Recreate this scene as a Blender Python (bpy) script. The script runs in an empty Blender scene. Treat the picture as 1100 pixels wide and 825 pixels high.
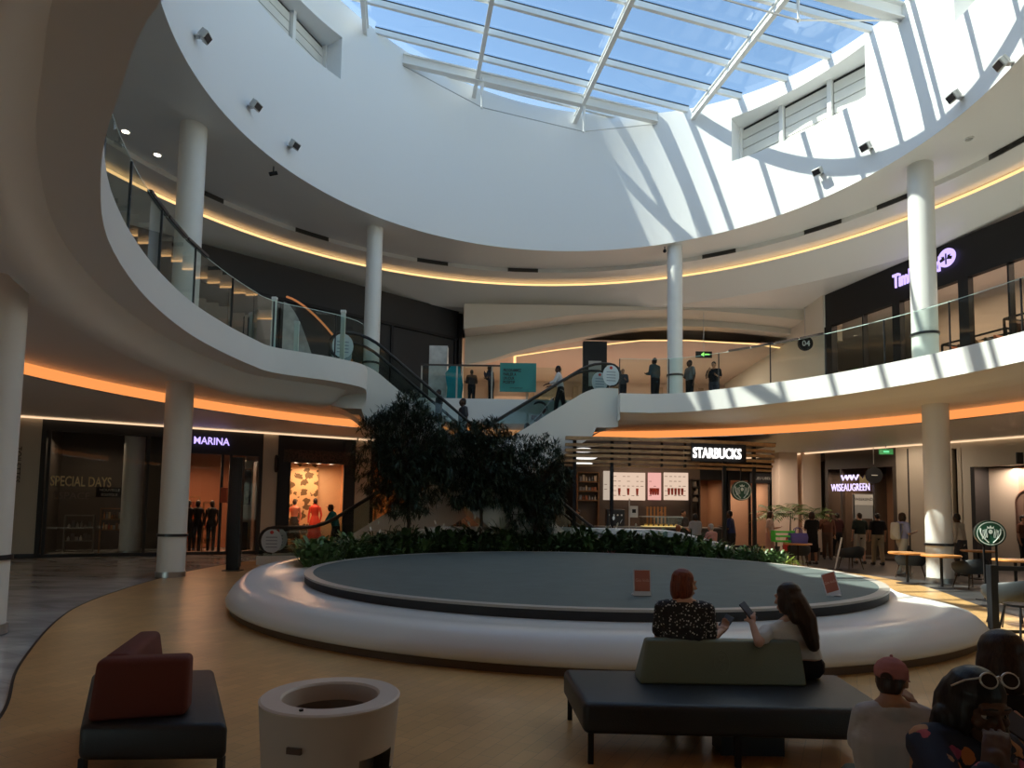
import bpy, bmesh, math, random
from mathutils import Vector, Matrix, geometry
import mathutils
random.seed(7)
S=bpy.context.scene; COL=S.collection
PI=math.pi
# ---------------------------------------------------------------- camera model (1100x825)
CF,CP,CR,CCX,CCY,CH=690.0,4.0,0.9,550.0,500.0,1.6
def ray(px,py):
    x=(px-CCX)/CF; y=-(py-CCY)/CF; r=math.radians(CR); p=math.radians(CP)
    xl=x*math.cos(r)-y*math.sin(r); yl=x*math.sin(r)+y*math.cos(r)
    return Vector((xl, math.cos(p)-yl*math.sin(p), math.sin(p)+yl*math.cos(p)))
def PZ(px,py,z):
    d=ray(px,py); t=(z-CH)/d.z; return Vector((d.x*t,d.y*t,z))
def PY(px,py,Y):
    d=ray(px,py); t=Y/d.y; return Vector((d.x*t,Y,CH+d.z*t))
# ---------------------------------------------------------------- materials
MATS={}
def mat(name,c,rough=.5,metal=0,spec=.5,emit=None,es=0,var=0,vscale=8,bump=0,bscale=40,coat=0):
    if name in MATS: return MATS[name]
    m=bpy.data.materials.new(name); m.use_nodes=True; nt=m.node_tree; b=nt.nodes['Principled BSDF']
    b.inputs['Base Color'].default_value=(*c,1); b.inputs['Roughness'].default_value=rough
    b.inputs['Metallic'].default_value=metal; b.inputs['Specular IOR Level'].default_value=spec
    b.inputs['Coat Weight'].default_value=coat; b.inputs['Coat Roughness'].default_value=.1
    if emit: b.inputs['Emission Color'].default_value=(*emit,1); b.inputs['Emission Strength'].default_value=es
    if var or bump:
        tc=nt.nodes.new('ShaderNodeTexCoord')
    if var:
        n=nt.nodes.new('ShaderNodeTexNoise'); n.inputs['Scale'].default_value=vscale; n.inputs['Detail'].default_value=5
        nt.links.new(tc.outputs['Object'],n.inputs['Vector'])
        r=nt.nodes.new('ShaderNodeValToRGB'); r.color_ramp.elements[0].position=.3; r.color_ramp.elements[1].position=.7
        r.color_ramp.elements[0].color=(*[v*(1-var) for v in c],1); r.color_ramp.elements[1].color=(*[min(1,v*(1+var)) for v in c],1)
        nt.links.new(n.outputs['Fac'],r.inputs['Fac']); nt.links.new(r.outputs['Color'],b.inputs['Base Color'])
    if bump:
        n=nt.nodes.new('ShaderNodeTexNoise'); n.inputs['Scale'].default_value=bscale; n.inputs['Detail'].default_value=4
        nt.links.new(tc.outputs['Object'],n.inputs['Vector'])
        bp=nt.nodes.new('ShaderNodeBump'); bp.inputs['Strength'].default_value=bump; bp.inputs['Distance'].default_value=.01
        nt.links.new(n.outputs['Fac'],bp.inputs['Height']); nt.links.new(bp.outputs['Normal'],b.inputs['Normal'])
    MATS[name]=m; return m
def glassmat(name,tint,gloss=.1,rough=.02,fr=.6):
    if name in MATS: return MATS[name]
    m=bpy.data.materials.new(name); m.use_nodes=True; nt=m.node_tree; nt.nodes.clear()
    o=nt.nodes.new('ShaderNodeOutputMaterial'); mx=nt.nodes.new('ShaderNodeMixShader')
    t=nt.nodes.new('ShaderNodeBsdfTransparent'); t.inputs['Color'].default_value=(*tint,1)
    g=nt.nodes.new('ShaderNodeBsdfGlossy'); g.inputs['Roughness'].default_value=rough
    lw=nt.nodes.new('ShaderNodeLayerWeight'); lw.inputs['Blend'].default_value=.25
    mu=nt.nodes.new('ShaderNodeMath'); mu.operation='MULTIPLY_ADD'; mu.inputs[1].default_value=fr; mu.inputs[2].default_value=gloss
    nt.links.new(lw.outputs['Fresnel'],mu.inputs[0]); nt.links.new(mu.outputs[0],mx.inputs['Fac'])
    nt.links.new(t.outputs[0],mx.inputs[1]); nt.links.new(g.outputs[0],mx.inputs[2]); nt.links.new(mx.outputs[0],o.inputs['Surface'])
    MATS[name]=m; return m
def emat(name,c,s):
    if name in MATS: return MATS[name]
    m=bpy.data.materials.new(name); m.use_nodes=True; nt=m.node_tree; nt.nodes.clear()
    o=nt.nodes.new('ShaderNodeOutputMaterial'); e=nt.nodes.new('ShaderNodeEmission')
    e.inputs['Color'].default_value=(*c,1); e.inputs['Strength'].default_value=s
    nt.links.new(e.outputs[0],o.inputs['Surface']); MATS[name]=m; return m
WHITE=mat('white_paint',(.80,.80,.78),.55,bump=.02)
DRUM=mat('white_drum_plaster',(.83,.84,.84),.6,bump=.03,bscale=15)
SOFFIT=mat('white_soffit_paint',(.82,.80,.76),.5)
CEILM=mat('upper_ceiling_paint',(.82,.81,.78),.25,spec=.5)
BEIGE=mat('beige_wall',(.55,.50,.43),.6)
CREAM=mat('cream_bulkhead',(.66,.62,.54),.6)
STEEL=mat('brushed_steel',(.5,.5,.5),.35,1,bump=.03)
DARKSTEEL=mat('dark_metal',(.05,.05,.055),.35,.6)
WHITESTEEL=mat('white_painted_steel',(.82,.82,.80),.4)
BLACK=mat('black_paint',(.010,.010,.012),.5,spec=.3)
BLACKM=mat('matte_black_panel',(.02,.02,.022),.6)
RUBBER=mat('black_rubber',(.02,.02,.02),.5)
CHAR=mat('charcoal_wall',(.03,.03,.033),.55)
GLASS=glassmat('balustrade_glass',(.78,.88,.84),.02,fr=.35)
GEDGE=mat('glass_edge_green',(.55,.72,.66),.2)
SHOPGLASS=glassmat('shop_glass',(.85,.86,.85),.02,fr=.3)
SKYGLASS=glassmat('skylight_glass',(.70,.79,.76),.0,fr=.10)
LEDU=emat('upper_led_strip',(1,.58,.24),1.15)
LEDC=emat('amber_cove_light',(1,.33,.09),.74)
LEDT=emat('thin_soffit_light',(1,.66,.40),.8)
SIGNV=emat('violet_sign_light',(.52,.40,1),1.1)
SIGNW=emat('white_sign_light',(1,.97,.93),1.6)
# ---------------------------------------------------------------- object helpers
def tag(o,label=None,cat=None,group=None,kind=None):
    if label: o['label']=label
    if cat: o['category']=cat
    if group: o['group']=group
    if kind: o['kind']=kind
    return o
def thing(name,label,cat,loc=(0,0,0),rz=0,group=None):
    o=bpy.data.objects.new(name,None); COL.objects.link(o); o.location=loc; o.rotation_euler=(0,0,rz); o.empty_display_size=.1
    return tag(o,label,cat,group)
class MB:
    """collects shapes and links them as one mesh object"""
    def __init__(s): s.v=[]; s.f=[]
    def add(s,vs,fs):
        n=len(s.v); s.v+= [Vector(v) for v in vs]; s.f+=[tuple(i+n for i in f) for f in fs]; return s
    def box(s,c,size,M=None):
        x,y,z=[q/2 for q in size]; vs=[Vector((a*x,b*y,d*z)) for a in(-1,1) for b in(-1,1) for d in(-1,1)]
        if M is not None: vs=[M@v for v in vs]
        vs=[v+Vector(c) for v in vs]
        return s.add(vs,[(0,1,3,2),(4,6,7,5),(0,4,5,1),(2,3,7,6),(0,2,6,4),(1,5,7,3)])
    def rbox(s,c,size,r=.02,M=None,seg=3):
        bm=bmesh.new(); bmesh.ops.create_cube(bm,size=1)
        for v in bm.verts: v.co=Vector((v.co.x*size[0],v.co.y*size[1],v.co.z*size[2]))
        bmesh.ops.bevel(bm,geom=bm.edges[:],offset=r,segments=seg,affect='EDGES',profile=.5)
        vs=[(M@v.co if M is not None else v.co)+Vector(c) for v in bm.verts]; bm.verts.index_update()
        s.add(vs,[[v.index for v in f.verts] for f in bm.faces]); bm.free(); return s
    def bar(s,a,b,w,h=None,up=(0,0,1)):
        a=Vector(a);b=Vector(b);h=h or w; d=(b-a); L=d.length; d.normalize(); u=Vector(up)
        if abs(d.dot(u))>.98: u=Vector((1,0,0))
        x=d.cross(u).normalized(); z=x.cross(d).normalized()
        vs=[p+x*i*w/2+z*j*h/2 for p in(a,b) for i,j in((-1,-1),(1,-1),(1,1),(-1,1))]
        return s.add(vs,[(0,1,2,3),(7,6,5,4),(0,4,5,1),(1,5,6,2),(2,6,7,3),(3,7,4,0)])
    def cyl(s,a,b,r1,r2=None,n=24):
        return s.tube([a,b],[r1,r1 if r2 is None else r2],n)
    def tube(s,path,r,n=12,closed=False,caps=True):
        P=[Vector(p) for p in path]; R=r if isinstance(r,(list,tuple)) else [r]*len(P); rings=[]
        up=Vector((0,0,1)); prev=None; m=len(P)
        for i,p in enumerate(P):
            if closed: d=(P[(i+1)%m]-P[i-1])
            else: d=(P[min(i+1,m-1)]-P[max(i-1,0)])
            d.normalize()
            if prev is None:
                x=d.orthogonal().normalized() if abs(d.z)>.95 else d.cross(up).normalized()
            else:
                x=(prev-d*prev.dot(d)).normalized()
            prev=x; y=d.cross(x)
            rings.append([p+(x*math.cos(2*PI*k/n)+y*math.sin(2*PI*k/n))*R[i] for k in range(n)])
        return s.loft(rings,True,closed,caps)
    def loft(s,rings,wrap=True,closed=False,caps=False):
        n=len(rings[0]); m=len(rings); vs=[v for r in rings for v in r]; fs=[]
        for i in range(m if closed else m-1):
            for k in range(n if wrap else n-1):
                a=i*n+k;b=i*n+(k+1)%n;c=((i+1)%m)*n+(k+1)%n;d=((i+1)%m)*n+k; fs.append((a,b,c,d))
        if caps and not closed: fs.append(tuple(range(n))[::-1]); fs.append(tuple((m-1)*n+k for k in range(n)))
        return s.add(vs,fs)
    def lathe(s,prof,c=(0,0,0),n=48,a0=0,a1=2*PI):
        full=abs(a1-a0-2*PI)<1e-6; k=n if full else n+1; c=Vector(c)
        rings=[[c+Vector((r*math.cos(a0+(a1-a0)*i/n),r*math.sin(a0+(a1-a0)*i/n),z)) for r,z in prof] for i in range(k)]
        return s.loft(rings,False,full)
    def prism(s,poly,z0,z1):
        n=len(poly); vs=[(p[0],p[1],z0) for p in poly]+[(p[0],p[1],z1) for p in poly]
        return s.add(vs,[tuple(range(n))[::-1],tuple(range(n,2*n))]+[(i,(i+1)%n,n+(i+1)%n,n+i) for i in range(n)])
    def extr(s,pts,d):
        n=len(pts); d=Vector(d); P=[Vector(p) for p in pts]; vs=P+[p+d for p in P]
        return s.add(vs,[tuple(range(n))[::-1],tuple(range(n,2*n))]+[(i,(i+1)%n,n+(i+1)%n,n+i) for i in range(n)])
    def sph(s,c,r,n=16,M=None):
        r=r if isinstance(r,(tuple,list)) else (r,r,r); c=Vector(c); rings=[]
        for i in range(n//2+1):
            th=max(.01,min(PI-.01,PI*i/(n//2))); ring=[]
            for k in range(n):
                v=Vector((r[0]*math.sin(th)*math.cos(2*PI*k/n),r[1]*math.sin(th)*math.sin(2*PI*k/n),r[2]*math.cos(th)))
                ring.append(c+(M@v if M is not None else v))
            rings.append(ring)
        return s.loft(rings,True,False,True)
    def polyhole(s,outer,holes,z,flip=False):
        polys=[[Vector((p[0],p[1],0)) for p in q] for q in [outer]+holes]
        tri=geometry.tessellate_polygon(polys); flat=[v for q in polys for v in q]
        return s.add([(v.x,v.y,z) for v in flat],[t if not flip else t[::-1] for t in tri])
    def build(s,name,m,parent=None,local=False,smooth=None,own=None):
        me=bpy.data.meshes.new(name); vs=s.v; loc=Vector((0,0,0))
        if not local:
            if parent is not None:
                r=parent
                base=r.matrix_world_loc if hasattr(r,'matrix_world_loc') else worldloc(r)
                vs=[v-base for v in vs]
            elif own is not False:
                xs=[v.x for v in vs]; ys=[v.y for v in vs]; zs=[v.z for v in vs]
                loc=Vector(((min(xs)+max(xs))/2,(min(ys)+max(ys))/2,min(zs))) if own is None else Vector(own)
                vs=[v-loc for v in vs]
        me.from_pydata([tuple(v) for v in vs],[],s.f); me.validate()
        bm=bmesh.new(); bm.from_mesh(me); bmesh.ops.recalc_face_normals(bm,faces=bm.faces[:])
        if smooth is not None:
            ang=math.radians(smooth)
            for f in bm.faces: f.smooth=True
            for e in bm.edges:
                if len(e.link_faces)==2 and e.calc_face_angle(0)>ang: e.smooth=False
        bm.to_mesh(me); bm.free()
        me.materials.append(m); o=bpy.data.objects.new(name,me); COL.objects.link(o); o.location=loc
        if parent is not None: o.parent=parent
        return o
def worldloc(o):
    v=Vector(o.location)
    while o.parent is not None: o=o.parent; v+=Vector(o.location)
    return v
def kids(o): return [c for c in bpy.data.objects if c.parent==o]
KID={}
def copy_tree(o,loc=None,rz=None,label=None,group=None,parent=None,scale=None):
    c=o.copy(); COL.objects.link(c)
    if parent is not None: c.parent=parent
    if loc is not None: c.location=loc
    if rz is not None: c.rotation_euler=(0,0,rz)
    if scale is not None: c.scale=(scale,)*3 if not isinstance(scale,tuple) else scale
    if label: c['label']=label
    if group: c['group']=group
    for ch in list(o.children): copy_tree(ch,parent=c)
    return c
def struct(o,label=None): o['kind']='structure'; return o
def textmesh(txt,size,depth,bold=0.0,spacing=1.0,align='CENTER'):
    cu=bpy.data.curves.new('t','FONT'); cu.body=txt; cu.size=size; cu.extrude=depth/2; cu.offset=bold; cu.align_x=align; cu.align_y='CENTER'; cu.space_character=spacing; cu.resolution_u=3
    o=bpy.data.objects.new('t',cu); COL.objects.link(o); dg=bpy.context.evaluated_depsgraph_get(); dg.update()
    me=bpy.data.meshes.new_from_object(o.evaluated_get(dg)); vs=[v.co.copy() for v in me.vertices]; fs=[tuple(p.vertices) for p in me.polygons]
    bpy.data.objects.remove(o); bpy.data.curves.remove(cu); bpy.data.meshes.remove(me); return vs,fs
def text(name,txt,c,right,size,m,parent=None,depth=.02,bold=0,spacing=1.0,up=(0,0,1),width=None,shear=0):
    """letters standing at c, reading along 'right'"""
    vs,fs=textmesh(txt,size,depth,bold,spacing); right=Vector(right).normalized(); up=Vector(up).normalized(); nrm=right.cross(up)
    if width:
        w=max(v.x for v in vs)-min(v.x for v in vs); k=width/w
        for v in vs: v.x*=k
    b=MB(); b.add([Vector(c)+right*(v.x+shear*v.y)+up*v.y+nrm*v.z for v in vs],fs)
    return b.build(name,m,parent)
def spline(pts,n=8,closed=False):
    P=[Vector((p[0],p[1],0)) for p in pts]; m=len(P); out=[]
    for i in range(m if closed else m-1):
        p0=P[(i-1)%m] if closed or i>0 else P[0]; p1=P[i]; p2=P[(i+1)%m]; p3=P[(i+2)%m] if closed or i+2<m else P[-1]
        for k in range(n):
            t=k/n; out.append(.5*((2*p1)+(p2-p0)*t+(2*p0-5*p1+4*p2-p3)*t*t+(3*p1-p0-3*p2+p3)*t**3))
    if not closed: out.append(P[-1])
    return [(v.x,v.y) for v in out]
def circle(cx,cy,r,n=96): return [(cx+r*math.cos(2*PI*k/n),cy+r*math.sin(2*PI*k/n)) for k in range(n)]
def offs(path,d,closed=False):
    """offset an open plan path to its left by d"""
    out=[]; m=len(path)
    for i in range(m):
        a=Vector(path[(i-1)%m] if closed or i>0 else path[0]); b=Vector(path[(i+1)%m] if closed or i<m-1 else path[-1])
        t=(b-a).normalized(); n=Vector((-t.y,t.x)); dd=d(i/(m-1)) if callable(d) else d
        out.append((path[i][0]+n.x*dd,path[i][1]+n.y*dd))
    return out
# ================================================================= FLOORS
def brickfloor():
    m=bpy.data.materials.new('brown_paver_floor'); m.use_nodes=True; nt=m.node_tree; b=nt.nodes['Principled BSDF']
    tc=nt.nodes.new('ShaderNodeTexCoord'); mp=nt.nodes.new('ShaderNodeMapping'); mp.inputs['Rotation'].default_value=(0,0,math.radians(-62))
    br=nt.nodes.new('ShaderNodeTexBrick'); br.inputs['Scale'].default_value=1; br.inputs['Brick Width'].default_value=.22; br.inputs['Row Height'].default_value=.11
    br.inputs['Mortar Size'].default_value=.0025; br.inputs['Mortar Smooth'].default_value=.6
    br.inputs['Color1'].default_value=(.62,.39,.165,1); br.inputs['Color2'].default_value=(.54,.335,.14,1); br.inputs['Mortar'].default_value=(.32,.22,.11,1)
    n=nt.nodes.new('ShaderNodeTexNoise'); n.inputs['Scale'].default_value=1.1; n.inputs['Detail'].default_value=6
    mx=nt.nodes.new('ShaderNodeMix'); mx.data_type='RGBA'; mx.blend_type='MULTIPLY'; mx.inputs[0].default_value=.55
    r=nt.nodes.new('ShaderNodeValToRGB'); r.color_ramp.elements[0].color=(.72,.62,.55,1); r.color_ramp.elements[1].color=(1.15,1.1,1.05,1); r.color_ramp.elements[0].position=.3; r.color_ramp.elements[1].position=.7
    L=nt.links.new
    L(tc.outputs['Object'],mp.inputs['Vector']); L(mp.outputs[0],br.inputs['Vector']); L(tc.outputs['Object'],n.inputs['Vector']); L(n.outputs['Fac'],r.inputs['Fac'])
    L(br.outputs['Color'],mx.inputs[6]); L(r.outputs['Color'],mx.inputs[7]); L(mx.outputs[2],b.inputs['Base Color'])
    b.inputs['Roughness'].default_value=.30; b.inputs['Specular IOR Level'].default_value=.55
    bp=nt.nodes.new('ShaderNodeBump'); bp.inputs['Strength'].default_value=.15; bp.inputs['Distance'].default_value=.002
    iv=nt.nodes.new('ShaderNodeMath'); iv.operation='SUBTRACT'; iv.inputs[0].default_value=1; L(br.outputs['Fac'],iv.inputs[1]); L(iv.outputs[0],bp.inputs['Height']); L(bp.outputs['Normal'],b.inputs['Normal'])
    return m
def marble(name,c0,c1,scale,rough,tile=.6,vein=.5):
    m=bpy.data.materials.new(name); m.use_nodes=True; nt=m.node_tree; b=nt.nodes['Principled BSDF']; L=nt.links.new
    tc=nt.nodes.new('ShaderNodeTexCoord'); n=nt.nodes.new('ShaderNodeTexNoise'); n.inputs['Scale'].default_value=scale; n.inputs['Detail'].default_value=9; n.inputs['Distortion'].default_value=.8
    mp=nt.nodes.new('ShaderNodeMapping'); mp.inputs['Scale'].default_value=(.6,1.6,1); mp.inputs['Rotation'].default_value=(0,0,.4)
    r=nt.nodes.new('ShaderNodeValToRGB'); r.color_ramp.elements[0].position=.32; r.color_ramp.elements[1].position=.68
    r.color_ramp.elements[0].color=(*c0,1); r.color_ramp.elements[1].color=(*c1,1)
    L(tc.outputs['Object'],mp.inputs[0]); L(mp.outputs[0],n.inputs['Vector']); L(n.outputs['Fac'],r.inputs['Fac'])
    br=nt.nodes.new('ShaderNodeTexBrick'); br.offset=0; br.inputs['Scale'].default_value=1; br.inputs['Brick Width'].default_value=tile; br.inputs['Row Height'].default_value=tile
    br.inputs['Mortar Size'].default_value=.002; br.inputs['Color1'].default_value=(1,1,1,1); br.inputs['Color2'].default_value=(.84,.84,.85,1); br.inputs['Mortar'].default_value=(.5,.5,.5,1)
    mr=nt.nodes.new('ShaderNodeMapping'); mr.inputs['Rotation'].default_value=(0,0,.5); L(tc.outputs['Object'],mr.inputs[0]); L(mr.outputs[0],br.inputs['Vector'])
    mx=nt.nodes.new('ShaderNodeMix'); mx.data_type='RGBA'; mx.blend_type='MULTIPLY'; mx.inputs[0].default_value=1
    L(r.outputs['Color'],mx.inputs[6]); L(br.outputs['Color'],mx.inputs[7]); L(mx.outputs[2],b.inputs['Base Color'])
    b.inputs['Roughness'].default_value=rough; return m
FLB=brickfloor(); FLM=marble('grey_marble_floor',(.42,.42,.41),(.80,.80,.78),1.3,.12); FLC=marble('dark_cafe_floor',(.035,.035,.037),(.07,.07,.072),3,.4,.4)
brown=spline([(-3.0,3.2),(-3.8,4.93),(-4.82,6.45),(-6.18,8.89),(-6.95,10.8),(-7.55,13.5),(-7.85,16.2),(-7.6,19),(-6.2,21.8),(-3,24),(1.5,25),(5,24.9),(7,25.2),(8.9,26)],6)
brown+=spline([(8.9,26),(9.1,22.5),(9.55,18.8),(9.7,16.6),(9.46,14.58),(8.45,11.4),(8.1,9),(8.4,6.5),(9.5,4),(11,2),(12,-5)],6)
brown+=[(-.5,-5),(-1.0,-2),(-1.8,1)]
big=[(-26,-6),(26,-6),(26,40),(-26,40)]
b=MB(); b.polyhole(brown,[],0); struct(b.build('floor',FLB,own=(0,0,0)))
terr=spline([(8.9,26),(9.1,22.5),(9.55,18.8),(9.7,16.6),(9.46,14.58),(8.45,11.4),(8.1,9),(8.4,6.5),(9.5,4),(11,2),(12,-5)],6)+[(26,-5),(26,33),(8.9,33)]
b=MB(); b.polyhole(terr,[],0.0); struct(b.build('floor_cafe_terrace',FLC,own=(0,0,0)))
b=MB(); b.polyhole(big,[],-.012); b.box((0,17,-.1),(52,46,.17)); struct(b.build('floor_marble',FLM,own=(0,0,0)))
# thin dark joint where brown pavers meet marble
b=MB(); pth=spline([(-3.0,3.2),(-3.8,4.93),(-4.82,6.45),(-6.18,8.89),(-6.95,10.8),(-7.55,13.5),(-7.85,16.2),(-7.6,19),(-6.2,21.8),(-3,24),(1.5,25)],10)
A=offs(pth,.012); Bp=offs(pth,-.012); b.loft([[(p[0],p[1],.0),(p[0],p[1],.004),(q[0],q[1],.004),(q[0],q[1],0)] for p,q in zip(A,Bp)],True); struct(b.build('trim_floor_joint',BLACK,own=(0,0,0)))
# ================================================================= FIRST-FLOOR SLAB (void edge path, outward = left side walking this order)
VE=[(-3.85,16.7),(-3.8,15.95),(-4.35,15.2),(-5.40,14.35),(-5.62,13.6),(-5.74,12.34),(-5.70,10.9),(-5.34,9.04),(-4.66,7.15),(-3.75,5.6),(-2.95,4.55),(-2.12,3.63),(-.9,2.9),(.8,2.35),(3,2.15),(5.2,2.6),(7.4,3.8),(9,5.8),(9.9,8.3),(10.1,10.5),(9.79,12.3),(9.3,13.9),(8.48,15.54),(7.7,16.7),(6.82,17.65),(5.9,18.5),(5.04,19.1),(4.2,19.35)]
path=spline(VE,5)            # walks left side toward camera, round and up the right side
path=path+[(3.25,19.3)]
N=len(path)
back=[(3.25,20.75),(1.6,20.65),(-3.1,20.65),(-4.15,17.9)]
void=path+back
b=MB(); b.polyhole([(-30,-8),(30,-8),(30,42),(-30,42)],[void],5.2); struct(b.build('floor_upper',FLM,own=(0,0,5.2)))
def sweep(name,pth,prof,m,sm=40,closed=False):
    """prof: list of (outward offset, z) or functions of u; outward is to the right of the path direction here"""
    b=MB(); rings=[]; n=len(pth)
    offd=[]
    for j,(o,z) in enumerate(prof):
        offd.append((offs(pth,(lambda u,o=o:-(o(u) if callable(o) else o)),closed),z))
    for i in range(n):
        u=i/(n-1); rings.append([(q[i][0],q[i][1],z(u) if callable(z) else z) for q,z in offd])
    b.loft(rings,False,closed); return struct(b.build(name,m,own=(0,0,0),smooth=sm))
# orientation check: left of direction must point into the void, so outward offset is negative-left
def lipf(u):   # 1 on the left/near part of the ring, 0 on the right
    return max(0,min(1,(0.62-u)/.12))*max(0,min(1,(u-.01)/.05))
vis=[(0,5.2),(0,4.6)]
def zz(z0,z1): return lambda u:z0+(z1-z0)*lipf(u)
sweep('trim_balcony_fascia',path,[(.3,5.2),(0,5.2),(0,4.62)],WHITE)
sweep('trim_balcony_soffit',path,[(0,4.62),(.04,4.62),(.25,zz(4.58,4.61)),(.46,zz(4.55,4.58)),(.51,zz(4.53,4.45)),(.56,zz(4.52,4.39)),(.64,zz(4.48,4.27)),(.72,zz(4.46,4.19)),(.84,zz(4.43,4.13)),(.96,zz(4.41,4.13)),(1.05,zz(4.40,4.24)),(1.10,4.40)],SOFFIT)
bk=[(3.25,19.3)]+back+[(-3.85,16.7)]
b=MB()
for a,c in zip(bk[:-1],bk[1:]): b.add([(a[0],a[1],5.2),(c[0],c[1],5.2),(c[0],c[1],4.4),(a[0],a[1],4.4)],[(0,1,2,3)])
struct(b.build('trim_balcony_fascia_back',WHITE,own=(0,0,0)))
lip=offs(path,-1.09)
cx,cy,cr=1.58,10.9,11.5
cove=circle(cx,cy,cr,128)
b=MB(); b.polyhole(cove,[lip+[(3.25,20.75),(1.6,20.65),(-3.1,20.65)]],4.40,True); struct(b.build('ceiling',SOFFIT,own=(0,0,4.4)))
b=MB(); b.polyhole([(-28,-8),(28,-8),(28,42),(-28,42)],[circle(cx,cy,cr-.001,128)],4.14,True); struct(b.build('ceiling_shopfront',SOFFIT,own=(0,0,4.14)))
b=MB(); b.loft([[(p[0],p[1],4.16),(p[0],p[1],4.398)] for p in circle(cx,cy,cr-.01,128)],False,True); tag(b.build('cove_light',LEDC,own=(cx,cy,4.16)),'broad amber glowing cove band curving round the ground floor ceiling','light')
# ================================================================= UPPER CEILING AND DRUM
DX,DY,DR=1.56,13.2,8.27
UX,UY=.85,11.84
b=MB(); b.polyhole(circle(UX,UY,11.3,128),[circle(DX,DY,DR+.004,180)],10.5,True); struct(b.build('ceiling_upper',CEILM,own=(0,0,10.5)))
b=MB(); b.lathe([(11.3,10.5),(11.3,10.36),(12.2,10.30),(12.2,10.18),(12.45,10.10),(13.45,9.62),(13.5,9.60)],(UX,UY,0),128)
struct(b.build('ceiling_upper_step',CEILM,own=(0,0,9.6),smooth=20))
b=MB(); b.polyhole([(-30,-8),(30,-8),(30,42),(-30,42)],[circle(UX,UY,13.5,128)],9.60,True); struct(b.build('ceiling_upper_outer',CEILM,own=(0,0,9.6)))
b=MB(); b.lathe([(12.19,10.185),(12.13,10.185),(12.13,10.235),(12.19,10.235)],(UX,UY,0),128); 
tag(b.build('led_strip',LEDU,own=(UX,UY,10.18)),'thin warm glowing strip circling the upper ceiling','light')
# skylight plane
def SK(X): return 15.75-.14*X
def drum_z(a,top): return SK(DX+DR*math.cos(a)) if top else 10.5
# ================================================================= DRUM WALL with window recesses
# recess: (angle range, z range) on the drum surface
def on_drum(px,py):
    d=ray(px,py); ox,oy=-DX,-DY; a=d.x**2+d.y**2; bq=2*(ox*d.x+oy*d.y); c=ox*ox+oy*oy-DR*DR
    t=(-bq+math.sqrt(bq*bq-4*a*c))/(2*a); return math.atan2(d.y*t-DY,d.x*t-DX),CH+d.z*t
RC=[]
for (x0,y0),(x1,y1),(x2,y2),(x3,y3) in [((786,127),(929,47),(930,102),(786,174))]:
    q=[on_drum(*p) for p in((x0,y0),(x1,y1),(x2,y2),(x3,y3))]
    a_hi=(q[0][0]+q[3][0])/2; a_lo=(q[1][0]+q[2][0])/2
    RC.append((a_lo,a_hi,(q[2][1]+q[3][1])/2,(q[0][1]+q[1][1])/2))
w=RC[0][1]-RC[0][0]; zb,zt=RC[0][2],RC[0][3]
# the same recess repeats round the drum
for px,py in ((366,88),): 
    a,z=on_drum(366,85); RC.append((a,a+w,z,on_drum(366,39)[1]))
a,z=on_drum(1026,38); RC.append((a-w,a,zb,zt))
RC.append((RC[2][0]-.9-w,RC[2][0]-.9,zb,zt)); RC.append((RC[1][1]+.9,RC[1][1]+.9+w,zb,zt))
def norm(a):
    while a<0:a+=2*PI
    while a>=2*PI:a-=2*PI
    return a
b=MB(); n=360; angs=sorted(set([2*PI*i/n for i in range(n)]+[norm(x) for r in RC for x in r[:2]]))
def inrec(a):
    for r in RC:
        if norm(a-r[0])<norm(r[1]-r[0])-1e-6: return r
    return None
def pt(a,r,z): return Vector((DX+r*math.cos(a),DY+r*math.sin(a),z))
RD=.85
for i,a in enumerate(angs):
    c=angs[(i+1)%len(angs)]; mid=a+norm(c-a)/2; rr=inrec(mid)
    if rr is None: b.add([pt(a,DR,10.5),pt(c,DR,10.5),pt(c,DR,drum_z(c,1)),pt(a,DR,drum_z(a,1))],[(0,1,2,3)])
    else:
        z0,z1=rr[2],rr[3]
        b.add([pt(a,DR,10.5),pt(c,DR,10.5),pt(c,DR,z0),pt(a,DR,z0)],[(0,1,2,3)])
        b.add([pt(a,DR,z1),pt(c,DR,z1),pt(c,DR,drum_z(c,1)),pt(a,DR,drum_z(a,1))],[(0,1,2,3)])
        b.add([pt(a,DR,z0),pt(c,DR,z0),pt(c,DR+RD,z0),pt(a,DR+RD,z0)],[(0,1,2,3)])
        b.add([pt(a,DR,z1),pt(c,DR,z1),pt(c,DR+RD,z1),pt(a,DR+RD,z1)],[(0,1,2,3)])
for r in RC:
    for a in r[:2]: b.add([pt(a,DR,r[2]),pt(a,DR+RD,r[2]),pt(a,DR+RD,r[3]),pt(a,DR,r[3])],[(0,1,2,3)])
# outer face, bottom lip and roof upstand
for i,a in enumerate(angs):
    c=angs[(i+1)%len(angs)]
    b.add([pt(a,DR+1.0,10.5),pt(c,DR+1.0,10.5),pt(c,DR+1.0,drum_z(c,1)),pt(a,DR+1.0,drum_z(a,1))],[(0,1,2,3)])
    b.add([pt(a,DR,drum_z(a,1)),pt(c,DR,drum_z(c,1)),pt(c,DR+1.0,drum_z(c,1)),pt(a,DR+1.0,drum_z(a,1))],[(0,1,2,3)])
struct(b.build('wall_drum',DRUM,own=(DX,DY,10.5),smooth=30))
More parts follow.
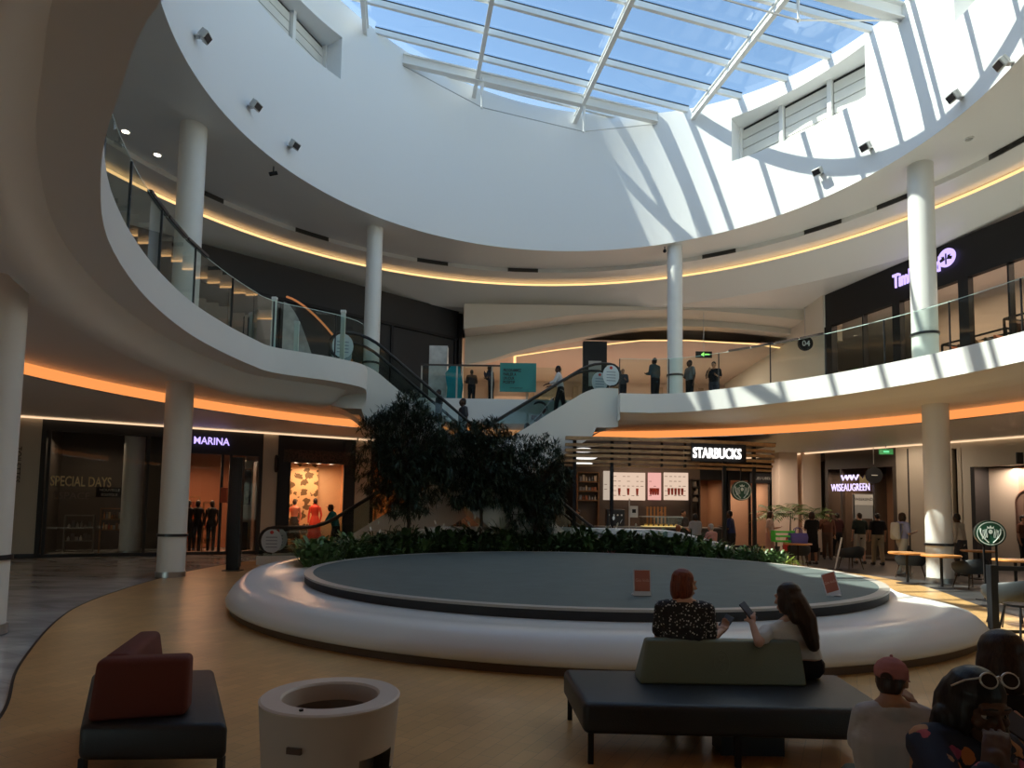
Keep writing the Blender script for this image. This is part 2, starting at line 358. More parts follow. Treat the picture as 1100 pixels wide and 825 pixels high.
# louvred windows in each recess: three panels with mullions
LOUV=mat('cream_louvre_panel',(.74,.73,.68),.5)
wn=0
for r in RC:
    wn+=1; A0,A1,z0,z1=r; rr=DR+RD-.04; root=thing('window_%d'%wn,None,None,pt((A0+A1)/2,rr,z0)); root['kind']='structure'
    A,B=pt(A0,rr,0),pt(A1,rr,0); u=(B-A); Lw=u.length; u.normalize(); nin=Vector((-math.cos((A0+A1)/2),-math.sin((A0+A1)/2),0)); H=z1-z0
    for k in range(3):
        s0=Lw*k/3+.09; s1=Lw*(k+1)/3-.09; b=MB()
        for j in range(4):
            za=z0+.08+(H-.16)*j/4; zc=z0+.08+(H-.16)*(j+1)/4-.03
            b.extr([A+u*s0+Vector((0,0,za)),A+u*s1+Vector((0,0,za)),A+u*s1+Vector((0,0,zc)),A+u*s0+Vector((0,0,zc))],nin*.05)
        b.build('louvre_panel',LOUV,root)
    b=MB()
    for k in range(4):
        s=Lw*k/3; s=min(max(s,.05),Lw-.05); b.bar(A+u*s+nin*.08+Vector((0,0,z0)),A+u*s+nin*.08+Vector((0,0,z1)),.12,.16,up=nin)
    b.build('window_frame',WHITESTEEL,root)
    b=MB(); b.extr([A+u*0-nin*.02+Vector((0,0,z0)),B-nin*.02+Vector((0,0,z0)),B-nin*.02+Vector((0,0,z1)),A-nin*.02+Vector((0,0,z1))],nin*.015); b.build('backing_panel',BLACK,root)
# ---------------------------------------------------------------- skylight: glazing plane z=SK(x)
def PS(px,py,dz=0):
    d=ray(px,py); t=(15.75-CH+dz)/(d.z+.14*d.x); return d*t+Vector((0,0,CH))
sk=thing('skylight','large glazed skylight with white beams over the round atrium','skylight',(DX,DY,15.5))
g=[(DX+(DR+.95)*math.cos(a),DY+(DR+.95)*math.sin(a)) for a in [2*PI*i/96 for i in range(96)]]
b=MB(); b.add([(p[0],p[1],SK(p[0])+.12) for p in g],[tuple(range(96))]); b.build('glazing',SKYGLASS,sk)
# directions from the photo's bars
p1=PS(550,6);p2=PS(829,80); du=(p2-p1).normalized(); 
q1=PS(623,112);q2=PS(675,0); dv=(q2-q1).normalized()
C0=Vector((DX,DY,SK(DX)))
nrm=Vector((.14,0,1)).normalized()
dup=Vector((-du.y,du.x,0)).normalized()   # plan perpendicular to purlins
def chord(P,d,R=DR+.05):
    d2=Vector((d.x,d.y,0)); L=d2.length; d2.normalize(); r=Vector((P.x-DX,P.y-DY,0)); bq=r.dot(d2); c=r.dot(r)-R*R; D=bq*bq-c
    if D<=0: return None
    s=math.sqrt(D); k=1/L; return P+d*((-bq-s)*k),P+d*((-bq+s)*k)
la=PS(550,40);lb=PS(550,6);lc=PS(550,69)
sp=abs((lb-la).dot(dup)); base=la.dot(dup)
DK=mat('black_gasket',(.01,.01,.012),.5)
bb=MB(); bk_=MB()
for k in range(-12,14):
    P=la+dup*(k*sp); P.z=SK(P.x); ch=chord(P,du)
    if ch is None: continue
    a,c=ch
    bb=MB(); bb.bar(a-nrm*.02,c-nrm*.02,.10,.16,up=nrm); bb.build('purlin',WHITESTEEL,sk)
    bk_.bar(a+nrm*.10+dup*.03,c+nrm*.10+dup*.03,.09,.06,up=nrm)
bk_.build('gasket',DK,sk)
# main beams (deeper, under the purlins)
beams=[]
tgt=[PS(513,83),PS(623,112),PS(750,118),PS(399,15)]
vs=sorted([p.dot(du) for p in tgt]); 
spv=(vs[-1]-vs[0])/3
for k in range(-3,6):
    P=tgt[1]+du*(k*spv); P.z=SK(P.x); ch=chord(P,dv)
    if ch is None: continue
    a,c=ch; m=MB(); 
    o=nrm*-.26
    m.bar(a+o,c+o,.03,.26,up=nrm); m.bar(a+o+nrm*.14,c+o+nrm*.14,.13,.03,up=nrm); m.bar(a+o-nrm*.14,c+o-nrm*.14,.13,.03,up=nrm)
    m.build('main_beam',WHITESTEEL,sk); beams.append((a,c))
# two big cross girders with kingposts and tie cables
def girder(pa,pc,ties):
    A_,Z_=on_drum(*pa); B_,W_=on_drum(*pc); a=pt(A_,DR,Z_); c=pt(B_,DR,W_)
    m=MB(); m.bar(a,c,.05,.30); m.bar(a+Vector((0,0,.15)),c+Vector((0,0,.15)),.2,.04); m.bar(a-Vector((0,0,.15)),c-Vector((0,0,.15)),.2,.04)
    g=thing('girder','long white roof girder with hanging posts and cable %s'%ties[0],'beam',tuple((a+c)/2)); m.build('beam',WHITESTEEL,g)
    pts=[a-Vector((0,0,.2))]
    for f,drop in ties[1]:
        p=a.lerp(c,f); q=p-Vector((0,0,drop)); mm=MB(); mm.cyl(p,q,.06,.025,8); mm.sph(q,.05,8); mm.build('kingpost',WHITESTEEL,g); pts.append(q)
    pts.append(c-Vector((0,0,.2))); mm=MB(); mm.tube(pts,.014,6); mm.build('tie_cable',STEEL,g)
girder((433,64),(706,127),('across the far side of the skylight',[(.30,1.0),(.70,1.05)]))
# nearer girder: right end at the drum by (966,20)
A_,Z_=on_drum(968,14); ra=pt(A_,DR,Z_); ch=chord(ra-du*.2,du,DR); la_=ch[0]; 
g=thing('girder','long white roof girder crossing nearest the drum louvres at upper right','beam',tuple((ra+la_)/2))
m=MB(); a,c=la_,ra; m.bar(a,c,.05,.36); m.bar(a+Vector((0,0,.18)),c+Vector((0,0,.18)),.24,.04); m.bar(a-Vector((0,0,.18)),c-Vector((0,0,.18)),.24,.04); m.build('beam',WHITESTEEL,g)
pts=[a-Vector((0,0,.2))]
for f in (.17,.5,.83):
    p=a.lerp(c,f); q=p-Vector((0,0,.95)); mm=MB(); mm.cyl(p,q,.06,.025,8); mm.sph(q,.05,8); mm.build('kingpost',WHITESTEEL,g); pts.append(q)
pts.append(c-Vector((0,0,.2))); mm=MB(); mm.tube(pts,.022,6); mm.build('tie_cable',STEEL,g)
# ---------------------------------------------------------------- columns
colproto=None
COLM=mat('white_column_paint',(.78,.78,.75),.42)
def column(x,y,z0,z1,label,r=.29,belt=True,grp=None):
    t=thing('round_column',label,'column',(x,y,z0),0,grp)
    b=MB(); b.cyl((x,y,z0),(x,y,z1),r,r,40); b.build('shaft',COLM,t,smooth=40)
    if belt:
        b=MB(); b.lathe([(r,z0+.90),(r+.03,z0+.90),(r+.03,z0+.96),(r,z0+.96)],(x,y,0),40); b.build('steel_belt',DARKSTEEL,t,smooth=30)
    b=MB(); b.lathe([(r,z0+.0),(r+.02,z0+.0),(r+.02,z0+.12),(r,z0+.12)],(x,y,0),40); b.build('base_ring',STEEL,t,smooth=30)
    return t
column(-7.62,14.55,0,4.4,'white round column on the marble floor, left of the planter')
column(-6.46,7.9,0,4.4,'white round column cut by the left edge, nearest the camera')
column(10.55,15.9,0,4.4,'white round column among the cafe tables at right')
column(-7.62,14.55,5.2,10.5,'upper white column behind glass at the left of the balcony')
column(10.25,15.75,5.2,10.5,'upper white column before the purple lit shop sign')
column(-4.48,19.9,5.2,10.5,'upper white column beside the two round escalator stickers',.25)
column(5.35,21.0,5.2,10.5,'upper white column right of the escalator top',.25)
# ---------------------------------------------------------------- spotlights on the drum
FLOOD=mat('grey_floodlight_body',(.5,.5,.48),.5,.1); LENS=mat('floodlight_lens',(.05,.05,.055),.15)
def flood(px,py,label):
    a,z=on_drum(px,py); p=pt(a,DR-.02,z); nin=Vector((-math.cos(a),-math.sin(a),0)); u=Vector((0,0,1)).cross(nin)
    t=thing('floodlight',label,'light',tuple(p),0,'floodlights fixed round the drum')
    b=MB(); b.bar(p,p+nin*.18+Vector((0,0,.04)),.04,.04); b.bar(p+nin*.01-u*.06,p+nin*.01+u*.06,.14,.03); b.build('bracket',STEEL,t)
    c=p+nin*.21; f=(nin*.8+Vector((0,0,-.6))).normalized(); v=u.cross(f).normalized(); M=Matrix((u,v,f)).transposed()
    b=MB(); b.rbox(c,(.25,.19,.10),.02,M); 
    for k in range(5): b.box(c+M@Vector((-.12+.06*k,0,-.07)),(.012,.17,.05),M)
    b.build('housing',FLOOD,t); b=MB(); b.box(c+M@Vector((0,0,.053)),(.20,.14,.01),M); b.build('lens',LENS,t)
for px,py,l in ((209,39,'grey floodlight high on the drum, topmost of the left three'),(267,115,'grey floodlight on the drum, middle of the left three'),(310,158,'grey floodlight on the drum, lowest of the left three'),
  (883,187,'grey floodlight low on the sunlit drum, lowest of the right four'),(936,160,'grey floodlight on the sunlit drum below the right end of the louvred window'),(1034,105,'grey floodlight on the sunlit drum just right of the big beam shadow'),(1088,68,'grey floodlight on the sunlit drum by the right edge')): flood(px,py,l)
p=PZ(294,179,10.5); t=thing('security_camera','small dark security camera hanging under the drum rim','camera',tuple(p))
b=MB(); b.cyl(p,p-Vector((0,0,.15)),.02,.02,8); b.build('stem',DARKSTEEL,t); b=MB(); b.cyl(p+Vector((-.1,-.02,-.22)),p+Vector((.08,.05,-.14)),.05,.05,12); b.build('body',BLACK,t)
for px,py,l in ((724,265,'tiny dark camera left of the upper column by the escalator'),):
    p=PZ(px-10,py,10.48); t=thing('security_camera',l,'camera',tuple(p)); b=MB(); b.cyl(p,p-Vector((0,0,.12)),.018,.018,8); b.build('stem',DARKSTEEL,t); b=MB(); b.sph(p-Vector((0,0,.15)),.06,12); b.build('body',BLACK,t)
# ceiling vents on the step
VENT=mat('dark_vent_slats',(.10,.095,.085),.6)
vl=['behind the left upper column','left of the security camera','above the far dark shopfront','nearest the middle of the upper ceiling','right of the far upper column','under the louvred window','left of the right upper column','by the right edge of the photo']
for (x0,y0,x1,y1),l in zip([(178,209,224,222),(322,243,356,256),(449,277,483,282),(545,288,579,290),(757,276,791,274),(873,250,905,245),(952,220,980,212),(1072,162,1100,150)],vl):
    m0=PZ((x0+x1)/2,(y0+y1)/2,10.43); a0=math.atan2(m0.y-UY,m0.x-UX); R=11.29; w=.56/R
    t=thing('air_vent','dark slotted air vent %s'%l,'vent',(UX+R*math.cos(a0),UY+R*math.sin(a0),10.36),0,'air vents round the upper ceiling')
    b=MB(); b.loft([[(UX+r*math.cos(a0+w*s),UY+r*math.sin(a0+w*s),z) for r,z in((R+.0,10.365),(R-.03,10.365),(R-.03,10.495),(R+.0,10.495))] for s in (-1,-.5,0,.5,1)],True,False,True); b.build('frame',VENT,t)
    b=MB()
    for j in range(3):
        z=10.39+.035*j; b.loft([[(UX+r*math.cos(a0+w*s*.94),UY+r*math.sin(a0+w*s*.94),zz_) for r,zz_ in((R-.03,z),(R-.045,z),(R-.045,z+.008),(R-.03,z+.008))] for s in (-1,-.5,0,.5,1)],True,False,True)
    b.build('slat',DARKSTEEL,t)
DLW=emat('downlight_glow',(1,.86,.66),9)
def downlight(x,y,z,label,on=True,grp='downlights in the upper ceiling'):
    t=thing('downlight',label,'light',(x,y,z-.02),0,grp); b=MB(); b.lathe([(.075,z-.001),(.11,z-.001),(.11,z-.02),(.085,z-.02),(.075,z-.001)],(x,y,0),20); b.build('rim',WHITESTEEL,t)
    b=MB(); b.cyl((x,y,z-.004),(x,y,z-.012),.074,.074,20); b.build('lamp',DLW if on else mat('unlit_lamp',(.35,.35,.33),.3),t)
for px,py,on,l in ((135,141,1,'lit downlight in the upper ceiling, nearer the balcony edge glass'),(169,166,1,'lit downlight in the upper ceiling, nearer the left column'),(1041,149,0,'unlit round ceiling speaker above the right upper column')):
    p=PZ(px,py,10.5); downlight(p.x,p.y,10.5,l,on)
# ================================================================= GLASS BALUSTRADE along the void edge
bal=thing('glass_balustrade','glass balustrade standing round the whole upper balcony edge','railing',(path[0][0],path[0][1],5.2))
ip=offs(path,-.09)
# cumulative length
acc=[0]
for a,c in zip(ip[:-1],ip[1:]): acc.append(acc[-1]+math.hypot(c[0]-a[0],c[1]-a[1]))
def atl(s):
    s=max(0,min(acc[-1]-1e-4,s))
    for i in range(len(acc)-1):
        if acc[i+1]>=s: f=(s-acc[i])/(acc[i+1]-acc[i]); return Vector((ip[i][0]*(1-f)+ip[i+1][0]*f,ip[i][1]*(1-f)+ip[i+1][1]*f,0))
PW=1.5; npn=int(acc[-1]/PW); PW=acc[-1]/npn
for k in range(npn):
    s0=k*PW+.012; s1=(k+1)*PW-.012; b=MB(); rings=[]
    for j in range(4):
        s=s0+(s1-s0)*j/3; p=atl(s); q=atl(s+.05); d=(q-p).normalized() if (q-p).length>1e-5 else (p-atl(s-.05)).normalized(); nn=Vector((-d.y,d.x,0))*.006
        rings.append([p-nn+Vector((0,0,5.2)),p+nn+Vector((0,0,5.2)),p+nn+Vector((0,0,6.28)),p-nn+Vector((0,0,6.28))])
    b.loft([[r[0],r[3]] for r in rings],False); b.build('glass_panel',GLASS,bal)
    b=MB(); b.bar(atl(s1+.012)+Vector((0,0,5.2)),atl(s1+.012)+Vector((0,0,6.28)),.02,.03); b.build('post',DARKSTEEL,bal)
b=MB(); b.loft([[p+Vector((0,0,6.28)) ,p+Vector((.0,0,6.295))] for p in [atl(i*acc[-1]/160) for i in range(161)]],False); b.build('glass_edge',GEDGE,bal)
RAIL=mat('dark_brown_handrail',(.05,.035,.03),.35)
def rails(px0,px1,nseg,ppts):
    # find path length for pixel columns at the rail height
    def ss(px):
        best=None
        for i in range(400):
            p=atl(i*acc[-1]/399); 
            if p.y<2: continue
            q=(p.x/p.y)
            d=ray(px,ppts(px)); t=abs(q-d.x/d.y)
            if best is None or t<best[0]: best=(t,i*acc[-1]/399)
        return best[1]
    a,c=sorted((ss(px0),ss(px1)))
    for k in range(nseg):
        s0=a+(c-a)*k/nseg+.03; s1=a+(c-a)*(k+1)/nseg-.03; b=MB(); b.bar(atl(s0)+Vector((0,0,6.31)),atl(s1)+Vector((0,0,6.31)),.07,.05); b.build('handrail',RAIL,bal)
rails(158,226,3,lambda x:240)
rails(783,884,4,lambda x:370)
# back balustrade between the escalators (straight)
bb_=thing('glass_balustrade','short straight glass balustrade with dark rail between the two escalator tops','railing',(-1,20.75,5.2))
for k in range(4):
    x0=-3.0+1.15*k; b=MB(); b.add([(x0+.015,20.75,5.2),(x0+1.135,20.75,5.2),(x0+1.135,20.75,6.28),(x0+.015,20.75,6.28)],[(0,1,2,3)]); b.build('glass_panel',GLASS,bb_)
    b=MB(); b.bar((x0,20.75,5.2),(x0,20.75,6.28),.03,.05); b.build('post',mat('pale_post',(.45,.42,.36),.4),bb_)
b=MB(); b.bar((-3.0,20.75,6.31),(.45,20.75,6.31),.06,.05); b.build('handrail',RAIL,bb_)
# ================================================================= LOCAL FRAMES FOR WALLS
class FR:
    """wall frame: s along the wall (A to B), t behind the wall, z up"""
    def __init__(f,A,B,z0=0,flip=False):
        f.A=Vector((A[0],A[1],0)); f.B=Vector((B[0],B[1],0)); f.u=(f.B-f.A); f.L=f.u.length; f.u.normalize(); f.n=Vector((-f.u.y,f.u.x,0)); f.z0=z0
        if flip: f.n=-f.n
    def p(f,s,t,z): return f.A+f.u*s+f.n*t+Vector((0,0,f.z0+z))
    def box(f,b,s0,s1,t0,t1,z0,z1):
        P=[f.p(s,t,z) for s in(s0,s1) for t in(t0,t1) for z in(z0,z1)]
        return b.add(P,[(0,1,3,2),(4,6,7,5),(0,4,5,1),(2,3,7,6),(0,2,6,4),(1,5,7,3)])
    def spx(f,px,py=480):   # s where the pixel column meets the wall plane
        d=ray(px,py); # X/Y ratio
        k=d.x/d.y; # (A.x+u.x s) = k (A.y+u.y s)
        return (k*f.A.y-f.A.x)/(f.u.x-k*f.u.y)
    def z(f,px,py):
        s=f.spx(px,py); P=f.p(s,0,0); d=ray(px,py); return CH+d.z*P.y/d.y-f.z0
def unlabel(o): return o
WARM=emat('shop_ceiling_glow',(1,.62,.36),1.0)
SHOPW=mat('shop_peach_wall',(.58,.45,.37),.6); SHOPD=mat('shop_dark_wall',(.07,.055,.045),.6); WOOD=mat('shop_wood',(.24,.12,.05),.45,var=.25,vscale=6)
OAK=mat('light_oak_slat',(.46,.29,.14),.5,var=.2,vscale=5)
def arealamp(p,size,power,col=(1,.72,.45),rot=(0,0,0),name='shop_or_fill_lamp'):
    l=bpy.data.lights.new(name,'AREA'); l.energy=power; l.size=size; l.color=col; o=bpy.data.objects.new(name,l); COL.objects.link(o); o.location=p; o.rotation_euler=rot; return o
# ----------------------------------------------------------------- UPPER LEVEL
def upwall(name,px0,py0,px1,py1,z,ext0=0,ext1=0):
    a=PZ(px0,py0,z); c=PZ(px1,py1,z); f=FR(a,c,5.2); return f
# dark shopfront left
UL=upwall('l',218,262,495,335,9.62)
b=MB(); UL.box(b,-14,UL.L,0,.25,0,4.42); struct(b.build('wall_upper_left',BLACKM,own=(0,0,5.2)))
t=thing('shopfront','long black upper shopfront with curved glass opening behind the balcony','shopfront',tuple(UL.p(UL.L/2,0,0)))
b=MB(); 
for s in (UL.spx(300,380),UL.spx(245,360),UL.spx(272,370),UL.spx(420,380),UL.spx(488,390)): UL.box(b,s-.05,s+.05,-.08,0,0,3.2)
UL.box(b,.0,UL.L,-.08,0,3.2,3.3); UL.box(b,UL.L-.16,UL.L,-.14,0,0,4.3); b.build('frame',BLACK,t)
b=MB(); s0,s1=UL.spx(303,330),UL.spx(344,330); c=[UL.p(s0,-.03,0)]; 
pts=[UL.p(s0,-.03,.1)]+[UL.p(s0+(s1-s0)*k/10,-.03,.1) for k in range(1,11)]+[UL.p(s1-(s1-s0)*(k/10),-.03,.9+2.3*math.sin(PI/2*k/10)) for k in range(11)]
b.add(pts,[tuple(range(len(pts)))]); b.build('curved_pane',mat('grey_reflecting_pane',(.34,.36,.37),.18,var=.3,vscale=2),t)
b=MB(); b.tube([UL.p(UL.spx(306+76*k/12,330),-.1,3.35-1.9*(k/12)**1.7) for k in range(13)],.035,6); b.build('copper_arch',emat('copper_arch_glow',(.85,.32,.12),.32),t)
b=MB()
for k,(s,h) in enumerate([(UL.spx(240,370),1.2),(UL.spx(252,370),.9)]): b.cyl(UL.p(s,-.4,0),UL.p(s,-.4,h),.16,.1,12); b.sph(UL.p(s,-.4,h+.12),.12,10)
b.build('display_bust',mat('grey_bust',(.25,.27,.27),.5),t)
# cream return wall beside it and far corridor
CA=PZ(497,335,9.62); CB=PZ(884,316,9.62)
cor=FR((CA.x,CA.y),(CA.x-.6,CA.y+9),5.2); b=MB(); cor.box(b,-.05,9,0,.2,0,4.42); struct(b.build('wall_corridor_left',CREAM,own=(0,0,5.2)))
cor2=FR((CB.x,CB.y),(CB.x+.4,CB.y+12),5.2); b=MB(); cor2.box(b,0,12,-.2,0,0,4.42); struct(b.build('wall_corridor_right',CREAM,own=(0,0,5.2)))
b=MB(); b.box((3,35.2,7.4),(34,.2,4.4)); struct(b.build('wall_upper_back',SHOPW,own=(0,0,5.2)))
def bulk(name,Y,pts,th,ztop,m):
    """bulkhead wall with curved lower edge given by photo pixels"""
    b=MB(); q=spline([(p[0],p[1]) for p in pts],6); W=[PY(x,y,Y) for x,y in q]; 
    b.loft([[v,Vector((v.x,v.y,ztop)),Vector((v.x,v.y+th,ztop)),v+Vector((0,th,0))] for v in W],True,False,True); return struct(b.build(name,m,own=(0,0,5.2),smooth=30))
bulk('trim_bulkhead_front',24.6,[(498,353),(560,346),(620,338),(690,333),(760,334),(830,340),(905,350)],1.2,9.63,CREAM)
bulk('trim_bulkhead_rear',25.8,[(499,392),(530,385),(560,376),(620,363),(690,352),(760,351),(830,357),(905,366)],.6,9.62,CREAM)
CZ=8.72
b=MB(); b.add([(-4,26.3,CZ),(13,26.3,CZ),(13,35.2,CZ),(-4,35.2,CZ)],[(0,3,2,1)]); struct(b.build('ceiling_corridor',SHOPW,own=(0,0,CZ)))
b=MB(); q=[PZ(x,y,CZ-.03) for x,y in ((553,383),(600,376),(690,366),(740,366),(812,370),(850,376))]
b.loft([[v+Vector((0,-.06,0)),v+Vector((0,.06,0)),v+Vector((0,.06,.02)),v+Vector((0,-.06,.02))] for v in q],True,False,True)
b.bar(q[0],q[0]-Vector((0,0,1.1)),.12,.12); tag(b.build('led_strip',LEDU),'warm glowing strip across the ceiling of the upper corridor','light')
# corridor shop: glowing interior behind
g=thing('shopfront','warm lit shop interior at the end of the upper corridor','shopfront',(3.5,34.9,5.2))
b=MB(); b.box((2.2,34.95,6.55),(6.5,.1,2.6)); b.build('display_wall',mat('lit_peach_wall',(.85,.62,.50),.6),g)
b=MB()
for x in (-1.2,1,3.4,5.6,8,10.2): b=MB(); b.box((x,34.7,6.8),(.3,.3,3.2)); b.build('pillar',mat('taupe_pillar',(.32,.23,.16),.6),g)
b=MB(); b.tube([(-.6+2.2*math.cos(a)+1.4,34.6,5.9+1.3*math.sin(a)) for a in [PI*k/14 for k in range(15)]],.06,6); b.build('arch_light',emat('arch_glow',(1,.62,.25),1.2),g)
for c_,z_ in (((3.6,34.4,6.3),(2.6,.05,.22)),((7.4,34.4,6.9),(1.2,.05,.5))): b=MB(); b.box(c_,z_); b.build('lit_shelf',emat('lit_shelf',(1,.55,.2),1.3),g)
for x in (.5,4.5,8.5): arealamp((x,30.5,CZ-.1),2.5,95,(1,.76,.6))
b=MB(); px=PY(655,395,25); t=thing('totem','black totem standing behind the escalator top','sign',(px.x-.6,25,5.2)); b.rbox((px.x-.6,25,6.75),(.95,.25,3.1),.03); b.build('panel',BLACK,t); b=MB(); b.box((px.x-.6,24.86,7.0),(.5,.02,1.0)); b.build('poster',mat('pale_poster',(.4,.42,.42),.4),t)
# emergency exit sign
p=PY(756,381,24.2); t=thing('exit_sign','small green emergency exit sign hanging beside the upper column','sign',tuple(p)); b=MB(); b.box(p,(.62,.06,.24)); b.build('box',BLACK,t)
b=MB(); b.box(p+Vector((.12,-.04,.0)),(.18,.01,.05)); b.extr([p+Vector((.0,-.04,.09)),p+Vector((.0,-.04,-.09)),p+Vector((-.12,-.04,0))],(0,.01,0)); b.build('green_marks',emat('exit_green',(.3,1,.15),1.0),t)
b=MB(); b.bar(p+Vector((0,0,.12)),Vector((p.x,p.y,9.3)),.02); b.build('hanger',STEEL,t)
# round hanging sign '04'
p=PY(865,369,23.4); t=thing('round_sign','round black hanging sign with white numerals under the upper soffit','sign',tuple(p)); b=MB(); b.cyl(p+Vector((0,-.05,0)),p+Vector((0,.05,0)),.27,.27,28); b.build('disc',BLACK,t,smooth=30)
text('numerals','04',p+Vector((0,-.07,-.02)),(1,0,0),.3,mat('white_mark',(.8,.85,.9),.4),t); b=MB(); b.bar(p+Vector((0,0,.2)),Vector((p.x,p.y,9.3)),.02); b.build('hanger',STEEL,t)
# ----------------------------------------------------------------- TIMBERLAND SHOP
UR=upwall('r',886,316,1100,225,9.62)
t=thing('shopfront','black framed upper shop with tall glass panes and a purple lit name sign','shopfront',tuple(UR.p(UR.L/2,0,0)))
zt=4.38; zl=3.18
b=MB(); UR.box(b,0,UR.L+9,0,.2,zl,zt); b.build('fascia',BLACK,t)
b=MB()
for px in (884.5,): UR.box(b,0,.34,-.05,.2,0,zl)
b.build('end_post',BLACK,t)
for px,wd in ((927,.05),(963,.28),(1036,.30),(1085,.05)):
    s=UR.spx(px,330); b=MB(); UR.box(b,s-wd/2,s+wd/2,-.03,.17,0,zl); b.build('mullion',BLACK,t)
b=MB(); b.add([UR.p(.3,.1,0),UR.p(UR.L+9,.1,0),UR.p(UR.L+9,.1,zl),UR.p(.3,.1,zl)],[(0,1,2,3)]); b.build('glass',SHOPGLASS,t)
# interior
b=MB(); UR.box(b,.1,UR.L+9,5,5.2,0,4.42); struct(b.build('wall_upper_shop_back',SHOPW,own=(0,0,5.2)))
s,e=UR.spx(957,295),UR.spx(1012,275); mid=(UR.spx(959,290)+UR.spx(1014,270))/2
text('name_letters','Timberland',UR.p(UR.spx(985,283),-.06,3.82),UR.u,.62,SIGNV,t,.05,bold=.012,width=UR.spx(1010,275)-UR.spx(958,292)-.05)
# tree logo in a ring
c=UR.p(UR.spx(1019,271),-.06,3.93); b=MB(); R=.27
def P2(x,y,d=0): return c+UR.u*x+Vector((0,0,y))-UR.n*d
disc=[P2(R*math.cos(2*PI*k/32),R*math.sin(2*PI*k/32)) for k in range(32)]; b.extr(disc,-UR.n*.04); b.build('logo_disc',SIGNV,t)
b=MB()
for sx in (-1,1):
    b.extr([P2(sx*x,y,.05) for x,y in ((.03,-.06),(.17,-.10),(.20,-.02),(.12,.01),(.15,.06),(.06,.05))],-UR.n*.01)
b.extr([P2(-.02,-.2,.05),P2(.02,-.2,.05),P2(.02,.12,.05),P2(-.02,.12,.05)],-UR.n*.01); b.build('logo_tree',BLACK,t)
# clothes rails and racks inside
def rack(f,s,t0,w,h,label,cols):
    r=thing('clothes_rack',label,'clothes rack',tuple(f.p(s+w/2,t0,0)),0,'clothes racks in the upper shop')
    b=MB(); 
    for q in (s,s+w): b.bar(f.p(q,t0,0),f.p(q,t0,h),.05); b.bar(f.p(q,t0+.6,0),f.p(q,t0+.6,h),.05); b.bar(f.p(q,t0,h),f.p(q,t0+.6,h),.05)
    b.bar(f.p(s,t0,h),f.p(s+w,t0,h),.05); b.bar(f.p(s,t0+.6,h),f.p(s+w,t0+.6,h),.05); b.build('frame',BLACK,r)
    for k,cc in enumerate(cols):
        b=MB(); q=s+.15+(w-.3)*k/len(cols); ln=.7+.25*random.random()
        rings=[[f.p(q+(dx*wx),t0+.1+.4*v,z) for dx,v in ((0,0),(1,0.0),(1,1),(0,1))] for z,wx in ((h-.08,.03),(h-.2,.13),(h-ln,.15))]
        b.loft(rings,True,False,True); b.build('garment',mat('garment_%s'%cc[0],cc[1],.8),r)
G=[('tan',(.35,.2,.1)),('navy',(.03,.04,.08)),('brown',(.12,.06,.035)),('black',(.02,.02,.02)),('rust',(.4,.12,.05)),('grey',(.2,.2,.2)),('olive',(.15,.14,.06)),('gold',(.5,.36,.08))]
rack(UR,.8,1.2,2.3,1.5,'black clothes rack in the left window of the upper shop',[G[i] for i in (0,2,3,5,1,2,0,3)])
rack(UR,3.2,1.6,2.0,1.9,'tall black clothes rack behind the upper right column',[G[i] for i in (4,2,2,0,3,4)])
rack(UR,5.6,1.0,2.2,2.0,'black clothes rack with tan jackets, right of the thick mullion',[G[i] for i in (2,4,0,3,2,4)])
rack(UR,8.2,.7,2.2,2.2,'black clothes rack with gold and green jackets at the right edge',[G[i] for i in (6,7,7,5,6,1)])
for s in (1.5,5,8.5): arealamp(UR.p(s,2.8,4.2),2,70,(1,.72,.52))
downl=[(1066,303)]
b=MB(); b.tube([UR.p(6.6+1.9*math.cos(a),3.2+.2*math.sin(a),2.6+1.3*math.sin(a)) for a in [2*PI*k/32 for k in range(32)]],.05,6,closed=True); tag(b.build('ring_lamp',mat('brass_ring',(.5,.3,.16),.4)),'large copper ring lamp inside the upper shop at right','lamp')
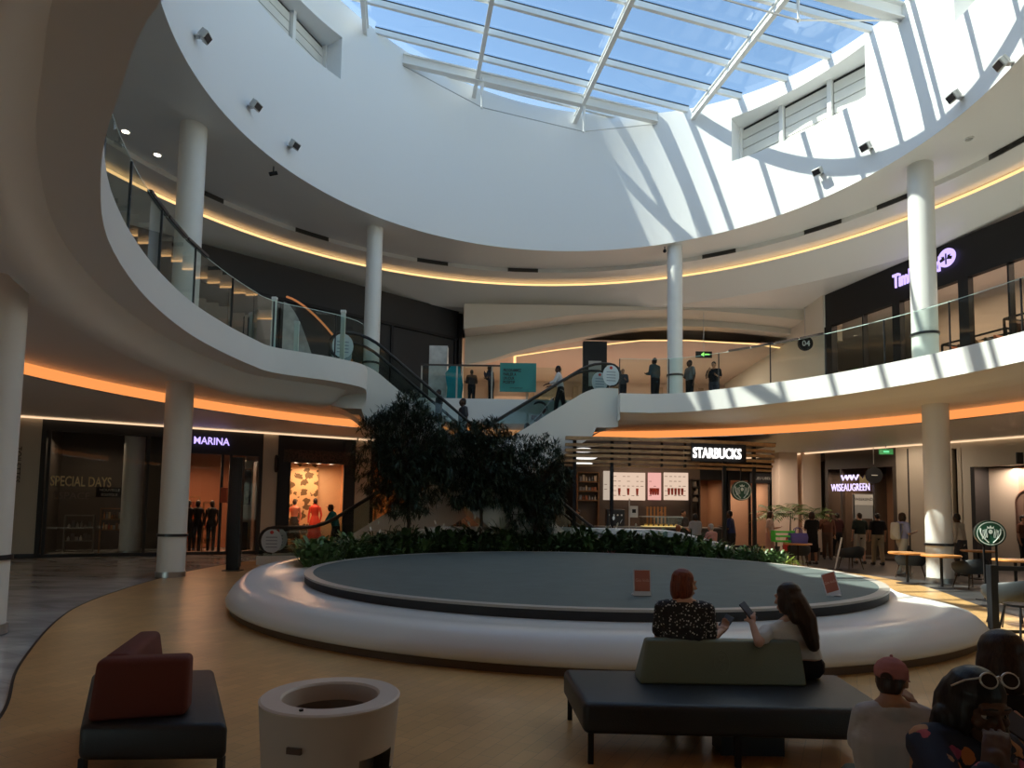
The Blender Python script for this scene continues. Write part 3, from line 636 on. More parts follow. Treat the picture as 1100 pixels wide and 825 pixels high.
# ----------------------------------------------------------------- ESCALATORS
ESCW=mat('white_escalator_cladding',(.74,.73,.69),.45)
STEPM=mat('escalator_step',(.10,.11,.11),.5,.4); ESCG=glassmat('escalator_glass',(.60,.68,.65),.03,fr=.2); 
def escalator(label,A,ang,rise,slope,width,up,flip=1):
    """A: lower-landing near-side corner; runs along direction ang with rise; returns frame"""
    u=Vector((math.cos(ang),math.sin(ang),0)); nn=Vector((-u.y,u.x,0))*flip   # nn away from the near side
    run=rise/math.tan(slope); t=thing('escalator',label,'escalator',tuple(A))
    def P(s,w,z): return Vector((A[0],A[1],0))+u*s+nn*w+Vector((0,0,z))
    def zs(s): 
        return 0 if s<0 else (rise if s>run else rise*s/run)
    def zsm(s):  # smoothed
        return sum(zs(s+.6*(k/6-.5)*2*.6) for k in range(7))/7
    ss=[-1.6+ (run+2.45)*k/60 for k in range(61)]
    for w0 in (0,width-.12):
        b=MB(); rings=[]
        for s in ss:
            top=zsm(s)+.24; bot=max(.0,zsm(s-.55)-.95)
            if s>run: bot=max(bot,rise-1.0)
            rings.append([P(s,w0,bot),P(s,w0+.12,bot),P(s,w0+.12,top),P(s,w0,top)])
        b.loft(rings,True,False,True); b.build('side_cladding',ESCW,t,smooth=30)
    b=MB(); rings=[[P(s,.1,max(.0,zsm(s-.55)-.95)),P(s,width-.1,max(.0,zsm(s-.55)-.95))] for s in ss]; b.loft(rings,False); b.build('underside',ESCW,t,smooth=30)
    # steps
    n=int(run/.4)
    b=MB(); st=None
    for k in range(n+1):
        s=k*run/n; z=rise*k/n; b=MB(); P0=P(s-.2,.14,z-.18); 
        b.add([P(a,w_,c) for a in(s-.2,s+.2) for w_ in(.14,width-.14) for c in(z-.2,z+.02)],[(0,1,3,2),(4,6,7,5),(0,4,5,1),(2,3,7,6),(0,2,6,4),(1,5,7,3)]); b.build('step',STEPM,t)
    b=MB(); b.add([P(a,w_,c) for a in(-1.5,-.15) for w_ in(.14,width-.14) for c in(.0,.02)],[(0,1,3,2),(4,6,7,5),(0,4,5,1),(2,3,7,6),(0,2,6,4),(1,5,7,3)]); b.add([P(a,w_,c) for a in(run+.2,run+.85) for w_ in(.14,width-.14) for c in(rise-.1,rise+.02)],[(0,1,3,2),(4,6,7,5),(0,4,5,1),(2,3,7,6),(0,2,6,4),(1,5,7,3)]); b.build('landing_plate',STEEL,t)
    for w0 in (.07,width-.07):
        hs=[-1.2+(run+1.8)*k/40 for k in range(41)]
        pathh=[P(s,w0,zsm(s)+1.02) for s in hs]
        # rounded newels
        c0=P(-1.2,w0,.67); c1=P(run+.6,w0,rise+.67)
        start=[c0-u*.35*math.sin(a)+Vector((0,0,.35*math.cos(a))) for a in [PI*k/8 for k in range(8,0,-1)]]
        end=[c1+u*.35*math.sin(a)+Vector((0,0,.35*math.cos(a))) for a in [PI*k/8 for k in range(1,9)]]
        b=MB(); b.tube(start+pathh+end,.042,8); b.build('handrail',RUBBER,t,smooth=60)
        b=MB(); full=start+pathh+end; low=[Vector((p.x,p.y,max(p.z-3,0))) for p in full]
        rings=[]
        for p in [q for q in full]:
            s=(p-P(0,w0,0)).dot(u); rings.append([Vector((p.x,p.y,zsm(s)+.2)),p])
        b.loft(rings,False); b.build('glass_panel',ESCG,t)
        for c,sx in ((c0,-1),(c1,1)):
            q=c+u*sx*.02-nn*.03*(1)+Vector((0,0,-.02)); b=MB(); dsk=[q+u*.27*math.cos(2*PI*k/24)+Vector((0,0,.33*math.sin(2*PI*k/24))) for k in range(24)]; b.extr(dsk,-nn*.008)
            o=b.build('oval_sticker',mat('pale_blue_sticker',(.62,.70,.74),.5),t); o['label']='pale oval notice sticker'
            b=MB()
            for k in range(4): b.extr([q-nn*.012+u*(-.15)+Vector((0,0,.12-.09*k)),q-nn*.012+u*(.15)+Vector((0,0,.12-.09*k)),q-nn*.012+u*.15+Vector((0,0,.09-.09*k)),q-nn*.012-u*.15+Vector((0,0,.09-.09*k))],-nn*.002)
            b.build('notice_lines',mat('grey_print',(.3,.36,.42),.6),o)
            b=MB(); r0=q-nn*.012+Vector((0,0,.24)); b.extr([r0+u*.05*math.cos(2*PI*k/12)+Vector((0,0,.05*math.sin(2*PI*k/12))) for k in range(12)],-nn*.002); b.build('red_mark',mat('red_print',(.6,.05,.04),.6),o)
    return t,P,zs,run
E1,E1P,E1z,E1run=escalator('right hand escalator rising to the right with a man and pushchair on it',(-5.4,18.05,0),math.radians(11.5),5.2,math.radians(33),1.2,1)
a2=math.radians(196); 
E2,E2P,E2z,E2run=escalator('escalator rising to the left behind the big tree',(2.5,18.63,0),a2,5.2,math.radians(38),1.15,1,flip=-1)
# ----------------------------------------------------------------- TEAL BOARD by the escalators
t=thing('notice_board','teal notice board with black capitals beside the left escalator balustrade','sign',(.05,20.6,5.2))
x0=PY(537,400,20.62).x; x1=PY(576,400,20.62).x; z0=PY(550,421,20.62).z; z1=PY(550,390,20.62).z
b=MB(); b.box(((x0+x1)/2,20.62,(max(z0,5.2)+z1)/2),(x1-x0,.04,z1-max(z0,5.2))); b.build('panel',mat('teal_board',(.03,.24,.22),.4),t)
for k,l in enumerate(('PROGRAMMEZ','PARLER A','UN JOUR','POSITIF')):
    text('lettering',l,(x0+.1+(.30,.22,.19,.2)[k],20.595,z1-.25-.13*k),(1,0,0),.135,BLACKM,t,.004,bold=.004,width=(.58,.42,.36,.38)[k])
text('lettering','www.parking.fr',((x0+x1)/2-.05,20.595,z1-.82),(1,0,0),.07,BLACKM,t,.004)
# ----------------------------------------------------------------- bright light on glass edges at the left balcony, shaped as pale posts
for px,py,z,l in ((295,322,1.55,'tall pale bar for a bright glass edge at the balcony, leftmost of three'),(319,348,1.0,'short pale bar for a bright glass edge at the balcony, between two taller ones'),(369,336,1.5,'tall pale bar for a bright glass edge beside the right oval escalator sticker'),):
    d=ray(px,py); k=d.x/d.y; Y=15.6 if px>350 else 15.4; x=k*Y; t=thing('bright_glass_edge',l,'post',(x,Y,5.2),0,'bright glass edges on the left balcony')
    zz=PY(px,py,Y).z; b=MB(); b.rbox((x,Y,(5.2+zz)/2),(.11,.07,zz-5.2),.01); b.build('post',mat('glass_edge_glint',(.62,.70,.66),.3),t); b=MB(); b.rbox((x,Y,zz+.03),(.13,.09,.07),.01); b.build('cap',WHITE,t)
p=PY(946,320,16.5)
# ================================================================= GROUND-FLOOR SHOPS, LEFT
LF=FR(PZ(19,446,4.14),PZ(370,470,4.14)); 
def L(px): return LF.spx(px)
BEIGEP=mat('beige_pier',(.50,.44,.36),.5)
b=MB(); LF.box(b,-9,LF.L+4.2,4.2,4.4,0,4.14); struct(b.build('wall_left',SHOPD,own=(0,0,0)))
b=MB(); q=[LF.p(-9,-.02,4.10),LF.p(LF.L+1.2,-.02,4.10)]; b.bar(q[0]-LF.n*.05,q[1]-LF.n*.05,.05,.05); tag(b.build('led_strip',LEDT),'thin warm light line above the left ground floor shopfronts','light')
def pier(s0,s1,label,f=LF,z=4.14,m=BEIGEP,dep=.4):
    t=thing('wall_pier',label,'pier',tuple(f.p((s0+s1)/2,0,0))); b=MB(); f.box(b,s0,s1,0,dep,0,z); b.build('shaft',m,t); b=MB(); f.box(b,s0-.01,s1+.01,-.015,0,0,.12); b.build('skirting',DARKSTEEL,t); return t
t=pier(L(15),L(44),'beige wall pier at far left between the white column and dark shop')
text('vertical_lettering','TOILETTES',LF.p(L(20),-.03,2.7),(0,0,-1),.22,DARKSTEEL,t,.01,up=LF.u)
pier(L(283),L(299),'beige wall pier between the purple lit shop and the floral window')
pier(L(382),L(399),'beige wall pier right of the floral shop window')
b=MB(); LF.box(b,-9,L(15),0,.3,0,4.14); struct(b.build('wall_left_end',BEIGEP,own=(0,0,0)))
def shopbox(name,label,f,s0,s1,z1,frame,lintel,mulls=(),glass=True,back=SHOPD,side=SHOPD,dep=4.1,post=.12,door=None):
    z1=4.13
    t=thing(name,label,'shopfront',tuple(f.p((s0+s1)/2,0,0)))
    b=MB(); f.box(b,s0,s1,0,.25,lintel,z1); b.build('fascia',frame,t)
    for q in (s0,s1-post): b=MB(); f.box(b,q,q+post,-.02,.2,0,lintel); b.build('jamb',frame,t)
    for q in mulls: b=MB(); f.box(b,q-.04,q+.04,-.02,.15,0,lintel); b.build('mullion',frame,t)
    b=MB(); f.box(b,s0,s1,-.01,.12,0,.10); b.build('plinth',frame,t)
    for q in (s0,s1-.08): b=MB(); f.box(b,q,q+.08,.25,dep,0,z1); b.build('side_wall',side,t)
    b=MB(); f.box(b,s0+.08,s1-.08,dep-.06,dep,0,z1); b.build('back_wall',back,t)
    if glass: b=MB(); b.add([f.p(s0,.1,.1),f.p(s1,.1,.1),f.p(s1,.1,lintel),f.p(s0,.1,lintel)],[(0,1,2,3)]); b.build('glass',SHOPGLASS,t)
    return t
GOLD=mat('dull_gold_letters',(.62,.50,.26),.5,.1)
t=shopbox('shopfront','wide dark shop window reading special days in gold capitals',LF,L(44),L(193),4.10,BLACKM,3.75,mulls=(L(53),L(160)),dep=4.1)
text('window_lettering','SPECIAL DAYS',LF.p(L(90),-.06,LF.z(90,518)),LF.u,.42,GOLD,t,.01,bold=.006,width=L(123)-L(58))
text('window_lettering','ESPACE',LF.p(L(80),.05,LF.z(85,533)),LF.u,.28,mat('faint_letters',(.13,.10,.08),.5),t,.01)
s_=thing('shop_sign','small black board with two lines of white print inside the dark shop','sign',tuple(LF.p(L(121),1.5,1.2)))
def QF(f,px,py,t):  # point at depth t behind wall f on pixel ray
    A=f.p(0,t,0); g=FR(A,A+f.u); s=g.spx(px); P=g.p(s,0,0); d=ray(px,py); return Vector((P.x,P.y,CH+d.z*P.y/d.y))
a=QF(LF,106,534,1.5); c=QF(LF,135,524,1.5); b=MB(); b.extr([a,Vector((c.x,c.y,a.z)),c,Vector((a.x,a.y,c.z))],LF.n*.05); b.build('board',BLACK,s_)
m_=(a+c)/2-LF.n*.02
text('print','NOUVELLE',m_+Vector((0,0,.07)),LF.u,.12,mat('white_print',(.6,.58,.55),.5),s_,.004,width=(c-a).xy.length*.75); text('print','BOUTIQUE',m_-Vector((0,0,.08)),LF.u,.12,mat('white_print',(.6,.58,.55),.5),s_,.004,width=(c-a).xy.length*.6)
b=MB(); 
P0=QF(LF,145,500,1.0); column(P0.x,P0.y,0,4.14,'cream round column standing inside the dark left shop',.3,False)
# lit shelving with goods in that shop
def shelves(f,s0,s1,t0,z0,z1,n,cols,label,frm=WOOD,items=7,seed=1,itemh=.2,emis=0):
    rnd=random.Random(seed); r=thing('display_shelf',label,'shelf',tuple(f.p((s0+s1)/2,t0,0)))
    for q in (s0,s1): b=MB(); f.box(b,q-.02,q+.02,t0,t0+.3,0,z1); b.build('side_panel',frm,r)
    hs=[z0+(z1-z0)*k/n for k in range(n+1)]
    for z in hs: b=MB(); f.box(b,s0,s1,t0,t0+.3,z-.02,z+.02); b.build('shelf_board',frm,r)
    gi=0
    for z in hs[:-1]:
        for k in range(items):
            q=s0+.06+(s1-s0-.12)*(k+.5)/items; w=(s1-s0)/items*.32; h=itemh*(.55+.6*rnd.random()); cc=cols[rnd.randrange(len(cols))]
            g=MB(); 
            if rnd.random()<.5:
                cpt=f.p(q,t0+.12,z+.02); g.cyl(cpt,cpt+Vector((0,0,h*.7)),w,w*.9,8); g.cyl(cpt+Vector((0,0,h*.7)),cpt+Vector((0,0,h)),w*.45,w*.3,8)
            else: f.box(g,q-w,q+w,t0+.04,t0+.2,z+.02,z+.02+h)
            o=g.build('shop_item',mat('item_%d_%d_%d'%tuple(int(v*99) for v in cc),cc,.5)); tag(o,'small packaged good on the '+label,'goods','goods on the '+label)
    return r
WC=[(.7,.3,.12),(.8,.55,.3),(.6,.1,.05),(.5,.45,.4),(.3,.15,.08)]
shelves(LF,L(108),L(134),1.7,.75,1.45,2,WC,'lit shelf behind the small black board',seed=2)
shelves(LF,L(63),L(98),2.6,.35,1.2,2,[(.3,.28,.24),(.12,.11,.1),(.5,.48,.44)],'low grey shelf behind gold window letters',frm=mat('grey_shelf',(.16,.15,.13),.6),seed=3,items=6)
# clothes mannequins in white silhouettes
def mannequin(p,label,top,bot,h=1.65,rz=0,dress=False,head=True,grp=None):
    t=thing('mannequin',label,'mannequin',tuple(p),rz,grp); k=h/1.7; 
    b=MB(); b.lathe([(.0,.86*k),(.13*k,.87*k),(.165*k,.95*k),(.15*k,1.02*k),(.115*k,1.12*k),(.14*k,1.28*k),(.165*k,1.40*k),(.14*k,1.47*k),(.05*k,1.50*k),(.045*k,1.57*k),(0,1.58*k)],(0,0,0),16); 
    for v in b.v: v.y*=.7
    b.build('torso',top,t,local=True,smooth=60)
    if head: b=MB(); b.sph((0,0,1.63*k),(.075*k,.09*k,.11*k),12); b.build('head',mat('mannequin_skin',(.05,.04,.04),.4),t,local=True,smooth=60)
    b=MB()
    if dress: b.lathe([(.115*k,1.12*k),(.17*k,.95*k),(.2*k,.7*k),(.24*k,.35*k)],(0,0,0),16); b.build('skirt',bot,t,local=True,smooth=60)
    else:
        b.tube([(-.08*k,0,.9*k),(-.09*k,0,.5*k),(-.09*k,0,.05*k)],[.09*k,.06*k,.045*k],10); b.tube([(.08*k,0,.9*k),(.09*k,0,.5*k),(.09*k,0,.05*k)],[.09*k,.06*k,.045*k],10); b.build('legs',bot,t,local=True,smooth=60)
    for sx in (-1,1):
        b=MB(); b.tube([(sx*.16*k,0,1.42*k),(sx*.22*k,.02,1.15*k),(sx*.2*k,-.08,.88*k)],[.045*k,.036*k,.025*k],8); b.build('arm',top,t,local=True,smooth=60)
    b=MB(); b.cyl((0,0,0),(0,0,.02),.16,.16,16); b.cyl((0,0,.02),(0,0,.5*k),.012,.012,6); b.build('stand',STEEL,t,local=True)
    return t
# ---- shop with purple letters
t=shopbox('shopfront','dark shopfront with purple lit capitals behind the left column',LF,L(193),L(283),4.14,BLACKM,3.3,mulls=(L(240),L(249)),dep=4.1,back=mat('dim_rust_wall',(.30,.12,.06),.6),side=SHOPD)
text('name_letters','SAN MARINA',LF.p((L(184)+L(246))/2,-.05,LF.z(222,474)),LF.u,.33,SIGNV,t,.04,bold=.004,width=L(246)-L(184))
arealamp(LF.p((L(197)+L(240))/2,2.0,3.1),1.2,48,(1,.50,.26)); arealamp(LF.p(L(95),2.0,3.6),1.5,13,(1,.75,.5)); arealamp(LF.p(L(262),1.4,3.2),.8,14,(1,.72,.5))
b=MB(); P=LF.p(L(262),1.0,0); s0,s1=L(254),L(277); g=thing('display_stand','cream display panel with a dark framed picture in the purple lettered shop','panel',tuple(P))
b=MB(); LF.box(b,s0,s1,.9,.96,.1,3.2); b.build('panel',BEIGEP,g); b=MB(); LF.box(b,s0+.12,s0+.62,.86,.9,1.65,2.9); o=b.build('picture',mat('dark_picture',(.12,.09,.08),.5,var=.9,vscale=5),g); b=MB(); LF.box(b,s0+.1,s1-.15,.5,.85,.1,1.05); b.build('plinth_box',BLACKM,g)
shelves(LF,L(200),L(222),2.2,.3,1.9,4,[(.9,.3,.1),(.8,.15,.05),(.9,.6,.3),(.2,.05,.03)],'warm lit shelf in the purple lettered shop',seed=5,items=5)
shelves(LF,L(226),L(238),1.8,.3,1.7,3,[(.5,.25,.1),(.4,.1,.05),(.1,.05,.03)],'narrow shelf right of the warm lit shelf',seed=6,items=3)
for k,(px,l) in enumerate(((206,'dark dressed mannequin left of the shop doorway'),(216,'dark dressed mannequin in the middle of the shop doorway'),(231,'dark mannequin with a pale collar right of the doorway'))):
    P=QF(LF,px,560,1.3); P.z=0; mannequin(P,l,BLACKM,BLACKM,1.75)
o=MB(); P=QF(LF,243,520,-.15); o.rbox((P.x,P.y,1.95),(.22,.1,.5),.03); tag(o.build('wall_bag',mat('rust_bag',(.45,.09,.04),.6)),'rust red bag hanging right of the purple lettered doorway','bag')
b=MB(); LF.box(b,L(247)-.12,L(247)+.12,-.2,-.1,1.7,3.0);
# ---- floral window shop
FLW=mat('floral_wallpaper',(.72,.52,.33),.6)
def floral():
    m=bpy.data.materials.new('floral_pattern_wall'); m.use_nodes=True; nt=m.node_tree; b=nt.nodes['Principled BSDF']; K=nt.links.new
    tc=nt.nodes.new('ShaderNodeTexCoord'); v=nt.nodes.new('ShaderNodeTexVoronoi'); v.inputs['Scale'].default_value=3.4; v.inputs['Randomness'].default_value=.7
    n=nt.nodes.new('ShaderNodeTexNoise'); n.inputs['Scale'].default_value=9; n.inputs['Detail'].default_value=4
    ad=nt.nodes.new('ShaderNodeMath'); ad.operation='MULTIPLY_ADD'; ad.inputs[1].default_value=.9; K(n.outputs['Fac'],ad.inputs[0]); K(v.outputs['Distance'],ad.inputs[2])
    r=nt.nodes.new('ShaderNodeValToRGB'); r.color_ramp.interpolation='CONSTANT'; r.color_ramp.elements[0].color=(.17,.11,.05,1); r.color_ramp.elements[1].position=.90; r.color_ramp.elements[1].color=(.80,.55,.30,1)
    K(tc.outputs['Object'],v.inputs['Vector']); K(tc.outputs['Object'],n.inputs['Vector']); K(ad.outputs[0],r.inputs['Fac']); K(r.outputs['Color'],b.inputs['Base Color']); return m
t=shopbox('shopfront','black framed shop with a floral papered lit window and red dresses',LF,L(299),L(382),4.14,mat('navy_black_frame',(.010,.012,.018),.5),LF.z(340,493),dep=1.7,back=FLW,side=mat('orange_side_wall',(.75,.42,.22),.6))
for q0,q1 in ((L(299),L(313)),(L(370),L(382))): b=MB(); LF.box(b,q0,q1,-.06,.02,0,4.1); b.build('wide_jamb',mat('navy_black_frame',(.01,.012,.018),.5),t)
b=MB(); LF.box(b,L(314),L(353),1.5,1.58,0,3.2); b.build('floral_panel',floral(),t)
b=MB(); LF.box(b,L(305),L(376),-.08,.0,3.15,3.6); b.build('sign_board',mat('dark_glitter',(.05,.035,.03),.5,var=.9,vscale=18),t)
text('sign_lettering','PROMOD',LF.p(L(340),-.1,3.37),LF.u,.3,mat('dull_brown_letters',(.10,.06,.05),.5),t,.01)
arealamp(LF.p(L(340),.6,3.1),.9,42,(1,.56,.30)); 
for px in (318,331,343,356): 
    P=QF(LF,px,494,.6); downlight(P.x,P.y,3.2,{318:'window spotlight above the black skirt mannequin',331:'window spotlight left of the red dress',343:'window spotlight over the floral wall edge',356:'window spotlight nearest the peach wall'}[px],True,'spotlights in the floral shop window')
RED=mat('red_dress',(.75,.07,.04),.6)
P=QF(LF,319,590,1.0);P.z=.1; mannequin(P,'mannequin in pale top and black skirt in the floral window',mat('coral_top',(.8,.3,.2),.6),BLACKM,1.75,0,True)
P=QF(LF,341,590,1.0);P.z=.1; mannequin(P,'mannequin in a long red dress in the floral window',RED,RED,1.8,0,True)
# round blade sign
P=QF(LF,298,498,-.25); g=thing('blade_sign','small round black sign projecting from the beige pier','sign',tuple(P)); b=MB(); b.cyl(P-LF.u*.04,P+LF.u*.04,.3,.3,24); b.build('disc',BLACK,g,smooth=30); b=MB(); b.lathe([(.27,0),(.3,0),(.3,.01),(.27,.01)],(0,0,0),24); 
b=MB(); b.bar(P+LF.n*.1,P+LF.n*.4,.03); b.build('bracket',STEEL,g)
# ---- fourth shop warm and the dark rest behind the tree
t=shopbox('shopfront','warm lit shop glimpsed under the tree between beige pier and escalator',LF,L(399),L(399)+3.6,4.14,BLACKM,3.3,mulls=(L(399)+1.1,),dep=3.6,back=mat('amber_wall',(.8,.34,.14),.6),side=SHOPD)
arealamp(LF.p(L(399)+1.2,1.6,3.0),1.0,45,(1,.45,.2))
shelves(LF,L(399)+.2,L(399)+1.0,2.4,.4,2.6,4,[(.8,.35,.15),(.9,.6,.35),(.3,.1,.05)],'amber lit shelf seen under the big tree',seed=8,items=4)
# black totem standing free
P=PZ(250,613,0); g=thing('info_totem','tall black information totem standing on the marble floor','totem',tuple(P)); b=MB(); b.rbox((P.x,P.y,1.42),(.30,.14,2.8),.015); b.build('body',mat('glossy_black',(.015,.015,.017),.4,spec=.3),g); b=MB(); b.box((P.x-.02,P.y-.075,1.9),(.22,.01,1.5)); b.build('screen',mat('dark_screen',(.035,.035,.04),.1),g); b=MB(); b.box((P.x,P.y,.01),(.42,.3,.02)); b.build('foot',DARKSTEEL,g); b=MB(); b.box((P.x+.155,P.y,1.45),(.012,.15,2.7)); b.build('steel_edge',DARKSTEEL,g)
# ================================================================= GROUND-FLOOR, RIGHT SHOPS
RF=FR(PZ(832,489,4.14),PZ(1100,468,4.14))
def R_(px): return RF.spx(px)
b=MB(); RF.box(b,-4,RF.L+12,4.3,4.5,0,4.14); struct(b.build('wall_right',SHOPD,own=(0,0,0)))
b=MB(); b.bar(RF.p(-2,-.07,4.10),RF.p(RF.L+12,-.07,4.10),.05,.05); tag(b.build('led_strip',LEDT),'thin warm light line above the right ground floor shopfronts','light')
t=shopbox('shopfront','dark glazed shopfront with white lit capitals and a crown logo',RF,R_(886),R_(962),4.14,mat('bronze_frame',(.06,.045,.035),.5),3.4,mulls=(R_(903),R_(938)),dep=4.1,back=mat('brown_shop_wall',(.22,.14,.09),.6))
text('name_letters','WISEAUGREEN',RF.p(R_(914),-.1,RF.z(914,524)),RF.u,.40,emat('pale_violet_letters',(.72,.6,1),1.1),t,.03,width=R_(935)-R_(894))
b=MB()
zc=RF.z(914,513)
for k in range(3):
    s=R_(907)+(R_(921)-R_(907))*(k+.5)/3; b=MB(); w=.16
    b.tube([RF.p(s+w*x,-.1,zc+.09*y) for x,y in((-1,1),(-.6,-1),(-.1,.6),(.4,-1),(1,1))],.035,6); b.build('glyph',emat('pale_violet_letters',(.72,.6,1),1.1),t)
b=MB(); sc=R_(930); zc2=RF.z(930,515); b.extr([RF.p(sc+.22*x,-.08,zc2+.2*y) for x,y in((-1,1),(-.9,-1),(.9,-1),(1,1),(.4,0),(0,.8),(-.4,0))],-RF.n*.03); b.build('crown_logo',mat('pale_gold',(.6,.5,.25),.4),t)
P=RF.p(R_(944),-.35,RF.z(944,511)); g=thing('blade_sign','round black hanging sign right of the crown logo','sign',tuple(P)); b=MB(); b.cyl(P-Vector((.0,.04,0)),P+Vector((0,.04,0)),.30,.30,28); b.build('disc',BLACK,g,smooth=30); b=MB(); b.box(P+Vector((0,-.05,0)),(.22,.01,.03)); b.build('mark',mat('white_print',(.6,.58,.55),.5),g); b=MB(); b.bar(P+Vector((0,0,.4)),Vector((P.x,P.y,4.1)),.02); b.build('hanger',STEEL,g)
P=QF(RF,926,536,-.6); g=thing('menu_board','white printed poster stand before the crown logo shop','sign',(P.x,P.y,0)); b=MB(); b.box((P.x,P.y,(RF.z0+1.95)),(.75,.05,.9)); b.build('frame',mat('grey_frame',(.4,.4,.4),.5),g); b=MB(); b.box((P.x,P.y-.03,2.18),(.68,.01,.38)); b.build('poster',mat('white_poster',(.75,.74,.72),.5),g); text('print','WEEKEND',(P.x,P.y-.04,2.2),(1,0,0),.14,BLACKM,g,.004)
for sx in(-.36,.36): b=MB(); b.bar((P.x+sx,P.y,0),(P.x+sx,P.y,2.4),.05); b.build('leg',STEEL,g)
P=PZ(961,483,4.14); g=thing('exit_sign','small green exit sign under the soffit left of the right column','sign',tuple(RF.p(R_(960),-.5,3.85))); c=RF.p(R_(960),-.5,3.9); b=MB(); b.box(c,(.5,.05,.2)); b.build('box',mat('green_box',(.02,.25,.08),.5),g); b=MB(); b.box(c+Vector((0,-.03,0)),(.2,.01,.06)); b.build('mark',emat('exit_green_dim',(.2,.9,.4),.7),g); b=MB(); b.bar(c+Vector((0,0,.1)),c+Vector((0,0,.24)),.02); b.build('hanger',STEEL,g)
# panelled wall and the recess with mirror at the right
PANEL=mat('taupe_wall_panel',(.42,.36,.29),.5)
b=MB(); RF.box(b,R_(962),R_(1018),0,.2,0,4.14); struct(b.build('wall_right_panel',PANEL,own=(0,0,0)))
for px in (975,1000): b=MB(); RF.box(b,R_(px)-.02,R_(px)+.02,-.02,0,0,4.0); struct(b.build('trim_panel_joint',DARKSTEEL,own=(0,0,0)))
t=shopbox('shopfront','narrow dark doorway with hanging clothes right of the cafe column',RF,R_(1018),R_(1032),4.14,BEIGEP,3.9,dep=2,glass=False)
b=MB(); RF.box(b,R_(1032),R_(1044),0,.3,0,4.14); RF.box(b,R_(1044),RF.L+12,0,.3,3.25,4.14); struct(b.build('wall_right_end',mat('pale_stone_wall',(.58,.53,.45),.6),own=(0,0,0)))
g=thing('shopfront','peach lit alcove with arched mirror at the right edge','shopfront',tuple(RF.p(R_(1075),.8,0)))
b=MB(); RF.box(b,R_(1044),R_(1078),.9,1.0,0,3.25); b.build('pale_panel',BEIGEP,g); b=MB(); RF.box(b,R_(1078),RF.L+12,.9,1.0,0,3.25); b.build('peach_wall',mat('peach_panel',(.62,.36,.26),.5),g); b=MB(); RF.box(b,R_(1044)-.06,R_(1044)+.06,-.03,.9,0,3.25); b.build('frame_post',BLACKM,g)
sm,zm=R_(1092),1.55; pts=[]
for k in range(28):
    a=2*PI*k/28; pts.append((sm+.42*math.cos(a),zm+(.55 if math.sin(a)>=0 else -.55)+.42*math.sin(a)))
mr=thing('wall_mirror','tall arched mirror on the peach wall at the right edge','mirror',tuple(RF.p(sm,.85,zm)))
b=MB(); b.tube([RF.p(s,.86,z) for s,z in pts],.03,6,closed=True); b.build('frame',mat('brown_frame',(.12,.06,.04),.4),mr); b=MB(); b.extr([RF.p(s,.87,z) for s,z in pts],RF.n*.01); b.build('mirror_glass',mat('dim_mirror',(.5,.34,.27),.15,.6),mr)
arealamp(RF.p(R_(1080),.4,3.2),.8,30,(1,.75,.58)); arealamp(RF.p(R_(925),1.5,3.3),1.5,50,(1,.6,.36)); arealamp(RF.p(R_(985),-1.2,4.1),1.2,30,(1,.8,.6))
P=RF.p(R_(1097),-.02,3.45); b=MB(); b.box(P,(.3,.05,.35)); tag(b.build('wall_sign',BLACKM),'small dark square sign above the alcove at the right edge','sign')
# ---------------------------------------------------------------- back of the ground floor
b=MB(); b.box((4,33.5,2.07),(36,.2,4.14)); struct(b.build('wall_back',SHOPD,own=(0,0,0)))
BK=FR((-4.2,30.6),(12.5,30.6))
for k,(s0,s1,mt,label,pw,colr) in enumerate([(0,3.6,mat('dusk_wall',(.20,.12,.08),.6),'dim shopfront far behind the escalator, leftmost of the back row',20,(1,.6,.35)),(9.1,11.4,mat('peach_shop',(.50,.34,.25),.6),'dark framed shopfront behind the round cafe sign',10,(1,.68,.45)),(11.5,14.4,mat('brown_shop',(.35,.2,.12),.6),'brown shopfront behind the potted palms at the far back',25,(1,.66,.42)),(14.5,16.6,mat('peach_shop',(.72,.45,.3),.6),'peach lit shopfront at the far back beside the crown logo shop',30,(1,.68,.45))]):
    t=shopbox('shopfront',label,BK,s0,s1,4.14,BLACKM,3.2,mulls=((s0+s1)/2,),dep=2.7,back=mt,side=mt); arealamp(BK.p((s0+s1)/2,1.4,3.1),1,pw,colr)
P=BK.p(11.2,-.1,3.62)
for px,label in ((843,'left square cream pillar coloured as if sunlit behind the palms'),(868,'right square cream pillar coloured as if sunlit behind the palms')):
    d=ray(px,540); x=d.x/d.y*26.5; t=thing('square_pillar',label,'pillar',(x,26.5,0)); b=MB(); b.box((x,26.5,2.07),(.75,.75,4.14)); b.build('shaft',mat('sun_tinted_cream',(.80,.64,.52),.55),t); b=MB(); b.box((x,26.5,.06),(.79,.79,.12)); b.build('skirting',DARKSTEEL,t)  # shaft colour lightened to stand in for sunlight on the pillars
d=ray(822,512); x=d.x/d.y*27; g=thing('shop_sign','black hanging board with dark letters beyond the kiosk','sign',(x,27,3)); b=MB(); b.box((x,27,3.1),(1.3,.1,.42)); b.build('board',BLACK,g); text('lettering','BLEU LIBELLULE',(x,26.93,3.1),(1,0,0),.15,mat('grey_print2',(.35,.34,.33),.5),g,.01)
for sx in(-.5,.5): b=MB(); b.bar((x+sx,27,3.3),(x+sx,27,4.14),.02); b.build('hanger',STEEL,g)
# clothes figures in shops (mannequins) at right back
for px,l in ((915,'dark mannequin deep inside the crown logo shop'),(890,'dark mannequin left in the crown logo shop')):
    P=QF(RF,px,560,2.6); P.z=0; mannequin(P,l,BLACKM,mat('brown_cloth',(.2,.1,.06),.7),1.75)
arealamp((9.6,25.2,3.9),1.0,60,(1,.8,.62))  # added fill lamp to brighten the pillars, no fixture stands here
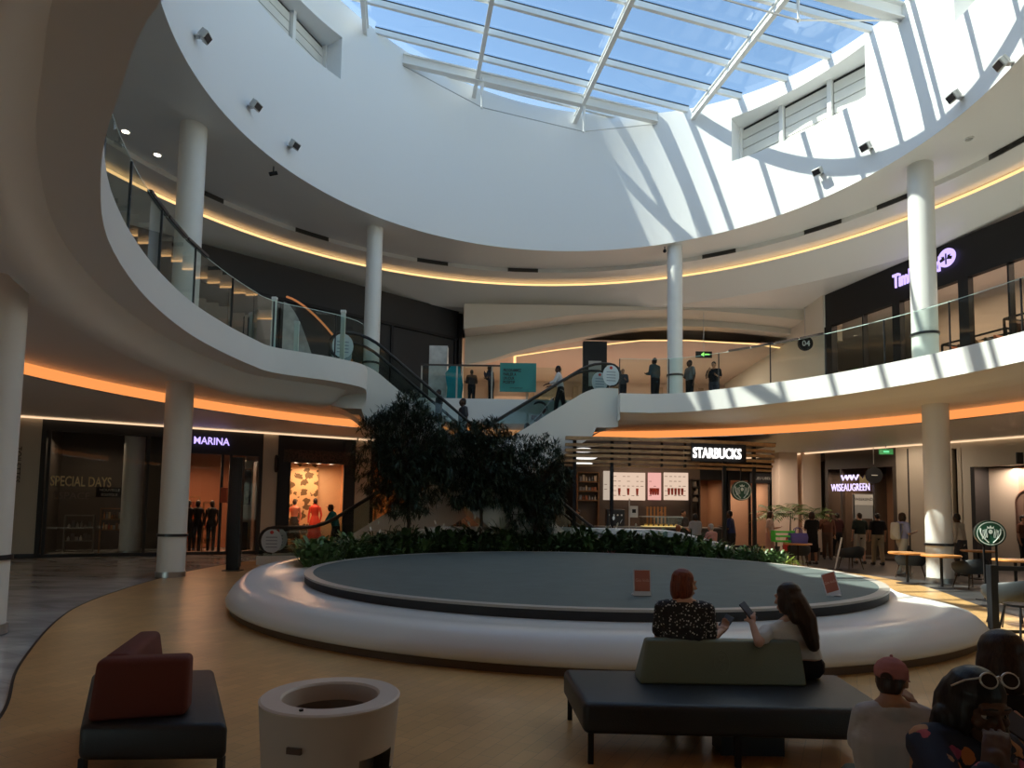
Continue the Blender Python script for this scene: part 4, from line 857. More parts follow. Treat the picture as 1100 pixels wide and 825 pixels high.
# closing walls behind and beside the view, so that no daylight comes in at the sides
for nm,x0,y0,x1,y1 in (('wall_side_left',-24.2,-7.6,-24,36),('wall_side_right',24,-7.6,24.2,36),('wall_rear',-24,35.9,24,36.1)):
    b=MB(); b.box(((x0+x1)/2,(y0+y1)/2,2.08),(x1-x0,y1-y0,4.12)); struct(b.build(nm,BEIGE,own=(0,0,0)))
    b=MB(); b.box(((x0+x1)/2,(y0+y1)/2,7.4),(x1-x0,y1-y0,4.38)); struct(b.build(nm+'_upper',BEIGE,own=(0,0,5.2)))
# unseen front wall behind the camera, both storeys; glass bays added to admit daylight
for z0,z1 in ((0.0,4.12),(5.21,9.58)):
    nm='wall_front' if z0<1 else 'wall_front_upper'
    b=MB()
    for x0,x1 in (((-24,-19),(-9,11),(19,24)) if z0<1 else ((-24,-19),(-4,4),(19,24))): b.box(((x0+x1)/2,-7.5,(z0+z1)/2),(x1-x0,.3,z1-z0))
    b.box((0,-7.5,z1-.25),(48,.3,.5)); struct(b.build(nm,BEIGE,own=(0,-7.5,z0)))
    for k,(x0,x1) in enumerate(((-19,-9),(11,19)) if z0<1 else ((-19,-4),(4,19))):
        w_=thing('window_%d'%(10+k+(2 if z0>1 else 0)),None,None,((x0+x1)/2,-7.5,z0)); w_['kind']='structure'
        b=MB(); b.add([(x0,-7.5,z0),(x1,-7.5,z0),(x1,-7.5,z1-.5),(x0,-7.5,z1-.5)],[(0,1,2,3)]); b.build('glass',SKYGLASS,w_)
        for j in range(8): x=x0+(x1-x0)*j/7; b=MB(); b.box((x,-7.5,(z0+z1-.5)/2),(.08,.16,z1-z0-.5)); b.build('mullion',DARKSTEEL,w_)
# ================================================================= PLANTER BENCH AND STAGE
PCX,PCY=1.45,12.62
GLW=mat('glossy_white_bench',(.74,.74,.73),.26,spec=.5)
pl=thing('round_planter','huge round glossy white planter bench in the middle of the atrium','planter',(PCX,PCY,0))
def sm(x): x=max(0,min(1,x)); return x*x*(3-2*x)
def fac(a):
    a=(a+180)%360-180
    return 1-.86*sm((a+44)/20)*sm((46-a)/20)
def hrim(a):   # rim height round the ring (a in degrees)
    return .40+.12*sm((a-22)/25)*sm((205-a)/25)+.62*sm((a-30)/35)*sm((158-a)/35)
b=MB(); rings=[]
for k in range(160):
    ad=-90+360*k/160; a=math.radians(ad); h=hrim(ad if ad<=270 else ad-360); f=sm((h-.40)/.1)
    soil=.40-.0*f
    prof=[(4.9,.36),(5.1,.36),(5.45,.37+.03*f),(5.75,.385+.03*f),(5.86,h-.02),(5.95,h),(6.10,h-.008),(6.18,h-.03),(6.24,h-.07),(6.33,h-.16),(6.39,.15),(6.385,.11),(6.36,.09),(6.25,.085)]
    F_=fac(ad); rings.append([Vector((PCX+(r if r<5.1 else 5.1+(r-5.1)*F_)*math.cos(a),PCY+(r if r<5.1 else 5.1+(r-5.1)*F_)*math.sin(a),z)) for r,z in prof])
b.loft(rings,False,True); b.build('bench_ring',GLW,pl,smooth=50)
b=MB(); b.loft([[Vector((PCX+(5.1+(r-5.1)*fac(2*k_))*math.cos(math.radians(2*k_)),PCY+(5.1+(r-5.1)*fac(2*k_))*math.sin(math.radians(2*k_)),z)) for r,z in((6.33,.087),(6.33,0),(6.0,0))] for k_ in range(180)],False,True); b.build('kick_plate',mat('brown_kick',(.10,.06,.035),.5),pl,smooth=30)
SOIL=mat('dark_soil',(.03,.02,.015),.9)
b=MB(); b.lathe([(5.07,.39),(5.86,.41)],(PCX,PCY,0),80,math.radians(40),math.radians(178)); b.build('soil_bed',SOIL,pl)
SC=(1.38,12.4); SR=5.06
st=thing('stage','round dark grey stage with a pale metal edge on the white planter','stage',(SC[0],SC[1],.36))
b=MB(); b.lathe([(SR,.365),(SR,.475)],(SC[0],SC[1],0),120); b.build('dark_side',BLACKM,st,smooth=30)
b=MB(); b.lathe([(SR,.475),(SR+.015,.475),(SR+.015,.505),(SR-.13,.505),(SR-.13,.495)],(SC[0],SC[1],0),120); b.build('edge_trim',mat('pale_edge_trim',(.42,.39,.35),.45),st,smooth=30)
b=MB(); b.add([(SC[0]+(SR-.1)*math.cos(2*PI*k/120),SC[1]+(SR-.1)*math.sin(2*PI*k/120),.50) for k in range(120)],[tuple(range(120))]); b.build('carpet_top',mat('slate_carpet',(.10,.125,.122),.75,var=.08,vscale=3,bump=.2,bscale=60),st)
# small cards standing on the stage
TERR=mat('terracotta_card',(.40,.115,.07),.5); CARDW=mat('card_white',(.72,.70,.74),.4); CARDT=mat('card_text',(.75,.45,.38),.5)
for (px,py,rz,lean,l) in ((690,640,.03,.10,'small terracotta card standing on the stage, left of the seated women'),(896,640,-.45,.28,'small leaning terracotta card standing at the right of the stage')):
    P=PZ(px,py,.505); g=thing('sign_card',l,'sign',tuple(P),rz)
    M=Matrix.Rotation(-lean,3,'X') if px<800 else Matrix.Rotation(-.30,3,'Y')@Matrix.Rotation(-lean,3,'X'); 
    def pt3(x,z,y=0,M=M): return M@Vector((x,y,z))
    b=MB(); b.box((0,0,.17),(.23,.012,.34)); b.v=[M@v for v in b.v]; b.build('back_plate',CARDW,g,local=True)
    b=MB(); b.box((0,-.009,.195),(.20,.006,.27)); b.v=[M@v for v in b.v]; b.build('printed_face',TERR,g,local=True)
    vs,fs=textmesh('Gio kids',.055,.002,0); b=MB(); b.add([M@Vector((v.x,-.0135-v.z,.20+v.y)) for v in vs],fs); b.build('lettering',CARDT,g,local=True)
    b=MB(); b.box((0,.06,.006),(.23,.12,.012)); b.build('foot',CARDW,g,local=True)
    if px>800: g.scale=(.78,1,.95)
# ================================================================= PLANTS
LEAF=mat('dark_green_leaf',(.045,.085,.03),.45,var=.35,vscale=3); LEAF2=mat('mid_green_leaf',(.09,.17,.05),.42,var=.3,vscale=4); LEAFY=mat('lime_leaf',(.30,.42,.05),.5); LEAFT=mat('tree_leaf',(.028,.046,.026),.5,var=.4,vscale=2); PINK=mat('pink_leaf',(.55,.16,.14),.5); SPIKE=mat('pale_green_spike',(.42,.46,.36),.5); BARK=mat('dark_bark',(.055,.04,.03),.8,bump=.4,bscale=30); FLW_=mat('white_flower',(.82,.80,.72),.5)
def leaf(b,p,d,L,W,up=Vector((0,0,1)),bend=.3,seg=3,fold=.12):
    """a folded blade from p in direction d, drooping by bend"""
    d=Vector(d).normalized(); x=d.cross(up); 
    if x.length<.05: x=Vector((1,0,0))
    x.normalize(); n=x.cross(d); vs=[];
    for i in range(seg+1):
        t=i/seg; w=W*math.sin(PI*min(.98,.06+t*.92))**.8; c=p+d*L*t-up*bend*L*t*t
        vs+= [c-x*w/2+n*fold*w, c, c+x*w/2+n*fold*w]
    fs=[]
    for i in range(seg): a=i*3; fs+=[(a,a+1,a+4,a+3),(a+1,a+2,a+5,a+4)]
    b.add(vs,fs)
def plant(name,label,n,L,W,m,spread=.9,stem=.35,rnd=random,flower=0,grp=None,bend=.35,stemr=.006):
    t=thing(name,label,'plant',(0,0,0),0,grp); f=MB(); s=MB()
    for k in range(n):
        a=2.399*k; el=.25+1.1*rnd.random(); h=stem*(.35+.75*rnd.random()); r=.05+.12*rnd.random()
        p0=Vector((r*.4*math.cos(a),r*.4*math.sin(a),0)); p1=Vector((r*1.3*math.cos(a+.2),r*1.3*math.sin(a+.2),h)); s.tube([p0,p1],[stemr,stemr*.7],4,caps=False)
        leaf(f,p1,(math.cos(a)*math.cos(el)*spread,math.sin(a)*math.cos(el)*spread,math.sin(el)),L*(.7+.5*rnd.random()),W*(.8+.4*rnd.random()),bend=bend)
    f.build('foliage',m,t,local=True,smooth=80); s.build('stems',m,t,local=True)
    for k in range(flower):
        a=2*PI*k/flower+.5; p=Vector((.14*math.cos(a),.14*math.sin(a),stem*1.5+.06*k)); g=MB(); leaf(g,p-Vector((0,0,.12)),(math.cos(a)*.5,math.sin(a)*.5,1),.10,.05,bend=0); o=g.build('flower',FLW_,t,local=True)
    return t
rnd=random.Random(11)
protos=[plant('leafy_plant','dark broad leaved plant in the hedge of plants behind the stage',46,.27,.10,LEAF,rnd=rnd,grp='dark leafy plants round the stage'),
 plant('leafy_plant','mid green broad leaved plant in the hedge behind the stage',42,.24,.085,LEAF2,rnd=rnd,grp='mid green plants round the stage',stem=.3),
 plant('flowering_plant','dark leaved plant with white flowers in the hedge behind the stage',40,.26,.09,LEAF,rnd=rnd,flower=5,grp='white flowered plants behind the stage'),
 plant('arching_plant','taller plant with thin arching leaves in the hedge behind the stage',34,.42,.03,LEAF,rnd=rnd,grp='arching plants behind the stage',stem=.5,bend=.5)]
used=[False]*4
k=0
for i in range(104):
    ad=24+ (177-24)*(i+.5*rnd.random())/104; row=i%3; r=[5.28,5.5,5.70][row]+.05*rnd.random(); a=math.radians(ad); r=5.2+(r-5.2)*fac(ad)*.95; x=PCX+r*math.cos(a); y=PCY+r*math.sin(a)
    q=rnd.random(); kind=3 if q<.14 else 2 if q<.28 and ad>60 else 1 if (q<.5 or ad<50 or ad>150) else 0
    sc=(.9+.4*rnd.random())*(1.15 if row==2 else .95)*(1.15 if 55<ad<130 else 1.0)
    if ad<45: sc*=.75
    if ad<22: sc*=.6
    if used[kind]: o=copy_tree(protos[kind])
    else: o=protos[kind]; used[kind]=True
    o.location=(x,y,.40); o.rotation_euler=(0,0,rnd.random()*6.28); o.scale=(sc,)*3
# accent plants
P=Vector((PCX+5.33*math.cos(math.radians(76)),PCY+5.33*math.sin(math.radians(76)),.42))
t=plant('bromeliad','small pink leaved plant at the back edge of the stage',14,.22,.035,PINK,rnd=rnd,stem=.05,bend=.2); d=ray(655,588); t.location=(d.x/d.y*17.75,17.75,.42)
t=plant('grass_tuft','lime green grassy tuft at the right end of the planting',60,.42,.025,LEAFY,rnd=rnd,stem=.08,bend=.6); a=math.radians(24); t.location=(PCX+5.5*math.cos(a)-.1,PCY+5.5*math.sin(a)+.25,.41)
t=plant('variegated_plant','pale yellow flowered plant in the sunlit right part of planting',22,.3,.035,mat('yellow_orange_leaf',(.65,.50,.18),.5),rnd=rnd,stem=.2,bend=.2); d=ray(815,590); t.location=(d.x/d.y*16.6,16.6,.42)
t=plant('spiky_plant','pale spiky plant standing under the trees behind the stage',120,.62,.03,SPIKE,rnd=rnd,stem=.35,bend=.35,stemr=.012); d=ray(540,545); t.location=(d.x/d.y*17.9,17.9,.42); t.scale=(1.35,.6,1.55)
# ---------------------------------------------------------------- trees
def tree(label,base,trunk_top,c,R,n,seed,dens=1):
    rn=random.Random(seed); t=thing('indoor_tree',label,'tree',tuple(base)); base=Vector(base); tt=Vector(trunk_top); c=Vector(c)
    w=MB(); mid=base.lerp(tt,.5)+Vector((.06,.02,0)); w.tube([base,mid,tt],[.055,.045,.04],10); f=MB()
    tips=[]
    for k in range(n):
        while True:
            v=Vector((rn.uniform(-1,1),rn.uniform(-1,1),rn.uniform(-1,1)))
            if .25<v.length<1: break
        # ragged outline: knobbly radius
        s=1-.22*abs(math.sin(3.1*v.x+seed)*math.cos(2.7*v.z+1.3*seed))
        tip=c+Vector((v.x*R[0],v.y*R[1],v.z*R[2]))*s; tips.append(tip)
    for k,tip in enumerate(tips):
        if k%5==0:
            m1=tt.lerp(tip,.45)+Vector((0,0,.12)); w.tube([tt-Vector((0,0,.35*rn.random())),m1,tip],[.022,.014,.005],5,caps=False)
        out=(tip-c).normalized()
        for j in range(int(17*dens)):
            a=rn.uniform(0,2*PI); el=rn.uniform(-.9,.9); d=Vector((math.cos(a)*math.cos(el),math.sin(a)*math.cos(el),math.sin(el)))*.8+out*.6; d.z-=.02
            leaf(f,tip+Vector((rn.uniform(-.07,.07),rn.uniform(-.07,.07),rn.uniform(-.07,.07))),d,rn.uniform(.13,.23),rn.uniform(.026,.040),bend=rn.uniform(.0,.35),seg=2)
    w.build('trunk',BARK,t,smooth=60); f.build('foliage',LEAFT,t)
    return t
Y1=16.75
def TP(px,py,Y): return PY(px,py,Y)
b0=TP(436,585,Y1); tree('largest dark leafy tree in the planter, leftmost of the three',(b0.x,Y1-.1,.4),TP(438,530,Y1-.1),TP(437,487,Y1-.15),(1.42,.95,1.70),860,3)
b0=TP(514,590,17.5); tree('dark leafy tree in the planter, middle one with a bare trunk',(b0.x,17.45,.4),TP(516,530,17.45),TP(512,497,17.4),(1.30,.75,1.38),680,5)
b0=TP(575,590,17.8); tree('dark leafy tree in the planter, rightmost and lowest of three',(b0.x,17.9,.4),TP(576,560,17.9),TP(574,520,17.9),(1.12,.7,1.6),600,8)
# ================================================================= CAFE KIOSK
kx0=PY(612,480,19.1).x; kx1=PY(830,495,20.2).x
SLAT=mat('wooden_slat',(.42,.26,.13),.5,var=.25,vscale=5); KD=mat('kiosk_dark_wall',(.045,.035,.03),.6)
kk=thing('coffee_kiosk','coffee kiosk with curved wooden slat canopy and white lit name letters','kiosk',((kx0+kx1)/2,20.6,0))
def kyf(x): u=(x-kx0)/(kx1-kx0); return 19.05+1.15*u*u+.0*u
for z,th,inn in ((3.74,.10,0),(3.56,.08,.08),(3.40,.08,.12),(3.24,.08,.16),(3.09,.07,.24),(2.97,.06,.34)):
    b=MB(); rr_=[]
    for i in range(25):
        x=kx0-.12+(kx1-kx0+.24)*i/24; y=kyf(x)+inn; rr_.append([Vector((x,y,z)),Vector((x,y+.22,z)),Vector((x,y+.22,z+th)),Vector((x,y,z+th))])
    b.loft(rr_,True,False,True); b.build('canopy_slat',SLAT,kk,smooth=30)
b=MB(); b.box(((kx0+kx1)/2+.2,22.2,3.86),(kx1-kx0,3.6,.05)); b.build('canopy_roof',KD,kk)
for px in (617,657,778,810):
    d=ray(px,520); x=d.x/d.y*20; y=kyf(x)+.35; x=d.x/d.y*y; b=MB(); b.bar((x,y,0),(x,y,3.8),.10); b.build('post',BLACK,kk)
for px in (709,674,735): d=ray(px,490); x=d.x/d.y*19.8; b=MB(); b.bar((x,kyf(x)+.3,3.0),(x,kyf(x)+.3,3.8),.07); b.build('hanger_post',BLACK,kk)
d=ray(752,520); kxb=d.x/d.y*23.2
d=ray(618,520); kxa=d.x/d.y*23.2
b=MB(); b.box(((kxa+kxb)/2,23.3,1.9),(kxb-kxa,.15,3.8)); b.build('back_wall',mat('kiosk_brown_wall',(.12,.09,.07),.6),kk)
sx=PY(770.5,487,19.75); 
y=kyf(sx.x)-.12
text('name_letters','STARBUCKS',(PY(770.5,487.5,y).x,y,PY(770.5,487.5,y).z),(1,.16,0),.44,SIGNW,kk,.05,bold=.006,width=PY(798,487,y).x-PY(743,487,y).x)
lc=Vector((sx.x,y+.10,sx.z)); b=MB(); b.bar(lc-Vector((.88,.14,0)),lc+Vector((.88,.14,0)),.05,.55); b.build('sign_backing',BLACK,kk)
# counter
b=MB(); b.rbox(((kxa+kxb)/2+.3,21.3,.55),(kxb-kxa-.5,.7,1.1),.02); b.build('counter_body',mat('dark_counter',(.05,.045,.04),.5),kk); b=MB(); b.box(((kxa+kxb)/2+.3,21.3,1.12),(kxb-kxa-.4,.8,.04)); b.build('counter_top',mat('pale_counter_top',(.35,.33,.30),.3),kk)
arealamp(((kxa+kxb)/2,21.6,3.75),1.2,22,(1,.7,.45)); arealamp((kxb+1.6,22.4,3.7),1.0,22,(1,.62,.4))
# menu boards on the back wall
for i,(px0,px1,cc,lab) in enumerate(((648,655,(.55,.45,.36),'narrow lit menu board at the left end of the kiosk wall'),(658,693,(.85,.62,.47),'widest lit menu board on the kiosk wall'),(696,710,(.95,.48,.42),'pink lit menu board between the two wide ones'),(713,739,(.85,.62,.47),'lit menu board at the right of the kiosk wall'))):
    Y=22.9; a=PY(px0,537,Y); c=PY(px1,508 if i else 506,Y); g=thing('menu_board',lab,'menu board',((a.x+c.x)/2,Y,a.z))
    b=MB(); b.box(((a.x+c.x)/2,Y,(a.z+c.z)/2),(c.x-a.x,.06,c.z-a.z)); b.build('lit_panel',emat('menu_glow_%d'%i,cc,.62),g)
    w_=c.x-a.x; b=MB(); rn=random.Random(i)
    DKP=mat('menu_print',(.16,.10,.08),.6)
    for r in range(5):
        for q in range(max(1,int(w_/.16))):
            if rn.random()<.7: x=a.x+.08+q*.16; z=c.z-.14-r*.17; b.box((x,Y-.035,z),(.08+.03*rn.random(),.006,.018))
    b.build('menu_print',DKP,g)
    if i>=1:
        b=MB()
        for q in range(2+i): x=a.x+w_*(.2+.55*q/(1+i)); zc=a.z+.3; b.cyl((x,Y-.04,zc-.12),(x,Y-.04,zc+.12),.035,.05,8)
        b.build('drink_picture',mat('menu_red',(.40,.05,.03),.5),g)
# shelf with goods at the left of the kiosk
FK=FR((PY(618,520,23).x,23.0),(PY(646,520,23).x,23.0)); 
shelves(FK,.08,FK.L-.1,-.05,2.0,3.0,3,[(.55,.45,.35),(.35,.12,.06),(.25,.25,.27)],'dark wall shelf left of the menus in the kiosk',frm=WOOD,seed=12,items=6,itemh=.2)
FK2=FR((PY(742,520,23).x,23.0),(PY(752,520,23).x,23.0)); shelves(FK2,.02,FK2.L-.02,-.05,2.0,2.8,3,[(.35,.3,.25),(.2,.2,.2)],'narrow dark shelf right of the menus in the kiosk',frm=KD,seed=13,items=3,itemh=.18)
# pastry case and lattice basket on the counter
P=PY(710,572,21.1); g=thing('pastry_case','lit glass pastry case on the kiosk counter','display case',(P.x,21.1,1.14))
b=MB(); b.box((P.x,21.1,1.3),(1.3,.5,.32)); b.build('glass_box',SHOPGLASS,g); b=MB(); b.box((P.x,21.1,1.47),(1.34,.54,.03)); b.build('frame_top',STEEL,g)
b=MB(); 
for q in range(7): b.sph((P.x-.5+q*.165,21.05,1.2),(.06,.06,.04),8)
b.build('pastries',mat('pastry',(.75,.5,.15),.6),g); b=MB(); b.box((P.x,21.1,1.155),(1.25,.45,.01)); b.build('lit_shelf',emat('case_glow',(1,.75,.3),.8),g)
P=PY(706,552,21.6); g=thing('crate','slatted orange wooden crate standing behind the pastry case','crate',(P.x,21.75,1.14))
for q in range(6): b=MB(); b.box((P.x-.3+q*.12,21.75,1.5),(.05,.04,.6)); b.build('slat',mat('orange_slat',(.5,.22,.07),.5),g)
for zz2 in (1.22,1.5,1.76): b=MB(); b.box((P.x,21.77,zz2),(.7,.03,.04)); b.build('crossbar',WOOD,g)
P=PY(676,550,21.3); g=thing('poster_stand','white notice on a thin pole on the kiosk counter','sign',(P.x,21.3,1.14)); b=MB(); b.bar((P.x,21.3,1.14),(P.x,21.3,2.05),.03); b.build('pole',WHITE,g); b=MB(); b.box((P.x+.15,21.28,1.62),(.26,.02,.38)); b.build('notice',WHITE,g); b=MB(); b.box((P.x+.15,21.265,1.64),(.12,.005,.12)); b.build('print',BLACK,g)
P=PY(664,548,21.35); g=thing('coffee_machine','dark coffee machine with pale dials on the kiosk counter','machine',(P.x,21.4,1.14)); b=MB(); b.rbox((P.x-.1,21.4,1.42),(.6,.4,.55),.03); b.build('body',DARKSTEEL,g); b=MB(); [b.cyl((P.x-.3+.13*q,21.19,1.5),(P.x-.3+.13*q,21.17,1.5),.03,.03,8) for q in range(4)]; b.build('dials',WHITE,g)
# pendant lamps under canopy, left end
for z,r,l in ((3.50,.34,'white bowl pendant lamp, uppermost at the kiosk left end'),(3.28,.40,'white bowl pendant lamp, middle one at the kiosk left end'),(3.08,.30,'white bowl pendant lamp, lowest at the kiosk left end')):
    P=PY(628,485,19.9); x=P.x+(.03 if r>.35 else -.04); g=thing('pendant_lamp',l,'lamp',(x,19.9,z),0); b=MB(); b.lathe([(.03,z+.08),(r*.6,z+.06),(r,z+.01),(r*.7,z-.05),(.02,z-.07)],(x,19.9,0),20); b.build('lamp_shade',emat('white_shade_glow',(1,.97,.9),.75),g,smooth=60); b=MB(); b.cyl((x,19.9,z+.07),(x,19.9,3.84),.008,.008,6); b.build('cord',BLACK,g)
# ---- round coffee signs with siren emblem
def emblem(c,u,n,R,parent,bright=1):
    """ring, crowned figure with flowing hair and two tails, as flat marks on the disc"""
    up=Vector((0,0,1)); 
    def q(x,y,d=.0): return c+u*(x*R)+up*(y*R)+n*d
    WM=mat('emblem_white',(.72,.80,.74),.5)
    b=MB(); m=40; rg=[]
    for k in range(m+1): a=2*PI*k/m; rg.append([q(.97*math.cos(a),.97*math.sin(a),.004),q(.91*math.cos(a),.91*math.sin(a),.004)])
    b.loft(rg,False); b.build('rim_line',WM,parent)
    b=MB()
    b.add([q(.15*math.cos(2*PI*k/16),.14+.19*math.sin(2*PI*k/16),.005) for k in range(16)],[tuple(range(16))])      # face
    b.add([q(x,y,.005) for x,y in((-.22,.40),(-.25,.62),(-.1,.50),(0,.68),(.1,.50),(.25,.62),(.22,.40))],[tuple(range(7))])  # crown
    b.build('face_and_crown',WM,parent)
    b=MB()
    for sx in (-1,1):
        for j in range(4):
            r0=.26+.10*j; pts=[q(sx*(r0+.03*math.sin(6*t+j)),.38-.10*j*.4-.75*t,.005) for t in [i/8 for i in range(9)]]; b.tube(pts,.018*R*1.3,4)
        pts=[q(sx*(.15+.55*math.sin(t*1.9)),-.78+1.15*t,.005) for t in [i/8 for i in range(9)]]; b.tube(pts,.05*R,5)
        for j in range(3): b.add([q(sx*(.60+.06*j),.28+.12*j,.006),q(sx*(.86-.02*j),.30+.10*j,.006),q(sx*(.68),.36+.10*j,.006)],[(0,1,2)])
    b.build('hair_and_tails',WM,parent)
    b=MB()
    for s in (-.06,.06): b.add([q(s+.025*math.cos(2*PI*k/8),.19+.02*math.sin(2*PI*k/8),.008) for k in range(8)],[tuple(range(8))])
    b.add([q(x,y,.008) for x,y in((-.06,.04),(.06,.04),(0,.015))],[(0,1,2)])
    b.build('eyes_and_mouth',mat('emblem_green',(.01,.07,.04),.4),parent)
P=PY(797,527,19.5); g=thing('round_sign','round dark green coffee sign hanging under the kiosk canopy','sign',tuple(P)); b=MB(); b.cyl(P,P+Vector((0,.14,0)),.30,.30,40); b.build('disc',mat('emblem_green',(.01,.07,.04),.4),g,smooth=30); emblem(P-Vector((0,.012,0)),Vector((1,0,0)),Vector((0,-1,0)),.29,g); b=MB(); b.bar(P+Vector((0,.07,.3)),P+Vector((0,.07,.7)),.03); b.build('hanger',BLACK,g)
P0=PZ(1066,646,0); g=thing('round_sign','round green coffee sign on two black legs at the terrace edge','sign',tuple(P0)); 
zc=PY(1064,573,P0.y).z; nn=Vector((-.42,-.9,0)).normalized(); uu=Vector((.9,-.42,0)).normalized(); C=Vector((PY(1064,573,P0.y).x,P0.y,zc))
b=MB(); b.cyl(C,C-nn*.16,.25,.25,40); b.build('drum_case',mat('near_black_green',(.012,.02,.016),.35),g,smooth=30); b=MB(); b.cyl(C+nn*.001,C+nn*.008,.24,.24,40); b.build('face_disc',mat('emblem_green',(.01,.07,.04),.4),g,smooth=30); emblem(C+nn*.014,uu,nn,.23,g)
for s in (-.10,.10): b=MB(); q=C-nn*.08+uu*s; b.bar((q.x,q.y,0),(q.x,q.y,zc-.2),.03); b.build('leg',BLACK,g)
b=MB(); q=C-nn*.08; b.box((q.x,q.y,.01),(.42,.30,.02)); b.build('foot_plate',BLACK,g)
# ================================================================= CAFE FURNITURE
TUB=mat('black_tub_shell',(.03,.036,.042),.48,spec=.35)
def tubchair():
    t=thing('tub_chair','x','chair',(0,0,0),0,'black tub chairs on the cafe terrace')
    b=MB(); rings=[]
    for k in range(25):
        a=math.radians(-20+220*k/24); hh=.70-.12*abs(k-12)/12; r=.33
        rings.append([Vector((r*.86*math.cos(a),r*.86*math.sin(a),.40)),Vector((r*1.02*math.cos(a),r*1.02*math.sin(a),hh-.03)),Vector((r*1.07*math.cos(a),r*1.07*math.sin(a),hh)),Vector((r*1.14*math.cos(a),r*1.14*math.sin(a),hh-.03)),Vector((r*1.12*math.cos(a),r*1.12*math.sin(a),.45)),Vector((r*.9*math.cos(a),r*.9*math.sin(a),.34))])
    b.loft(rings,True,False,True); b.build('backrest',TUB,t,local=True,smooth=50)
    b=MB(); b.lathe([(0,.34),(.29,.34),(.31,.38),(.30,.44),(.26,.46),(0,.465)],(0,0,0),24); b.build('seat',TUB,t,local=True,smooth=40)
    for sx,sy in ((-1,-1),(1,-1),(-1,1),(1,1)): b=MB(); b.cyl((sx*.17,sy*.17,.36),(sx*.24,sy*.24,0),.018,.012,8); b.build('leg',mat('dark_wood_leg',(.06,.035,.02),.5),t,local=True)
    return t
tubs=[((914,611),3.3,'black tub chair with back to the stage, beside the white menu stand'),((978,621),3.4,'black tub chair in front of the left wooden cafe table'),((1043,632),3.2,'black tub chair left of the round green sign'),((984,604),.2,'black tub chair farther back beside the right white column'),((1088,672),2.9,'largest black tub chair at the right edge behind the barrier'),((857,608),3.0,'black tub chair holding the red and pink bags')]
tp=tubchair()
for i,(q,rz,l) in enumerate(tubs):
    o=tp if i==0 else copy_tree(tp); P=PZ(q[0],q[1],0); o.location=P; o.rotation_euler=(0,0,rz); o['label']=l
    if i==5: pass
TW=mat('orange_wood_top',(.55,.24,.07),.35,var=.15,vscale=4)
def table():
    t=thing('cafe_table','x','table',(0,0,0),0,'round wooden cafe tables')
    b=MB(); b.lathe([(0,.70),(.38,.70),(.40,.715),(.40,.735),(.38,.75),(0,.75)],(0,0,0),36); b.build('table_top',TW,t,local=True,smooth=30)
    b=MB(); b.cyl((0,0,.03),(0,0,.70),.03,.03,10); b.build('pedestal',BLACK,t,local=True); b=MB(); b.lathe([(0,.04),(.05,.04),(.24,.015),(.24,0),(0,0)],(0,0,0),24); b.build('base',BLACK,t,local=True,smooth=30)
    return t
tb=table()
for i,(q,l) in enumerate((((975,627),'round wooden cafe table in front of the woman with the backpack'),((1012,632),'round wooden cafe table at the foot of the right white column'),((1052,622),'round wooden cafe table right of the column, behind a tub chair'),((1092,640),'round wooden cafe table at the right edge behind the green sign'))):
    o=tb if i==0 else copy_tree(tb); o.location=PZ(q[0],q[1],0); o['label']=l
# barrier with black posts
P=PZ(1068,688,0); g=thing('barrier','black post and rail barrier at the terrace corner','barrier',tuple(P)); b=MB(); b.bar(P,P+Vector((0,0,.98)),.09); b.build('post',BLACK,g); P2_=P+Vector((1.5,-.1,0)); b=MB(); b.bar(P2_,P2_+Vector((0,0,.98)),.09); b.build('post',BLACK,g); b=MB(); b.bar(P+Vector((0,0,.94)),P2_+Vector((0,0,.94)),.04,.06); b.build('rail',BLACK,g); b=MB(); b.bar(P+Vector((0,0,.12)),P2_+Vector((0,0,.12)),.03,.04); b.build('rail',BLACK,g)
P=PZ(1100,690,0); t=thing('bar_stool','black metal framed stool inside the barrier at right edge','stool',tuple(P)); b=MB(); b.lathe([(0,.46),(.2,.46),(.21,.49),(0,.5)],tuple(P),20); b.build('seat',BLACK,t)
for sx,sy in ((-1,-1),(1,-1),(-1,1),(1,1)): b=MB(); b.cyl(P+Vector((sx*.13,sy*.13,.46)),P+Vector((sx*.2,sy*.2,0)),.014,.014,6); b.build('leg',BLACK,t)
# second orange wood box seat near the column
P=PZ(1000,628,0)
# white menu stand leaning
P=PZ(897,612,0); g=thing('menu_stand','slim white slanted menu stand at the terrace edge','sign',tuple(P)); b=MB(); b.bar(P+Vector((0,0,.02)),P+Vector((.22,0,.95)),.06,.02); b.build('panel',WHITE,g); b=MB(); b.box(P+Vector((0,0,.01)),(.3,.3,.02)); b.build('foot',BLACK,g)
# potted palms behind the kiosk
def palm(P,label,h=1.9,seed=1):
    rn=random.Random(seed); t=thing('potted_palm',label,'plant',tuple(P)); b=MB(); b.lathe([(0,0),(.2,0),(.27,.45),(.24,.45),(.22,.40),(0,.40)],tuple(P),20); b.build('pot',mat('dark_pot',(.06,.05,.045),.5),t,smooth=40)
    w=MB(); w.tube([P+Vector((0,0,.4)),P+Vector((.05,0,h*.7))],[.03,.02],8); w.build('stem',BARK,t); f=MB()
    for k in range(13):
        a=2.4*k; el=rn.uniform(.1,1.1); L=.9; p0=P+Vector((.05,0,h*.7)); d=Vector((math.cos(a)*math.cos(el),math.sin(a)*math.cos(el),math.sin(el)))
        for j in range(9):
            t_=.15+.85*j/9; q=p0+d*L*t_-Vector((0,0,.45*t_*t_)); side=d.cross(Vector((0,0,1))).normalized()
            for s in(-1,1): leaf(f,q,d*.5+side*s-Vector((0,0,.3)),.28,.055,bend=.3,seg=2)
    f.build('fronds',mat('palm_green',(.12,.20,.05),.5),t); return t
